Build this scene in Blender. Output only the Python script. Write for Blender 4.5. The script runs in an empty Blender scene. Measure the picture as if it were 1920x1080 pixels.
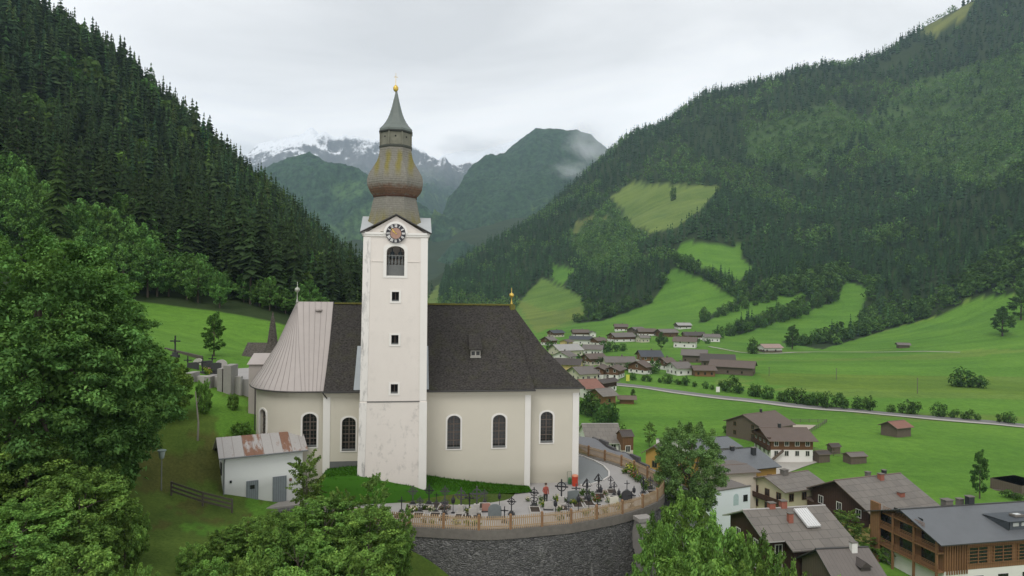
import bpy, math, random
import numpy as np
from mathutils import Vector, Matrix
R = math.radians
random.seed(7)
rng = np.random.default_rng(7)
scene = bpy.context.scene
COL = scene.collection

# ------------------------------------------------------------------ camera
FPX, CX, CY, ROLL, CAMZ = 1280.0, 960.0, 545.0, R(0.7), 17.9
ROLC, ROLS = math.cos(ROLL), math.sin(ROLL)
cam_d = bpy.data.cameras.new("camera")
cam = bpy.data.objects.new("camera", cam_d)
COL.objects.link(cam)
cam_d.sensor_width = 36.0
cam_d.lens = 36.0 * FPX / 1920.0
cam_d.shift_y = (CY - 540.0) / 1920.0
cam_d.clip_start = 0.5
cam_d.clip_end = 40000
cam.matrix_world = Matrix.Translation((0, 0, CAMZ)) @ Matrix.Rotation(R(90), 4, 'X') @ Matrix.Rotation(ROLL, 4, 'Z')
scene.camera = cam

# survey helpers: bearings measured on the photograph -> metres
def unroll(px, py):
    a, b = px - CX, py - CY
    return a * ROLC + b * ROLS, -a * ROLS + b * ROLC
def P(px, py, d):
    dx, dy = unroll(px, py)
    return Vector((dx / FPX * d, d, CAMZ - dy / FPX * d))
def G(px, py, z):
    dx, dy = unroll(px, py)
    return P(px, py, (CAMZ - z) * FPX / dy)
def project(x, y, z):
    dx = x / y * FPX
    dy = (CAMZ - z) / y * FPX
    return CX + dx * ROLC - dy * ROLS, CY + dx * ROLS + dy * ROLC

# ------------------------------------------------------------------ noise
def _hash(ix, iy, seed):
    h = (ix.astype(np.int64) * 374761393 + iy.astype(np.int64) * 668265263 + seed * 974711) & 0x7fffffff
    h = ((h ^ (h >> 13)) * 1274126177) & 0x7fffffff
    return ((h ^ (h >> 16)) & 0xffff) / 65535.0
def vnoise(x, y, seed=0):
    ix, iy = np.floor(x), np.floor(y)
    fx, fy = x - ix, y - iy
    fx = fx * fx * (3 - 2 * fx); fy = fy * fy * (3 - 2 * fy)
    ix = ix.astype(np.int64); iy = iy.astype(np.int64)
    a, b = _hash(ix, iy, seed), _hash(ix + 1, iy, seed)
    c, d = _hash(ix, iy + 1, seed), _hash(ix + 1, iy + 1, seed)
    return (a * (1 - fx) + b * fx) * (1 - fy) + (c * (1 - fx) + d * fx) * fy * 1.0
def fbm(x, y, octv=5, seed=0, ridged=False):
    s = np.zeros_like(x, dtype=float); a = 0.5; t = 0
    for i in range(octv):
        n = vnoise(x, y, seed + i * 17)
        if ridged: n = 1 - np.abs(2 * n - 1)
        s += a * n; t += a; a *= 0.5
        x = x * 2.03 + 11.3; y = y * 2.01 - 7.7
    return s / t
def in_poly(px, py, poly):
    px = np.asarray(px, float); py = np.asarray(py, float)
    ins = np.zeros(px.shape, bool)
    n = len(poly); j = n - 1
    for i in range(n):
        xi, yi = poly[i]; xj, yj = poly[j]
        if yi != yj:
            c = ((yi > py) != (yj > py)) & (px < (xj - xi) * (py - yi) / (yj - yi) + xi)
            ins ^= c
        j = i
    return ins

# ------------------------------------------------------------------ materials
def lin(c):
    return tuple(((v / 255) / 12.92 if v / 255 <= 0.04045 else ((v / 255 + 0.055) / 1.055) ** 2.4) for v in c) + (1,)
class NT:
    def __init__(s, name):
        s.m = bpy.data.materials.new(name); s.m.use_nodes = True
        s.t = s.m.node_tree; s.t.nodes.clear()
        s.out = s.n('ShaderNodeOutputMaterial')
        s.m.diffuse_color = (0.5, 0.5, 0.5, 1)
    def n(s, typ, **kw):
        nd = s.t.nodes.new(typ)
        for k, v in kw.items():
            if hasattr(nd, k) and k not in ('Scale',): setattr(nd, k, v)
            else: nd.inputs[k].default_value = v
        return nd
    def l(s, a, b): s.t.links.new(a, b)
    def coord(s, kind='Object', scale=(1, 1, 1)):
        tc = s.n('ShaderNodeTexCoord'); mp = s.n('ShaderNodeMapping')
        mp.inputs['Scale'].default_value = scale
        s.l(tc.outputs[kind], mp.inputs['Vector']); return mp.outputs['Vector']
    def noise(s, scale, vec=None, detail=4, rough=0.55):
        nd = s.n('ShaderNodeTexNoise'); nd.inputs['Scale'].default_value = scale
        nd.inputs['Detail'].default_value = detail; nd.inputs['Roughness'].default_value = rough
        if vec is not None: s.l(vec, nd.inputs['Vector'])
        return nd.outputs['Fac']
    def ramp(s, fac, stops):
        nd = s.n('ShaderNodeValToRGB'); e = nd.color_ramp.elements
        while len(e) < len(stops): e.new(0.5)
        for i, (p, c) in enumerate(stops):
            e[i].position = p; e[i].color = c if len(c) == 4 else tuple(c) + (1,)
        s.l(fac, nd.inputs['Fac']); return nd.outputs['Color']
    def mix(s, fac, a, b, mode='MIX'):
        nd = s.n('ShaderNodeMix', data_type='RGBA', blend_type=mode)
        for sock, v in ((nd.inputs[0], fac), (nd.inputs[6], a), (nd.inputs[7], b)):
            if hasattr(v, 'is_output') or isinstance(v, bpy.types.NodeSocket): s.l(v, sock)
            else: sock.default_value = v
        return nd.outputs[2]
    def math(s, op, a, b=0.0):
        nd = s.n('ShaderNodeMath', operation=op)
        for i, v in enumerate((a, b)):
            if isinstance(v, bpy.types.NodeSocket): s.l(v, nd.inputs[i])
            else: nd.inputs[i].default_value = v
        return nd.outputs[0]
    def bump(s, h, strength=0.3, dist=0.05):
        nd = s.n('ShaderNodeBump'); nd.inputs['Strength'].default_value = strength
        nd.inputs['Distance'].default_value = dist; s.l(h, nd.inputs['Height']); return nd.outputs['Normal']
    def pbr(s, col, rough=0.8, metal=0.0, normal=None, spec=0.3):
        b = s.n('ShaderNodeBsdfPrincipled')
        if isinstance(col, bpy.types.NodeSocket): s.l(col, b.inputs['Base Color'])
        else: b.inputs['Base Color'].default_value = col if len(col) == 4 else tuple(col) + (1,)
        if isinstance(rough, bpy.types.NodeSocket): s.l(rough, b.inputs['Roughness'])
        else: b.inputs['Roughness'].default_value = rough
        b.inputs['Metallic'].default_value = metal
        b.inputs['Specular IOR Level'].default_value = spec
        if normal is not None: s.l(normal, b.inputs['Normal'])
        s.l(b.outputs['BSDF'], s.out.inputs['Surface']); return s.m

def m_plain(name, col, rough=0.7, var=0.15, scale=3.0, metal=0.0, bump=0.0, spec=0.3):
    t = NT(name); v = t.coord()
    c = t.mix(t.noise(scale, v, 5, 0.6), tuple(x * (1 - var) for x in col[:3]) + (1,), tuple(min(1, x * (1 + var)) for x in col[:3]) + (1,))
    n = t.bump(t.noise(scale * 6, v), bump, 0.02) if bump else None
    return t.pbr(c, rough, metal, n, spec)

# ------------------------------------------------------------------ mesh builder
class MB:
    def __init__(s): s.v = []; s.f = []; s.m = []
    def add(s, vs, fs, mi=0):
        o = len(s.v); s.v += [tuple(p) for p in vs]
        for f in fs: s.f.append(tuple(i + o for i in f)); s.m.append(mi)
    def face(s, vs, mi=0): s.add(vs, [tuple(range(len(vs)))], mi)
    def box(s, c, size, mi=0, rz=0.0, mat=None):
        hx, hy, hz = size[0] / 2, size[1] / 2, size[2] / 2
        vs = [Vector((x, y, z)) for z in (-hz, hz) for x, y in ((-hx, -hy), (hx, -hy), (hx, hy), (-hx, hy))]
        if rz: vs = [Matrix.Rotation(rz, 3, 'Z') @ v for v in vs]
        if mat is not None: vs = [mat @ v for v in vs]
        vs = [v + Vector(c) for v in vs]
        s.add(vs, [(3, 2, 1, 0), (4, 5, 6, 7), (0, 1, 5, 4), (1, 2, 6, 5), (2, 3, 7, 6), (3, 0, 4, 7)], mi)
    def prism(s, poly, z0, z1, mi=0, top=True, bottom=True):
        n = len(poly)
        def zz(z, i): return z[i] if hasattr(z, '__len__') else z
        vs = [(p[0], p[1], zz(z0, i)) for i, p in enumerate(poly)] + [(p[0], p[1], zz(z1, i)) for i, p in enumerate(poly)]
        fs = [(i, (i + 1) % n, n + (i + 1) % n, n + i) for i in range(n)]
        if top: fs.append(tuple(range(n, 2 * n)))
        if bottom: fs.append(tuple(range(n - 1, -1, -1)))
        s.add(vs, fs, mi)
    def tube(s, p0, p1, r0, r1=None, n=8, mi=0, caps=True):
        r1 = r0 if r1 is None else r1
        p0, p1 = Vector(p0), Vector(p1); d = (p1 - p0)
        if d.length < 1e-6: return
        d.normalize(); a = d.orthogonal().normalized(); b = d.cross(a)
        vs = []
        for p, r in ((p0, r0), (p1, r1)):
            for i in range(n):
                t = 2 * math.pi * i / n
                vs.append(p + (a * math.cos(t) + b * math.sin(t)) * r)
        fs = [(i, (i + 1) % n, n + (i + 1) % n, n + i) for i in range(n)]
        if caps: fs += [tuple(range(n - 1, -1, -1)), tuple(range(n, 2 * n))]
        s.add(vs, fs, mi)
    def lathe(s, prof, n=16, c=(0, 0, 0), mi=0, rot=0.0, cap=True):
        vs = []; fs = []
        for r, z in prof:
            for i in range(n):
                t = 2 * math.pi * i / n + rot
                vs.append((c[0] + r * math.cos(t), c[1] + r * math.sin(t), c[2] + z))
        for k in range(len(prof) - 1):
            for i in range(n):
                j = (i + 1) % n
                fs.append((k * n + i, k * n + j, (k + 1) * n + j, (k + 1) * n + i))
        if cap:
            fs.append(tuple(range(n - 1, -1, -1))); q = (len(prof) - 1) * n
            fs.append(tuple(range(q, q + n)))
        s.add(vs, fs, mi)
    def build(s, name, mats, parent=None, smooth=False, loc=None, rz=0.0):
        me = bpy.data.meshes.new(name)
        me.from_pydata([tuple(v) for v in s.v], [], s.f)
        if not isinstance(mats, (list, tuple)): mats = [mats]
        for m in mats: me.materials.append(m)
        if len(mats) > 1: me.polygons.foreach_set('material_index', s.m)
        if smooth:
            me.polygons.foreach_set('use_smooth', [True] * len(me.polygons))
            if smooth != 'all':
                try: me.set_sharp_from_angle(angle=R(40))
                except Exception: pass
        me.update()
        o = bpy.data.objects.new(name, me); COL.objects.link(o)
        if parent is not None: o.parent = parent
        if loc is not None: o.location = loc
        if rz: o.rotation_euler = (0, 0, rz)
        return o
def np_mesh(name, verts, faces, mats, parent=None, smooth=False, colors=None, attr='tint', loc=None):
    """verts (n,3), faces (m,k) numpy"""
    me = bpy.data.meshes.new(name)
    n, m, k = len(verts), len(faces), faces.shape[1]
    me.vertices.add(n); me.vertices.foreach_set('co', verts.astype(np.float32).ravel())
    me.loops.add(m * k); me.loops.foreach_set('vertex_index', faces.astype(np.int32).ravel())
    me.polygons.add(m)
    me.polygons.foreach_set('loop_start', np.arange(0, m * k, k, dtype=np.int32))
    try: me.polygons.foreach_set('loop_total', np.full(m, k, dtype=np.int32))
    except Exception: pass
    if smooth: me.polygons.foreach_set('use_smooth', np.ones(m, dtype=bool))
    if colors is not None:
        a = me.color_attributes.new(attr, 'FLOAT_COLOR', 'POINT')
        c = np.ones((n, 4), np.float32); c[:, :colors.shape[1]] = colors
        a.data.foreach_set('color', c.ravel())
    for mt in (mats if isinstance(mats, (list, tuple)) else [mats]): me.materials.append(mt)
    me.update(calc_edges=True); me.validate()
    o = bpy.data.objects.new(name, me); COL.objects.link(o)
    if parent is not None: o.parent = parent
    if loc is not None: o.location = loc
    return o

def tag(o, label=None, cat=None, group=None, kind=None):
    if label: o['label'] = label
    if cat: o['category'] = cat
    if group: o['group'] = group
    if kind: o['kind'] = kind
    return o
def thing(name, label, cat, loc=(0, 0, 0), rz=0.0, group=None):
    o = bpy.data.objects.new(name, None); COL.objects.link(o)
    o.empty_display_size = 0.3
    o.location = loc; o.rotation_euler = (0, 0, rz)
    return tag(o, label, cat, group)
def copy_tree(o, parent=None):
    c = o.copy(); COL.objects.link(c)
    if parent is not None: c.parent = parent
    for ch in list(o.children): copy_tree(ch, c)
    return c
# ------------------------------------------------------------------ terrain
ctrl = []      # (u, log d, z)
def cp(px, py, d):
    v = P(px, py, d); ctrl.append((v.x / d, math.log(d), v.z))
def cz(px, d, z): ctrl.append(((px - CX) / FPX, math.log(d), z))
def cw(x, y, z): ctrl.append((x / y, math.log(y), z))
# church hill, near zone (metres)
for x, y, z in [(-20, 25, 2), (-10, 25, -2), (0, 25, -6), (12, 25, -9), (30, 25, -17), (-45, 25, 10),
                (-22.4, 47, 0.9), (-18, 42, 0.4), (-27.5, 54, 1.7), (-33, 48, 3.2), (-60, 50, 14), (-46, 52, 8),
                (-10, 40, -1.6), (-12, 47, -0.9), (-6.5, 48.0, -2.4), (-3, 48, -4.6), (15.5, 58, -8),
                (-4.6, 50.0, -3.6), (-2, 50.0, -6), (2, 49.8, -7), (6, 51.0, -8), (10, 54, -9), (13, 57, -9), (0, 44, -7), (0, 40, -7.5), (10, 42, -10), (20, 45, -14), (20, 60, -10), (26, 72, -13), (35, 60, -17), (60, 60, -22), (36, 76, -20), (15.2, 60, -2.2), (16, 64, -1.9), (15.8, 68, -1.7), (18, 68, -2.2), (13.9, 74.5, -1.5), (16.2, 74.5, -1.6), (11.2, 81.5, -1.4), (14, 82, -1.5), (8.4, 89, -1.2), (11, 90, -1.3), (21.5, 70, -6), (19, 80, -6), (15.5, 92, -6), (20, 84, -9), (18, 94, -11), (27, 90, -19), (24, 104, -21), (11, 104, -6),
                (-3, 54, -0.9), (3, 54, -0.9), (9, 60, -0.9), (4, 62, -0.9), (6, 70, -0.8), (7, 76, -0.7), (-6, 55, -0.6), (-10, 56.5, -0.2), (-15, 58, 0.2), (-13, 53, -0.6), (-18, 54, -0.5),
                (-21.5, 54.3, 0.2), (-19.5, 55.2, -0.35), (-22, 56.0, .45), (-20.5, 56.9, -.05), (-19, 57.7, -.3), (-17.5, 58.6, -.45), (-23.7, 55.0, 0.9), (-20, 59, -.1), (-17, 60, 0), (-25, 60, 4.0), (-27, 63, 5.4), (-24.5, 66, 5.5), (-22, 70, 5.0), (-12, 75, 3), (0, 75, 1), (-31, 66, 7.0), (-38, 66, 9.5),
                (-33, 75, 8.2), (-27, 75, 5.9), (-24, 75, 5.5), (-34, 82, 8.5), (-26, 82, 8.3), (-20, 82, 7.2), (-45, 80, 11),
                (0, 95, -2), (20, 98, -14), (-15, 95, 5)]:
    cw(x, y, z)
# meadow behind the church and the spruce slope
for px, py, d in [(400, 650, 95), (300, 640, 95), (500, 668, 95), (250, 567, 170), (400, 582, 170), (540, 611, 170), (120, 560, 150), (0, 520, 140),
                  (-600, 200, 150), (-600, -300, 420), (-300, 300, 150), (-300, -150, 430), (0, 470, 170), (0, 250, 300), (0, 25, 450),
                  (200, 545, 170), (200, 420, 250), (200, 280, 350), (200, 130, 450), (300, 460, 250), (300, 350, 350), (300, 225, 480),
                  (450, 520, 260), (450, 430, 350), (450, 350, 500), (560, 540, 300), (560, 445, 520), (640, 608, 200), (640, 560, 350), (640, 512, 520), (690, 615, 250), (690, 548, 520), (740, 575, 520)]:
    cp(px, py, d)
for px, py, d in [(-600, -300, 420), (-300, -150, 430), (0, 25, 450), (200, 130, 450), (300, 225, 480), (450, 350, 500), (560, 445, 520), (640, 512, 520), (690, 548, 520)]:
    cp(px, py + 110 * min(1, (600 - py) / 250), d * 1.35); cp(px, py + 260 * min(1, (600 - py) / 400), d * 2.2)
# valley floor
for px in (1000, 1150, 1400, 1650, 1920, 2600):
    if px > 1300: cz(px, 60, -21); cz(px, 45, -19); cz(px, 85, -23.4)
    if px > 1200: cz(px, 110, -24)
    cz(px, 140, -24.6)
for px in (740, 800, 900, 1000, 1150, 1400, 1650, 1920, 2600):
    cz(px, 200, -25); cz(px, 300, -25); cz(px, 380, -25)
for px in (740, 800, 900, 1000, 1100, 1250, 1400): cz(px, 520, -24)
for px, d, z in [(1650, 450, -24.5), (1920, 400, -22), (740, 700, -22), (900, 640, -23)]: cz(px, d, z)
HILL = [(1000, 600, 700), (1100, 610, 600), (1250, 605, 550), (1400, 622, 500), (1400, 590, 560), (1650, 643, 430), (1540, 648, 440), (1650, 610, 520),
                  (1920, 622, 400), (1920, 560, 450), (1920, 500, 510), (2600, 430, 450), (2600, -500, 1300), (1920, 430, 600), (1920, 220, 900), (1920, 60, 1300), (1920, -45, 1600),
                  (1800, 605, 455), (1800, 565, 490), (1800, 460, 650), (1800, 280, 1000), (1800, 130, 1400), (1810, 16, 1650), (1720, 600, 500), (1720, 68, 1650),
                  (1650, 560, 580), (1650, 440, 800), (1650, 290, 1100), (1650, 103, 1650), (1500, 600, 540), (1500, 540, 620), (1500, 460, 800), (1500, 330, 1100), (1500, 136, 1650),
                  (1400, 530, 650), (1400, 480, 800), (1400, 360, 1100), (1400, 168, 1700), (1330, 176, 1720), (1300, 590, 600), (1300, 520, 700), (1300, 440, 850), (1300, 370, 1100), (1285, 207, 1750),
                  (1255, 232, 1780), (1215, 590, 620), (1215, 520, 750), (1215, 420, 1000), (1215, 350, 1300), (1205, 240, 1800), (1140, 595, 650), (1140, 540, 800), (1140, 430, 1100), (1140, 360, 1400), (1140, 290, 1900),
                  (1050, 590, 700), (1050, 530, 900), (1050, 440, 1200), (1050, 375, 1700), (960, 590, 750), (960, 520, 1000), (960, 430, 1500), (880, 580, 800), (880, 520, 1100), (880, 480, 1500),
                  (810, 570, 850), (810, 530, 1400), (740, 565, 900), (740, 550, 1400)]
for px, py, d in HILL:
    cp(px, py, d * (1 + .3 * min(1, max(0, (1700 - d) / 1100))))
for px, py, d in [(2600, -500, 1300), (1920, -45, 1600), (1810, 16, 1650), (1650, 103, 1650), (1500, 136, 1650), (1400, 168, 1700), (1285, 207, 1750), (1205, 240, 1800), (1140, 290, 1900), (1050, 375, 1700), (960, 430, 1500), (880, 480, 1500)]:
    cp(px, py + 90, d * 1.35)
ctrl = np.array(ctrl)
KV = 0.9
A = np.stack([ctrl[:, 0], ctrl[:, 1] * KV], 1)
def phi(r): return r
D = np.sqrt(((A[:, None] - A[None]) ** 2).sum(-1))
n = len(A)
# interpolate in a compressed height (height / distance^0.5) so near zones stay exact
W_ = np.sqrt(np.exp(ctrl[:, 1]))
vals = ctrl[:, 2] / W_
M = np.zeros((n + 3, n + 3)); M[:n, :n] = phi(D) - 1e-4 * np.eye(n) * 0
M[:n, n] = 1; M[:n, n + 1:] = A; M[n, :n] = 1; M[n + 1:, :n] = A.T
sol = np.linalg.solve(M + 1e-9 * np.eye(n + 3), np.concatenate([vals, [0, 0, 0]]))
def ground_exact(u, ld):
    sh = u.shape; q = np.stack([u.ravel(), ld.ravel() * KV], 1); out = np.empty(len(q))
    for i in range(0, len(q), 20000):
        b = q[i:i + 20000]
        d = np.sqrt(((b[:, None] - A[None]) ** 2).sum(-1))
        out[i:i + 20000] = phi(d) @ sol[:n] + sol[n] + b @ sol[n + 1:]
    return out.reshape(sh) * np.sqrt(np.exp(ld.reshape(sh)))
NCOL, NROW, UMIN, UMAX, LOG0, LOG1 = 520, 430, -1.32, 1.32, math.log(14), math.log(3000)
us = np.linspace(UMIN, UMAX, NCOL); ls = np.linspace(LOG0, LOG1, NROW)
UU, LL = np.meshgrid(us, ls)
DD = np.exp(LL)
ZZ = ground_exact(UU, LL)
hill = np.clip((DD - 250) / 500, 0, 1) * np.clip((ZZ + 5) / 60, 0, 1)
ZZ += (fbm(UU * DD / 160, DD / 160, 5, 3) - 0.5) * 55 * hill + (fbm(UU * DD / 25, DD / 25, 4, 9) - 0.5) * np.clip((DD - 75) / 100, 0.12, 1) * 1.2
def gz(x, y):
    u = x / y; l = math.log(max(y, 14.1))
    a = (u - UMIN) / (UMAX - UMIN) * (NCOL - 1); b = (l - LOG0) / (LOG1 - LOG0) * (NROW - 1)
    a = min(max(a, 0), NCOL - 1.001); b = min(max(b, 0), NROW - 1.001)
    i, j = int(a), int(b); fa, fb = a - i, b - j
    return float((ZZ[j, i] * (1 - fa) + ZZ[j, i + 1] * fa) * (1 - fb) + (ZZ[j + 1, i] * (1 - fa) + ZZ[j + 1, i + 1] * fa) * fb)
def gz_np(x, y):
    a = np.clip((x / y - UMIN) / (UMAX - UMIN) * (NCOL - 1), 0, NCOL - 1.001); b = np.clip((np.log(y) - LOG0) / (LOG1 - LOG0) * (NROW - 1), 0, NROW - 1.001)
    i, j = a.astype(int), b.astype(int); fa, fb = a - i, b - j
    return (ZZ[j, i] * (1 - fa) + ZZ[j, i + 1] * fa) * (1 - fb) + (ZZ[j + 1, i] * (1 - fa) + ZZ[j + 1, i + 1] * fa) * fb
def GR(px, py, dmin=30, dmax=2500):
    """where the line of sight meets the ground"""
    prev = dmin; d = dmin
    while d < dmax:
        p = P(px, py, d)
        if p.z <= gz(p.x, p.y):
            lo, hi = prev, d
            for _ in range(30):
                m = (lo + hi) / 2; p = P(px, py, m)
                if p.z <= gz(p.x, p.y): hi = m
                else: lo = m
            p = P(px, py, hi); return Vector((p.x, p.y, gz(p.x, p.y)))
        prev = d; d *= 1.012
    p = P(px, py, dmax); return Vector((p.x, p.y, gz(p.x, p.y)))

MEADOW = {
 'A': [(1145, 370), (1185, 342), (1260, 345), (1350, 350), (1330, 372), (1320, 390), (1285, 412), (1270, 427), (1220, 437), (1190, 425), (1175, 405)],
 'B': [(1280, 452), (1330, 455), (1390, 465), (1393, 485), (1415, 502), (1385, 527), (1365, 515), (1305, 497), (1265, 477)],
 'C': [(1260, 502), (1310, 517), (1340, 535), (1390, 562), (1310, 602), (1300, 640), (1000, 640), (1000, 612), (1125, 603), (1220, 570), (1245, 530)],
 'D': [(1295, 615), (1390, 572), (1510, 546), (1515, 557), (1390, 602), (1350, 630), (1300, 640)],
 'E': [(1585, 527), (1630, 540), (1615, 580), (1605, 615), (1510, 632), (1370, 657), (1340, 645), (1410, 620), (1565, 565)],
 'F': [(1900, 550), (1890, 552), (1820, 560), (1760, 592), (1685, 612), (1540, 657), (1540, 700), (1960, 700), (1960, 540)],
 'G': [(970, 570), (1015, 520), (1060, 540), (1090, 555), (1100, 590), (1075, 610), (1005, 625), (960, 600)],
 'H': [(1035, 495), (1078, 505), (1055, 535), (1035, 520)],
 'I': [(1723, 56), (1830, 0), (1808, 34), (1777, 49), (1759, 67)],
 'K': [(800, 560), (826, 528), (820, 580), (800, 585)],
 'V': [(960, 640), (1000, 612), (1125, 606), (1300, 612), (1540, 655), (1685, 614), (1760, 594), (1820, 562), (1890, 552), (2200, 540), (3000, 480), (3000, 1300), (700, 1300), (700, 640)],
 'L': [(-900, 540), (100, 552), (250, 564), (300, 570), (400, 582), (500, 600), (560, 614), (700, 640), (900, 700), (900, 1300), (-900, 1300)],
 'S': [(1160, 405), (1100, 418), (1070, 445), (1080, 415)],
}
DECID = [[(1610, 235), (1720, 150), (1980, 80), (1980, 350), (1850, 345), (1700, 330), (1640, 270)],
         [(1060, 430), (1150, 380), (1200, 440), (1190, 500), (1120, 520), (1080, 480)],
         [(1700, 600), (1760, 540), (1850, 500), (1980, 430), (1980, 560), (1830, 565), (1760, 590)],
         [(1210, 590), (1250, 500), (1300, 440), (1330, 470), (1260, 540)],
         [(1400, 560), (1560, 500), (1640, 520), (1600, 545), (1500, 540), (1410, 572)],
         [(1400, 240), (1560, 190), (1640, 240), (1520, 330), (1400, 300)]]
PX, PY = project(UU * DD, DD, ZZ)
col = np.zeros((NROW, NCOL, 3)) + np.array([0.026, 0.046, 0.018])
def paint(mask, c):
    for k in range(3): col[..., k][mask] = c[k]
for q_ in [[(1610, 235), (1720, 150), (1980, 80), (1980, 350), (1850, 345), (1700, 330), (1640, 270)], [(1060, 430), (1150, 380), (1200, 440), (1190, 500), (1120, 520), (1080, 480)], [(1400, 240), (1560, 190), (1640, 240), (1520, 330), (1400, 300)]]:
    paint(in_poly(PX, PY, q_) & (DD > 400), (0.055, 0.105, 0.036))
GRASS, GRASS2, PALE = (0.088, 0.205, 0.030), (0.115, 0.205, 0.040), (0.120, 0.185, 0.050)
for k in MEADOW:
    m = in_poly(PX, PY, MEADOW[k])
    if k not in ('L', 'V'): m &= DD > 300
    if k == 'V': m &= (DD < 780) & (UU > -0.2)
    if k == 'L': m &= DD < 260
    paint(m, {'A': PALE, 'G': (0.100, 0.185, 0.038), 'I': (0.13, 0.16, 0.05), 'F': GRASS2, 'K': PALE, 'S': (0.12, 0.15, 0.05)}.get(k, GRASS))
paint(in_poly(PX, PY, [(965, 560), (1030, 585), (1085, 575), (1100, 590), (1005, 625)]) & (DD > 300), (0.130, 0.19, 0.045))
# mown pale swaths on the valley floor, tan patches
sw = (fbm(UU * DD / 220, DD / 30, 3, 40) > 0.60) & (PY > 655) & (PY < 790) & (UU > 0.3) & (DD < 600)
paint(sw, GRASS2)
paint(in_poly(PX, PY, [(1420, 700), (1800, 705), (1990, 725), (1990, 742), (1700, 735), (1440, 722)]) & (DD < 600), (0.105, 0.19, 0.03))
# rough, olive slope below the shed and round the church knoll
rough = (DD < 80) & (UU * DD < -4) & (fbm(UU * DD / 6, DD / 6, 4, 51) > 0.36) & (PY > 740)
paint(rough, (0.076, 0.130, 0.026))
paint((DD < 62) & (UU * DD < -2) & (fbm(UU * DD / 4, DD / 4, 4, 77) > 0.60), (0.080, 0.098, 0.028))
paint((DD < 120) & (UU * DD >= -4) & (UU * DD < 26) & (DD < 90), (0.055, 0.09, 0.022))
colors = col.reshape(-1, 3)
t = NT('meadow_and_forest_floor')
at = t.n('ShaderNodeAttribute', attribute_name='tint')
v = t.coord('Object')
n1 = t.noise(0.02, v, 6, 0.6); n2 = t.noise(0.5, v, 5, 0.65); n3 = t.noise(5.0, v, 3, 0.7)
c = t.mix(1.0, at.outputs['Color'], t.ramp(n1, [(0.3, (0.78, 0.82, 0.8)), (0.7, (1.25, 1.13, 1.05))]), 'MULTIPLY')
c = t.mix(1.0, c, t.ramp(n2, [(0.3, (0.8, 0.82, 0.8)), (0.7, (1.2, 1.15, 1.1))]), 'MULTIPLY')
c = t.mix(1.0, c, t.ramp(n3, [(0.3, (0.72, 0.76, 0.7)), (0.7, (1.26, 1.2, 1.2))]), 'MULTIPLY')
ns_ = t.noise(1.0, t.coord('Object', (.006, .07, .01)), 4, .6)
c = t.mix(1.0, c, t.ramp(ns_, [(0.35, (0.86, 0.88, 0.86)), (0.65, (1.14, 1.1, 1.12))]), 'MULTIPLY')
M_GROUND = t.pbr(c, 0.95, 0, t.bump(n3, 0.5, 0.12), 0.1)
verts = np.stack([UU * DD, DD, ZZ], -1).reshape(-1, 3)
ii = np.arange(NCOL * NROW).reshape(NROW, NCOL)
faces = np.stack([ii[:-1, :-1], ii[:-1, 1:], ii[1:, 1:], ii[1:, :-1]], -1).reshape(-1, 4)
ground = np_mesh('ground', verts, faces, M_GROUND, smooth=True, colors=colors)
tag(ground, 'green valley floor, meadows and wooded slopes', None, None, 'structure')

# ------------------------------------------------------------------ far mountains
def mountain(name, label, cols, mat, near_d, rough_amp, seed, scale, nu=360, nd=150, ridged=True, jag=.45):
    """cols: (px, skyline py, skyline distance, foot py)"""
    cols = sorted(cols)
    up, sky, sd, ft = [], [], [], []
    for px, py, d, fp in cols:
        v = P(px, py, d); up.append(v.x / d); sky.append(v.z); sd.append(d)
        v = P(px, fp, near_d); ft.append(v.z)
    us_ = np.linspace(up[0], up[-1], nu)
    zs = np.interp(us_, up, sky); ds = np.interp(us_, up, sd); fz = np.interp(us_, up, ft)
    s = np.linspace(0, 1.5, nd)[:, None]
    d = near_d + (ds[None] - near_d) * s
    prof = np.where(s <= 1, s ** 1.12, 1 - (s - 1) * 1.1)
    z = fz[None] + (zs[None] - fz[None]) * prof
    x = us_[None] * d
    nz = fbm(x / scale, d / scale, 8, seed, ridged) - (0.62 if ridged else 0.5)
    env = np.clip(s * 2.5, 0, 1) * np.clip(1.2 - np.abs(s - 1) * 0.0, 0, 1)
    near_sky = 1 - jag * np.exp(-((s - 1) / 0.10) ** 2)
    z = z + nz * rough_amp * env * near_sky
    vv = np.stack([x, d, z], -1).reshape(-1, 3)
    ix = np.arange(nu * nd).reshape(nd, nu)
    fc = np.stack([ix[:-1, :-1], ix[:-1, 1:], ix[1:, 1:], ix[1:, :-1]], -1).reshape(-1, 4)
    o = np_mesh(name, vv, fc, mat, smooth=True)
    return tag(o, label, None, None, 'structure')
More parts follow.
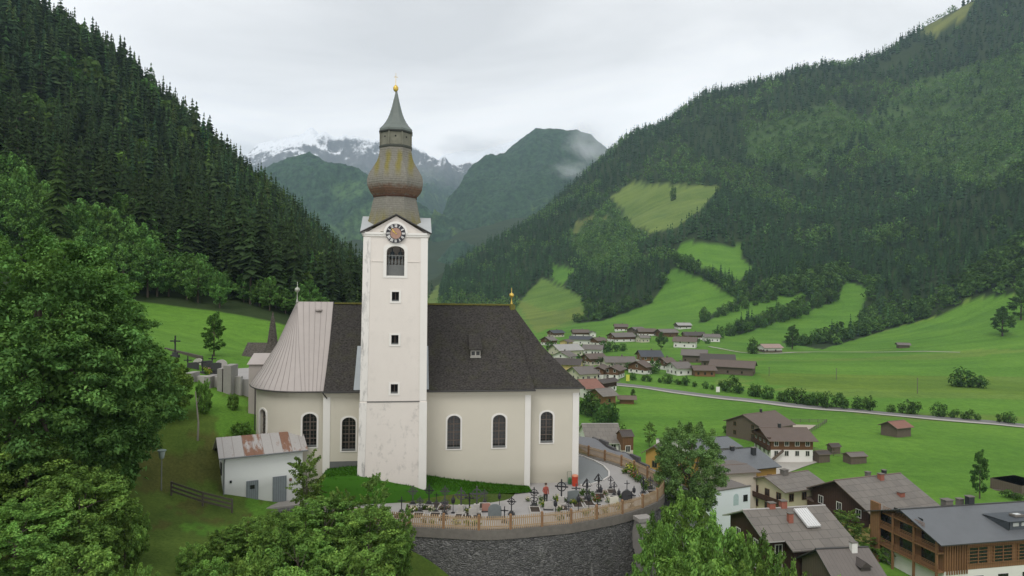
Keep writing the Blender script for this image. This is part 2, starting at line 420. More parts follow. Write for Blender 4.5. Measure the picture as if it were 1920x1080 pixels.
def m_mountain(name, snow_z, snow_w, forest=(0.022, 0.042, 0.02), pasture=(0.07, 0.12, 0.035), rock=(0.13, 0.13, 0.125), past_lo=0.56):
    t = NT(name); v = t.coord('Object')
    geo = t.n('ShaderNodeNewGeometry'); sep = t.n('ShaderNodeSeparateXYZ'); t.l(geo.outputs['Position'], sep.inputs[0])
    z = sep.outputs['Z']
    sn = t.n('ShaderNodeSeparateXYZ'); t.l(geo.outputs['Normal'], sn.inputs[0])
    big = t.noise(0.0022, v, 5, 0.6); fine = t.noise(0.035, v, 6, 0.75); vf = t.noise(0.012, v, 6, 0.7)
    c = t.mix(t.ramp(big, [(past_lo, (0, 0, 0)), (past_lo + 0.05, (1, 1, 1))]), forest + (1,), pasture + (1,))
    c = t.mix(1.0, c, t.ramp(fine, [(0.38, (0.35, 0.42, 0.45)), (0.62, (1.65, 1.55, 1.4))]), 'MULTIPLY')
    # alpine turf and rock above the tree line, then snow
    zz = t.math('ADD', z, t.math('MULTIPLY', t.math('SUBTRACT', vf, 0.5), snow_w * 2.4))
    rk = t.ramp(t.math('DIVIDE', t.math('SUBTRACT', zz, snow_z - 3.2 * snow_w), 2.4 * snow_w), [(0, (0, 0, 0)), (1, (1, 1, 1))])
    rockc = t.mix(vf, tuple(x * 0.55 for x in rock) + (1,), tuple(x * 1.3 for x in rock) + (1,))
    c = t.mix(rk, c, rockc)
    sl = t.math('ADD', t.math('MULTIPLY', t.math('SUBTRACT', sn.outputs['Z'], 0.70), snow_w * 4.5), t.math('MULTIPLY', t.math('SUBTRACT', fine, .5), snow_w * 4.0))
    zz2 = t.math('ADD', zz, sl)
    sf = t.ramp(t.math('DIVIDE', t.math('SUBTRACT', zz2, snow_z - snow_w * 0.5), snow_w), [(0, (0, 0, 0)), (1, (1, 1, 1))])
    c = t.mix(sf, c, (0.82, 0.84, 0.87, 1))
    return t.pbr(c, 0.9, 0, t.bump(fine, 0.8, 8.0), 0.1)
M_SNOWY = m_mountain('snowy_mountain_rock', 1185, 120, forest=(0.028, 0.062, 0.034), pasture=(0.075, 0.13, 0.045), rock=(0.17, 0.175, 0.18))
M_WOODED = m_mountain('wooded_mountain', 9000, 100, forest=(0.026, 0.060, 0.030), past_lo=0.60)
M_SHOULDER = m_mountain('wooded_shoulder', 9000, 100, forest=(0.028, 0.066, 0.034), pasture=(0.052, 0.105, 0.042), past_lo=0.56)
mountain('mountain', 'snow topped rocky mountain range closing the valley',
         [(300, 330, 6200, 600), (420, 318, 6200, 600), (452, 302, 6200, 600), (510, 280, 6200, 600), (535, 278, 6200, 600), (560, 284, 6200, 600), (585, 272, 6200, 600), (612, 264, 6200, 600), (640, 270, 6200, 600),
          (662, 266, 6200, 600), (690, 264, 6200, 600), (715, 268, 6200, 600), (745, 276, 6000, 600), (775, 272, 6000, 600), (797, 266, 6000, 600), (815, 280, 6000, 600), (830, 300, 6000, 600), (850, 316, 6100, 600), (868, 330, 6200, 600),
          (900, 318, 6300, 600), (1000, 300, 6300, 600), (1150, 320, 6300, 600)], M_SNOWY, 3600, 620, 5, 700, nu=620, nd=240, jag=.12)
mountain('mountain', 'far snowfield ridge half lost in cloud',
         [(780, 330, 8200, 600), (830, 285, 8200, 600), (870, 272, 8200, 600), (905, 276, 8200, 600), (945, 262, 8200, 600), (1000, 250, 8200, 600), (1100, 300, 8200, 600)],
         m_mountain('snowfield', 900, 120), 6500, 300, 8, 900, nu=160, nd=90)
mountain('mountain', 'dark wooded mountain with pale clearings below the snowy range',
         [(330, 380, 3300, 600), (445, 345, 3300, 600), (480, 332, 3400, 600), (515, 314, 3400, 600), (560, 308, 3400, 600), (597, 310, 3400, 600), (645, 330, 3350, 600), (705, 352, 3300, 600), (760, 385, 3200, 600), (810, 420, 3100, 600), (860, 450, 3000, 600), (950, 520, 2900, 600)],
         M_SHOULDER, 2200, 480, 21, 620, nu=420, nd=200)
mountain('mountain', 'dark wooded round mountain wrapped in a wisp of cloud',
         [(770, 520, 3000, 610), (815, 420, 3100, 600), (850, 372, 3400, 600), (880, 338, 3600, 600), (920, 306, 3800, 600), (960, 281, 3900, 600), (1010, 257, 4000, 600), (1050, 247, 4000, 600), (1085, 243, 4000, 600), (1110, 248, 4000, 600), (1135, 264, 4000, 600), (1170, 290, 3900, 600), (1260, 330, 3900, 600), (1400, 380, 3900, 600)],
         M_WOODED, 2300, 440, 33, 650, nu=420, nd=200)
# ------------------------------------------------------------------ shared surfaces
def m_plaster(name, base, stain=0.25, dirt_col=(0.20, 0.20, 0.18), thr=0.62, low_z=None, below=None):
    t = NT(name); v = t.coord()
    n = t.noise(0.5, v, 6, 0.6); f = t.noise(7.0, v, 4, 0.6)
    vs = t.coord('Object', (2.2, 2.2, 0.55) if below is None else (1.2, 1.2, .85)); st = t.noise(1.1, vs, 8, 0.72)
    c = t.mix(n, tuple(x * 0.93 for x in base) + (1,), tuple(min(1, x * 1.05) for x in base) + (1,))
    m = t.ramp(st, [(thr, (0, 0, 0)), (thr + 0.16, (1, 1, 1))])
    if below is not None:                       # the lower, older render is the stained one
        tb = t.n('ShaderNodeTexCoord'); sb_ = t.n('ShaderNodeSeparateXYZ'); t.l(tb.outputs['Object'], sb_.inputs[0])
        m = t.math('MULTIPLY', m, t.ramp(t.math('DIVIDE', sb_.outputs['Z'], 20.0), [((below - .3) / 20, (1, 1, 1)), (below / 20, (.22, .22, .22))]))
    m = t.math('MULTIPLY', m, stain)
    if low_z is not None:                       # splash dirt in the lowest metre
        sp = t.n('ShaderNodeSeparateXYZ'); tc = t.n('ShaderNodeTexCoord'); t.l(tc.outputs['Object'], sp.inputs[0])
        lz = t.math('ADD', sp.outputs['Z'], t.math('MULTIPLY', n, -1.2))
        lo = t.ramp(t.math('DIVIDE', t.math('SUBTRACT', lz, low_z - 0.7), 1.0), [(0, (1, 1, 1)), (1, (0, 0, 0))])
        m = t.math('MAXIMUM', m, t.math('MULTIPLY', lo, 0.38))
    c = t.mix(m, c, dirt_col + (1,))
    return t.pbr(c, 0.92, 0, t.bump(f, 0.25, 0.02), 0.15)
M_CREAM = m_plaster('cream_plaster', (0.555, 0.522, 0.436), 0.36, (0.30, 0.28, 0.22), low_z=0.9)
M_TOWER = m_plaster('white_tower_plaster', (0.66, 0.615, 0.56), 0.55, (0.20, 0.198, 0.185), thr=0.54, below=8.4)
M_WHITE = m_plaster('white_limewash', (0.70, 0.68, 0.635), 0.16, (0.35, 0.34, 0.31), thr=0.6)
M_PEEL = m_plaster('peeling_white_limewash', (0.69, 0.665, 0.62), 0.85, (0.25, 0.245, 0.235), thr=0.50)
def m_shingle(name, base, moss=(0.075, 0.08, 0.02), course=3.2, mossy=0.25, lich=0.5, brick=(0.55, 0.32)):
    t = NT(name); v = t.coord()
    w1 = t.n('ShaderNodeTexWave', wave_type='BANDS', bands_direction='Z'); w1.inputs['Scale'].default_value = course; w1.inputs['Distortion'].default_value = 1.0; w1.inputs['Detail'].default_value = 3
    w1.inputs['Detail Scale'].default_value = 4.0
    t.l(v, w1.inputs['Vector'])
    n = t.noise(0.7, v, 6, 0.6); f = t.noise(5.5, t.coord('Object', (1, 1, 2.0)), 3, 0.8)
    ff = t.ramp(f, [(.34, (0, 0, 0)), (.66, (1, 1, 1))])
    c = t.mix(ff, tuple(x * 0.35 for x in base) + (1,), tuple(x * 1.9 for x in base) + (1,))
    c = t.mix(t.math('MULTIPLY', w1.outputs['Fac'], 0.3), c, tuple(x * 0.5 for x in base) + (1,))
    mm = t.math('MULTIPLY', t.ramp(n, [(0.5, (0, 0, 0)), (0.75, (1, 1, 1))]), mossy)
    c = t.mix(mm, c, moss + (1,))
    sp = t.noise(1.6, t.coord(), 7, 0.75)
    lm = t.math('MULTIPLY', t.ramp(sp, [(0.66, (0, 0, 0)), (0.72, (1, 1, 1))]), lich)
    c = t.mix(lm, c, (0.16, 0.155, 0.14, 1))
    return t.pbr(c, 0.92, 0, t.bump(t.math('ADD', w1.outputs['Fac'], f), 0.5, 0.04), 0.12)
M_ROOFDARK = m_shingle('dark_weathered_shingle', (0.043, 0.0395, 0.036), mossy=0.22, lich=0.6)
def m_metal_sheet(name, base, rust=0.0, rough=0.55, spec=0.4, dirt=0.3, seam=0):
    t = NT(name); v = t.coord()
    n = t.noise(0.8, v, 6, 0.65); f = t.noise(6, v, 4, 0.6)
    c = t.mix(n, tuple(x * (1 - dirt) for x in base) + (1,), tuple(x * 1.12 for x in base) + (1,))
    if rust:
        r = t.ramp(t.noise(0.55, t.coord('Object', (2.4, 0.9, 1)), 7, 0.7), [(0.5, (0, 0, 0)), (0.56, (1, 1, 1))])
        c = t.mix(t.math('MULTIPLY', r, rust), c, t.mix(f, (0.13, 0.05, 0.025, 1), (0.24, 0.11, 0.055, 1)))
    return t.pbr(c, rough, 0.0, t.bump(f, 0.12, 0.02), spec)
M_PINKMETAL = m_metal_sheet('pale_pinkish_sheet_metal', (0.375, 0.335, 0.31), dirt=0.12)
M_GREYMETAL = m_metal_sheet('blue_grey_flashing', (0.30, 0.33, 0.345), dirt=0.12)
M_GUTTER = m_plain('dark_gutter_metal', (0.05, 0.048, 0.045), 0.6)
M_GLASS = None
t = NT('dark_window_glass'); v = t.coord()
M_GLASS = t.pbr(t.mix(t.noise(1.5, v), (0.010, 0.011, 0.011, 1), (0.03, 0.032, 0.03, 1)), 0.12, 0, None, 0.5)
M_LEAD = m_plain('brown_window_bars', (0.12, 0.095, 0.078), 0.7)
M_SILL = m_plain('grey_stone_sill', (0.13, 0.135, 0.13), 0.85, 0.2, 4, bump=0.2)
M_GOLD = m_plain('gilded_copper', (0.62, 0.44, 0.10), 0.35, 0.1, metal=0.7)
M_OLDBRASS = m_plain('weathered_pale_copper', (0.38, 0.40, 0.33), 0.5, 0.15, metal=0.3)
M_DARK = m_plain('dark_interior', (0.012, 0.012, 0.013), 0.95)

def boolean_cut(o, cutters):
    me = bpy.data.meshes.new('cut'); vs, fs = [], []
    for mb in cutters:
        off = len(vs); vs += mb.v; fs += [tuple(i + off for i in f) for f in mb.f]
    me.from_pydata(vs, [], fs); me.materials.append(M_DARK); me.update()
    import bmesh
    bm = bmesh.new(); bm.from_mesh(me); bmesh.ops.recalc_face_normals(bm, faces=bm.faces); bm.to_mesh(me); bm.free()
    c = bpy.data.objects.new('cut', me); COL.objects.link(c)
    c.matrix_world = o.matrix_local
    if o.parent: c.parent = o.parent; c.matrix_basis = o.matrix_basis.copy()
    bm = bmesh.new(); bm.from_mesh(o.data); bmesh.ops.recalc_face_normals(bm, faces=bm.faces); bm.to_mesh(o.data); bm.free()
    md = o.modifiers.new('b', 'BOOLEAN'); md.operation = 'DIFFERENCE'; md.object = c; md.solver = 'EXACT'
    bpy.context.view_layer.update()
    dg = bpy.context.evaluated_depsgraph_get()
    nm = bpy.data.meshes.new_from_object(o.evaluated_get(dg))
    nm.name = o.data.name; o.modifiers.clear(); o.data = nm
    bpy.data.objects.remove(c)

def arch_pts(w, h, n=9, flat=1.0):
    """outline (x, z) of an arched opening, bottom centre at 0,0; arch rise = w/2*flat"""
    r = w / 2; rise = r * flat; pts = [(-r, 0), (r, 0)]
    for i in range(n):
        a = math.pi * i / (n - 1)
        pts.append((r * math.cos(a), h - rise + rise * math.sin(a)))
    return pts
def frame_at(origin, tang, nrm):
    """matrix: local x along wall, y outwards, z up"""
    return Matrix(((tang[0], nrm[0], 0, origin[0]), (tang[1], nrm[1], 0, origin[1]), (0, 0, 1, origin[2]), (0, 0, 0, 1)))
def extr(mb, pts, y0, y1, M, mi=0):
    n = len(pts)
    vs = [M @ Vector((x, y0, z)) for x, z in pts] + [M @ Vector((x, y1, z)) for x, z in pts]
    mb.add(vs, [(i, (i + 1) % n, n + (i + 1) % n, n + i) for i in range(n)] + [tuple(range(n - 1, -1, -1)), tuple(range(n, 2 * n))], mi)
def ring(mb, inner, outer, y0, y1, M, mi=0):
    n = len(inner)
    vs = [M @ Vector((x, y, z)) for y in (y0, y1) for pts in (inner, outer) for x, z in pts]
    fs = []
    for i in range(n):
        j = (i + 1) % n
        fs += [(i, j, n + j, n + i), (2 * n + i, 3 * n + i, 3 * n + j, 2 * n + j), (n + i, n + j, 3 * n + j, 3 * n + i), (i, 2 * n + i, 2 * n + j, j)]
    mb.add(vs, fs, mi)

AL = R(8.5); OC = P(739, 752, 58.0)
church = thing('church', 'cream and white village church with dark shingled roof and onion domed tower', 'church', (OC.x, OC.y, 0), AL)
def cl(s, t, z): return Vector((s, t, z))
TW, TRD, TE = 2.6, 9.2, 2.1          # south wall, ridge and south eave planes (metres behind the tower front)
ZE, ZR = 9.0, 16.5
AS, AA, AB = -8.0, 5.0, 6.15          # apse ellipse: centre, half axes of the wall
def apse(th, grow=0.0):               # th = 0 south ... pi north, pi/2 west
    return (AS - (AA + grow) * math.sin(th), TRD - (AB + grow) * math.cos(th))
foot = [(12.2, TW), (12.2, 3.7), (17.0, 3.7), (17.0, 14.7), (12.2, 14.7), (12.2, 15.8), (-6.1, 15.8), (-6.1, 15.35)]
foot += [apse(math.pi - i * math.pi / 28) for i in range(29)] + [(-6.1, 3.05), (-6.1, TW)]
b = MB(); b.prism(foot, -2.0, 8.86)
wall = b.build('wall', M_CREAM, church, smooth=True)
# --- openings
def south(s, t=TW): return (Vector((s, t, 0)), (1, 0), (0, -1))
def on_apse(th):
    s, t_ = apse(th); e = 1e-3
    s2, t2 = apse(th - e); tg = Vector((s2 - s, t2 - t_)).normalized()
    return (Vector((s, t_, 0)), (tg.x, tg.y), (tg.y, -tg.x))
wins = [(south(5.27), 3.62, 1.18, 3.0), (south(9.38), 3.65, 1.18, 2.98), (south(-3.95), 3.65, 1.18, 2.95), (south(13.99, 3.7), 3.75, 1.18, 2.9),
        (on_apse(math.asin(0.0)), 3.95, 1.22, 2.95), (on_apse(math.asin(0.735)), 4.05, 1.2, 2.95)]
wins[4] = (south(-7.35, 3.05), 3.95, 1.22, 2.95)
cut = []
for (o, tg, nr), z0, w_, h_ in wins:
    m = MB(); extr(m, arch_pts(w_, h_, 11, 0.8), -0.42, 0.3, frame_at((o.x, o.y, z0), tg, nr)); cut.append(m)
boolean_cut(wall, cut)
for (o, tg, nr), z0, w_, h_ in wins:
    F = frame_at((o.x, o.y, z0), tg, nr)
    m = MB(); ring(m, arch_pts(w_, h_, 11, 0.8), [(x * 1.25, z * 1.075 - 0.10 if z < 0.01 else z + 0.15) for x, z in arch_pts(w_, h_, 11, 0.8)], -0.05, 0.055, F)
    win = m.build('window', M_WHITE, church, smooth=True)
    m = MB(); extr(m, arch_pts(w_ * 1.02, h_ * 1.01, 11, 0.8), -0.36, -0.30, F, 0)
    m.build('pane', M_GLASS, win)
    m = MB()
    for x in (-0.25, 0.25): m.box((0, 0, 0), (0.022, 0.03, h_ * (0.93 if abs(x) > .3 else 1)), 0, 0, F @ Matrix.Translation((x * w_ * 0.98, -0.28, h_ * (0.465 if abs(x) > .3 else 0.5))))
    m.box((0, 0, 0), (0.085, 0.05, h_), 0, 0, F @ Matrix.Translation((0, -0.27, h_ / 2)))
    for k in range(1, 8): m.box((0, 0, 0), (w_, 0.035 if k % 2 else 0.05, 0.022 if k % 2 else 0.075), 0, 0, F @ Matrix.Translation((0, -0.275, h_ * k / 8.2)))
    m.build('window_bars', M_LEAD, win)
    m = MB(); m.box((0, 0, 0), (w_, 0.40, 0.16), 0, 0, F @ Matrix.Translation((0, -0.13, 0.08)) @ Matrix.Rotation(R(14), 4, 'X'))
    m.build('sill', M_SILL, win)
# corner pilasters and eaves moulding
m = MB()
m.prism([(11.72, TW - .06), (12.26, TW - .06), (12.26, TW + 0.5), (11.72, TW + 0.5)], -0.8, 8.4)
m.build('pilaster', M_WHITE, church)
m = MB(); m.prism([(-6.16, TW - .06), (-5.55, TW - .06), (-5.55, TW + 0.3), (-6.16, TW + 0.3)], 0.5, 8.4); m.build('pilaster', M_WHITE, church)
m = MB(); m.prism([(16.45, 3.64), (17.06, 3.64), (17.06, 4.3), (16.45, 4.3)], -0.8, 8.4); m.build('pilaster', M_WHITE, church)
m = MB()
m.prism([(-6.2, TW - .10), (12.3, TW - .10), (12.3, TW + .3), (-6.2, TW + .3)], 8.40, 8.82)
m.prism([(-6.24, TW - .18), (12.34, TW - .18), (12.34, TW + .3), (-6.24, TW + .3)], 8.66, 8.80)
m.prism([(12.31, 3.6), (17.1, 3.6), (17.1, 14.8), (12.31, 14.8)], 8.40, 8.84)
e_in, e_out = [apse(i * math.pi / 28, -0.1) for i in range(29)], [apse(i * math.pi / 28, 0.09) for i in range(29)]
for i in range(28):
    m.prism([e_in[i], e_out[i], e_out[i + 1], e_in[i + 1]][::-1], 8.42, 8.83)
m.prism([(AS, 2.95), (-6.21, 2.95), (-6.21, 3.3), (AS, 3.3)], 8.42, 8.83)
m.build('cornice', M_CREAM, church)
m = MB(); m.prism([(-6.12, TW - .05), (-2.95, TW - .05), (-2.95, TW + .2), (-6.12, TW + .2)], 0.5, 2.75); m.build('plinth', M_SILL, church)

# --- roofs: every line runs from a ridge point to an eave point on the flared profile
PH = [0, .1, .21, .37, .53, .68, .82, .91, 1.0]
PR = list(np.interp(PH, [0, .21, .53, .82, 1], [0, .176, .44, .765, 1]))
def roof_strip(mb, ridge, eave, mi=0, thick=0.13, zr=ZR, ze=ZE):
    nh = len(PH); base = len(mb.v); vs = []
    for A_, E_ in zip(ridge, eave):
        for h, r in zip(PH, PR):
            vs.append((A_[0] + (E_[0] - A_[0]) * r, A_[1] + (E_[1] - A_[1]) * r, zr + (ze - zr) * h))
    n_ = len(ridge); fs = []
    for i in range(n_ - 1):
        for k in range(nh - 1):
            fs.append((i * nh + k, i * nh + k + 1, (i + 1) * nh + k + 1, (i + 1) * nh + k))
    low = [(x, y, z - thick) for x, y, z in vs[nh - 1::nh]]
    vs += low; q = n_ * nh
    for i in range(n_ - 1): fs.append((i * nh + nh - 1, q + i, q + i + 1, (i + 1) * nh + nh - 1))
    mb.add(vs, fs, mi)
def lerp2(a, b_, n_): return [(a[0] + (b_[0] - a[0]) * i / (n_ - 1), a[1] + (b_[1] - a[1]) * i / (n_ - 1)) for i in range(n_)]
TN = 2 * TRD - TE
m = MB()
roof_strip(m, lerp2((-6.1, TRD), (11.4, TRD), 24), lerp2((-6.1, TE), (12.55, TE), 24))
roof_strip(m, lerp2((11.4, TRD), (-6.1, TRD), 8), lerp2((12.55, TN), (-6.1, TN), 8))
ev = lerp2((12.55, 3.15), (17.45, 3.15), 8) + lerp2((17.45, 3.2), (17.45, 15.2), 10) + lerp2((17.4, 15.25), (12.55, 15.25), 8)
roof_strip(m, [(11.4, TRD)] * len(ev), ev)
roof_strip(m, [(11.4, TRD)] * 2, [(12.55, TE), (12.55, 3.15)])
# west verge of the shingle roof
vz = [(-6.1, TRD + (TE - TRD) * r, ZR + (ZE - ZR) * h) for h, r in zip(PH, PR)]
for p, q in zip(vz, vz[1:]): m.face([p, (p[0], p[1], p[2] - .16), (q[0], q[1], q[2] - .16), q])
roof = m.build('roof', M_ROOFDARK, church, smooth=True)
m = MB()
rid, eav = [], []
for i in range(7): rid.append((-6.12 + (-9.5 + 6.12) * i / 6, TRD)); eav.append((-6.12 + (AS + 6.12) * i / 6, TRD - AB - .55))
for i in range(1, 28): rid.append((-9.5, TRD)); eav.append(apse(i * math.pi / 28, 0.55))
for i in range(7): rid.append((-9.5 + (9.5 - 6.12) * i / 6, TRD)); eav.append((AS + (-6.12 - AS) * i / 6, TRD + AB + .55))
roof_strip(m, rid, eav, zr=ZR + .10, ze=ZE - 0.05)
m.build('apse_roof', M_PINKMETAL, church, smooth=True)
seams = MB()
for i in list(range(0, 7, 1)) + list(range(7, 22, 1)):
    A_, E_ = rid[i], eav[i]
    pts = [Vector((A_[0] + (E_[0] - A_[0]) * r, A_[1] + (E_[1] - A_[1]) * r, ZR + .12 + (ZE - 0.05 - ZR - .10) * h)) for h, r in zip(PH, PR)]
    for p, q in zip(pts, pts[1:]): seams.tube(p, q, 0.020, n=4)
seams.build('roof_seams', m_plain('grey_seam_metal', (0.235, 0.215, 0.20), 0.6), church)
m = MB(); m.lathe([(0.33, -0.1), (0.33, 0.02), (0.26, 0.05)], 14, (-7.4, TRD - 0.62, 15.86)); m.build('roof_vent', M_PINKMETAL, church)
# gutters and downpipe
m = MB(); m.tube((-6.15, TE - .05, ZE - .12), (12.6, TE - .05, ZE - .12), 0.085, n=6); m.tube((12.6, 3.1, ZE - .10), (17.5, 3.1, ZE - .10), 0.07, n=6)
gp = [(e[0], e[1]) for e in eav[:24]]
for p, q in zip(gp, gp[1:]): m.tube((p[0], p[1] - .02, ZE - .14), (q[0], q[1] - .02, ZE - .14), 0.06, n=5, caps=False)
m.build('gutter', M_GUTTER, church)
m = MB(); p = apse(math.asin(0.985), 0.12); m.tube((p[0], p[1], 1.0), (p[0], p[1], 8.7), 0.06, n=6)
m.build('downpipe', M_GUTTER, church)
m = MB(); m.tube((-6.2, TE + .1, 8.85), (-5.85, TW - .12, 8.3), 0.06, n=6); m.build('downpipe', M_GUTTER, church)
# mossy ridge
m = MB()
x = -6.0
while x < 11.5:
    w_ = random.uniform(.2, .5); m.box((x + w_ / 2, TRD - .03, ZR - .02), (w_ * .98, 0.34, 0.13 + random.uniform(0, .06)), 0); x += w_
m.box((11.4, TRD - .25, ZR - .3), (0.5, 0.3, 0.5), 0, 0.4)
m.build('ridge_capping', m_plain('yellow_green_moss', (0.12, 0.115, 0.028), 0.95, 0.6, 2.5, bump=0.6), church)
# finials
for s_, mt, h_ in ((-9.5, M_OLDBRASS, 1.15), (11.35, M_GOLD, 0.85)):
    m = MB(); m.lathe([(0.16, -.15), (0.10, .05), (0.05, .3), (0.05, h_ - .28), (0.12, h_ - .24), (.24, h_ - .08), (.25, h_), (.2, h_ + .14), (.06, h_ + .22), (.03, h_ + .3), (.02, h_ + .75)], 12, (s_, TRD, ZR + .1))
    m.build('finial', mt, church, smooth='all')
# little dormer on the south slope
dm = MB(); s0 = 7.38
dm.face([(s0 - .62, 4.95, 12.35), (s0 + .62, 4.95, 12.35), (s0 + .55, 6.75, 13.75), (s0 - .55, 6.75, 13.75)][::1])
dm.face([(s0 - .62, 4.95, 12.27), (s0 - .62, 4.95, 12.35), (s0 - .55, 6.75, 13.75), (s0 - .55, 6.75, 13.6)])
dm.face([(s0 - .62, 4.95, 12.27), (s0 + .62, 4.95, 12.27), (s0 + .62, 4.95, 12.35), (s0 - .62, 4.95, 12.35)])
dm.prism([(s0 - .5, 5.15), (s0 + .5, 5.15), (s0 + .5, 6.7), (s0 - .5, 6.7)], 11.4, [12.3, 12.3, 13.4, 13.4])
dorm = dm.build('dormer', M_ROOFDARK, church)
wm = MB(); wm.box((s0, 5.12, 11.93), (0.92, 0.08, 0.62), 0)
for sx in (-.225, .225): wm.box((s0 + sx, 5.075, 11.98), (0.33, 0.03, 0.36), 1)
wm.box((s0, 5.05, 11.62), (1.02, .2, .12), 0)
wm.build('dormer_window', [m_plain('pale_timber', (0.30, 0.29, 0.26), 0.8), M_GLASS], dorm)
# flashing strips where the roof meets the tower
for sg, x0, x1 in ((-1, -3.55, -2.7), (1, 2.7, 2.98)):
    m = MB()
    for (h0, r0), (h1, r1) in zip(list(zip(PH, PR))[4:], list(zip(PH, PR))[5:]):
        t0, z0, t1, z1 = TRD + (TE - TRD) * r0, ZR + (ZE - ZR) * h0, TRD + (TE - TRD) * r1, ZR + (ZE - ZR) * h1
        m.face([(x0, t0, z0 + .06), (x1, t0, z0 + .06), (x1, t1, z1 + .06), (x0, t1, z1 + .06)][::-1])
    m.build('flashing', M_GREYMETAL, church)

# --- tower
def tp(hw, d0, d1, left=None): 
    l = hw if left is None else left
    return [(-l, d0), (hw, d0), (hw, d1), (-l, d1)]
ZC = 22.55
b = MB()
v0 = [(-3.02, -.09, -2), (2.76, -.09, -2), (2.76, 5.6, -2), (-3.02, 5.6, -2)]
v1 = [(-2.86, -.06, 8.33), (2.74, -.06, 8.33), (2.74, 5.55, 8.33), (-2.86, 5.55, 8.33)]
v2 = [(-2.82, 0.0, 8.42), (2.70, 0.0, 8.42), (2.70, 5.5, 8.42), (-2.82, 5.5, 8.42)]
v3 = [(-2.68, 0.02, ZC), (2.66, 0.02, ZC), (2.66, 5.4, ZC), (-2.68, 5.4, ZC)]
vs = v0 + v1 + v2 + v3
fs = [(3, 2, 1, 0), (12, 13, 14, 15)]
for k in range(3):
    for i in range(4): fs.append((4 * k + i, 4 * k + (i + 1) % 4, 4 * k + 4 + (i + 1) % 4, 4 * k + 4 + i))
b.add(vs, fs)
# gabled head
a = 2.66; TC = 2.71
for M_ in (Matrix.Identity(4), Matrix.Rotation(R(90), 4, 'Z')):
    Mx = Matrix.Translation((0, TC, 0)) @ M_
    pts = [(-a, ZC - .002), (a, ZC - .002), (0, 24.12)]
    b.add([Mx @ Vector((x, y, z)) for y in (-2.69, 2.69) for x, z in pts], [(2, 1, 0), (3, 4, 5), (0, 1, 4, 3), (1, 2, 5, 4), (2, 0, 3, 5)])
tower = b.build('tower', M_TOWER, church)
cut = []
FT = frame_at((-.03, 0.02, 19.05), (1, 0), (0, -1)); 
BW, BH = 1.50, 2.52
m = MB(); extr(m, arch_pts(BW, BH, 13, 0.62), -2.2, 0.3, FT); cut.append(m)
for z_ in (17.28, 13.61, 9.44): m = MB(); m.box((-.0, 0.0, z_), (0.60, 0.9, 0.80)); cut.append(m)
boolean_cut(tower, cut)
def side(M_): pass
m = MB(); ring(m, arch_pts(BW, BH, 13, 0.62), [(x * 1.36, z - .18 if z < .01 else z + .26) for x, z in arch_pts(BW, BH, 13, .62)], -.05, .05, FT); m.build('belfry_surround', M_WHITE, tower)
m = MB()
m.box((-.03, .42, 19.52), (BW - .02, .16, .95), 0)
for k in range(5):
    x = -.03 + (k - 2) * .29; m.lathe([(.06, 0), (.10, .12), (.11, .24), (.05, .45), (.05, .62), (.09, .74)], 8, (x, .42, 20.0))
m.box((-.03, .42, 20.78), (BW - .02, .18, .10), 0)
m.build('balustrade', M_SILL, tower, smooth=True)
for sx in (-.33, .36):
    m = MB(); m.lathe([(.05, .62), (.16, .58), (.21, .35), (.26, .12), (.34, 0), (.30, .02)], 12, (sx, 1.25, 20.55)); m.tube((sx, 1.25, 21.1), (sx, 1.25, 21.45), .04)
    m.build('bell', m_plain('blue_grey_bronze', (0.10, 0.13, 0.15), 0.5, metal=.4), tower, smooth='all')
for z_ in (17.28, 13.61, 9.44):
    m = MB()
    F = frame_at((0, 0.0, z_ - .40), (1, 0), (0, -1))
    ring(m, [(-.30, 0), (.30, 0), (.30, .8), (-.30, .8)], [(-.47, -.15), (.47, -.15), (.47, .95), (-.47, .95)], -.06, .045, F)
    m.box((0, .16, z_ - .34), (.6, .3, .10), 1, 0); m.box((0, .34, z_), (.6, .02, .8), 2)
    m.box((0, .30, z_), (.05, .03, .8), 3)
    m.build('tower_window', [M_WHITE, M_SILL, M_DARK, M_LEAD], tower)
# pilaster strips, ledge, bands
m = MB()
def strip(x0, x1, z0, z1, y0b, y0t, xo0=0, xo1=0):
    m.add([(x0 + xo0, y0b - .05, z0), (x1 + xo0, y0b - .05, z0), (x1 + xo0, y0b + .2, z0), (x0 + xo0, y0b + .2, z0), (x0 + xo1, y0t - .05, z1), (x1 + xo1, y0t - .05, z1), (x1 + xo1, y0t + .2, z1), (x0 + xo1, y0t + .2, z1)],
          [(3, 2, 1, 0), (4, 5, 6, 7), (0, 1, 5, 4), (1, 2, 6, 5), (2, 3, 7, 6), (3, 0, 4, 7)])
strip(2.14, 2.74, 8.42, ZC - .25, 0.0, .02, -.01, -.06)
strip(2.14, 2.80, -2, 8.30, -.09, -.06, 0, -.03)
m.build('pilaster', M_WHITE, tower)
m = MB()
strip(-2.86, -2.24, 8.42, ZC - .25, 0.0, .02, 0, .14)
strip(-3.06, -2.44, -2, 8.30, -.09, -.06, 0, .17)
m.build('pilaster', M_PEEL, tower)
m = MB(); m.box((-.06, -.02, 8.36), (4.4, .16, .10)); m.build('ledge', m_plain('dark_ledge_stone', (0.16, 0.155, 0.145), .9, .3, 3), tower)  # ledge stone coloured much darker than the tower plaster
for s_ in (-1, 1): m = MB(); m.box((s_ * 1.5 - .02, 0.0, 20.25), (1.0, .07, .05)); m.build('band', M_TOWER, tower)
CK = (-.03, 22.63)
m = MB()
for k in range(4):
    Mx = Matrix.Translation((0, TC, 0)) @ Matrix.Rotation(R(90) * k, 4, 'Z')
    m.box((0, 0, 0), (5.56, .22, .18), 0, 0, Mx @ Matrix.Translation((0, -2.76, 22.62)))
    m.box((0, 0, 0), (5.44, .14, .16), 0, 0, Mx @ Matrix.Translation((0, -2.73, 22.45)))
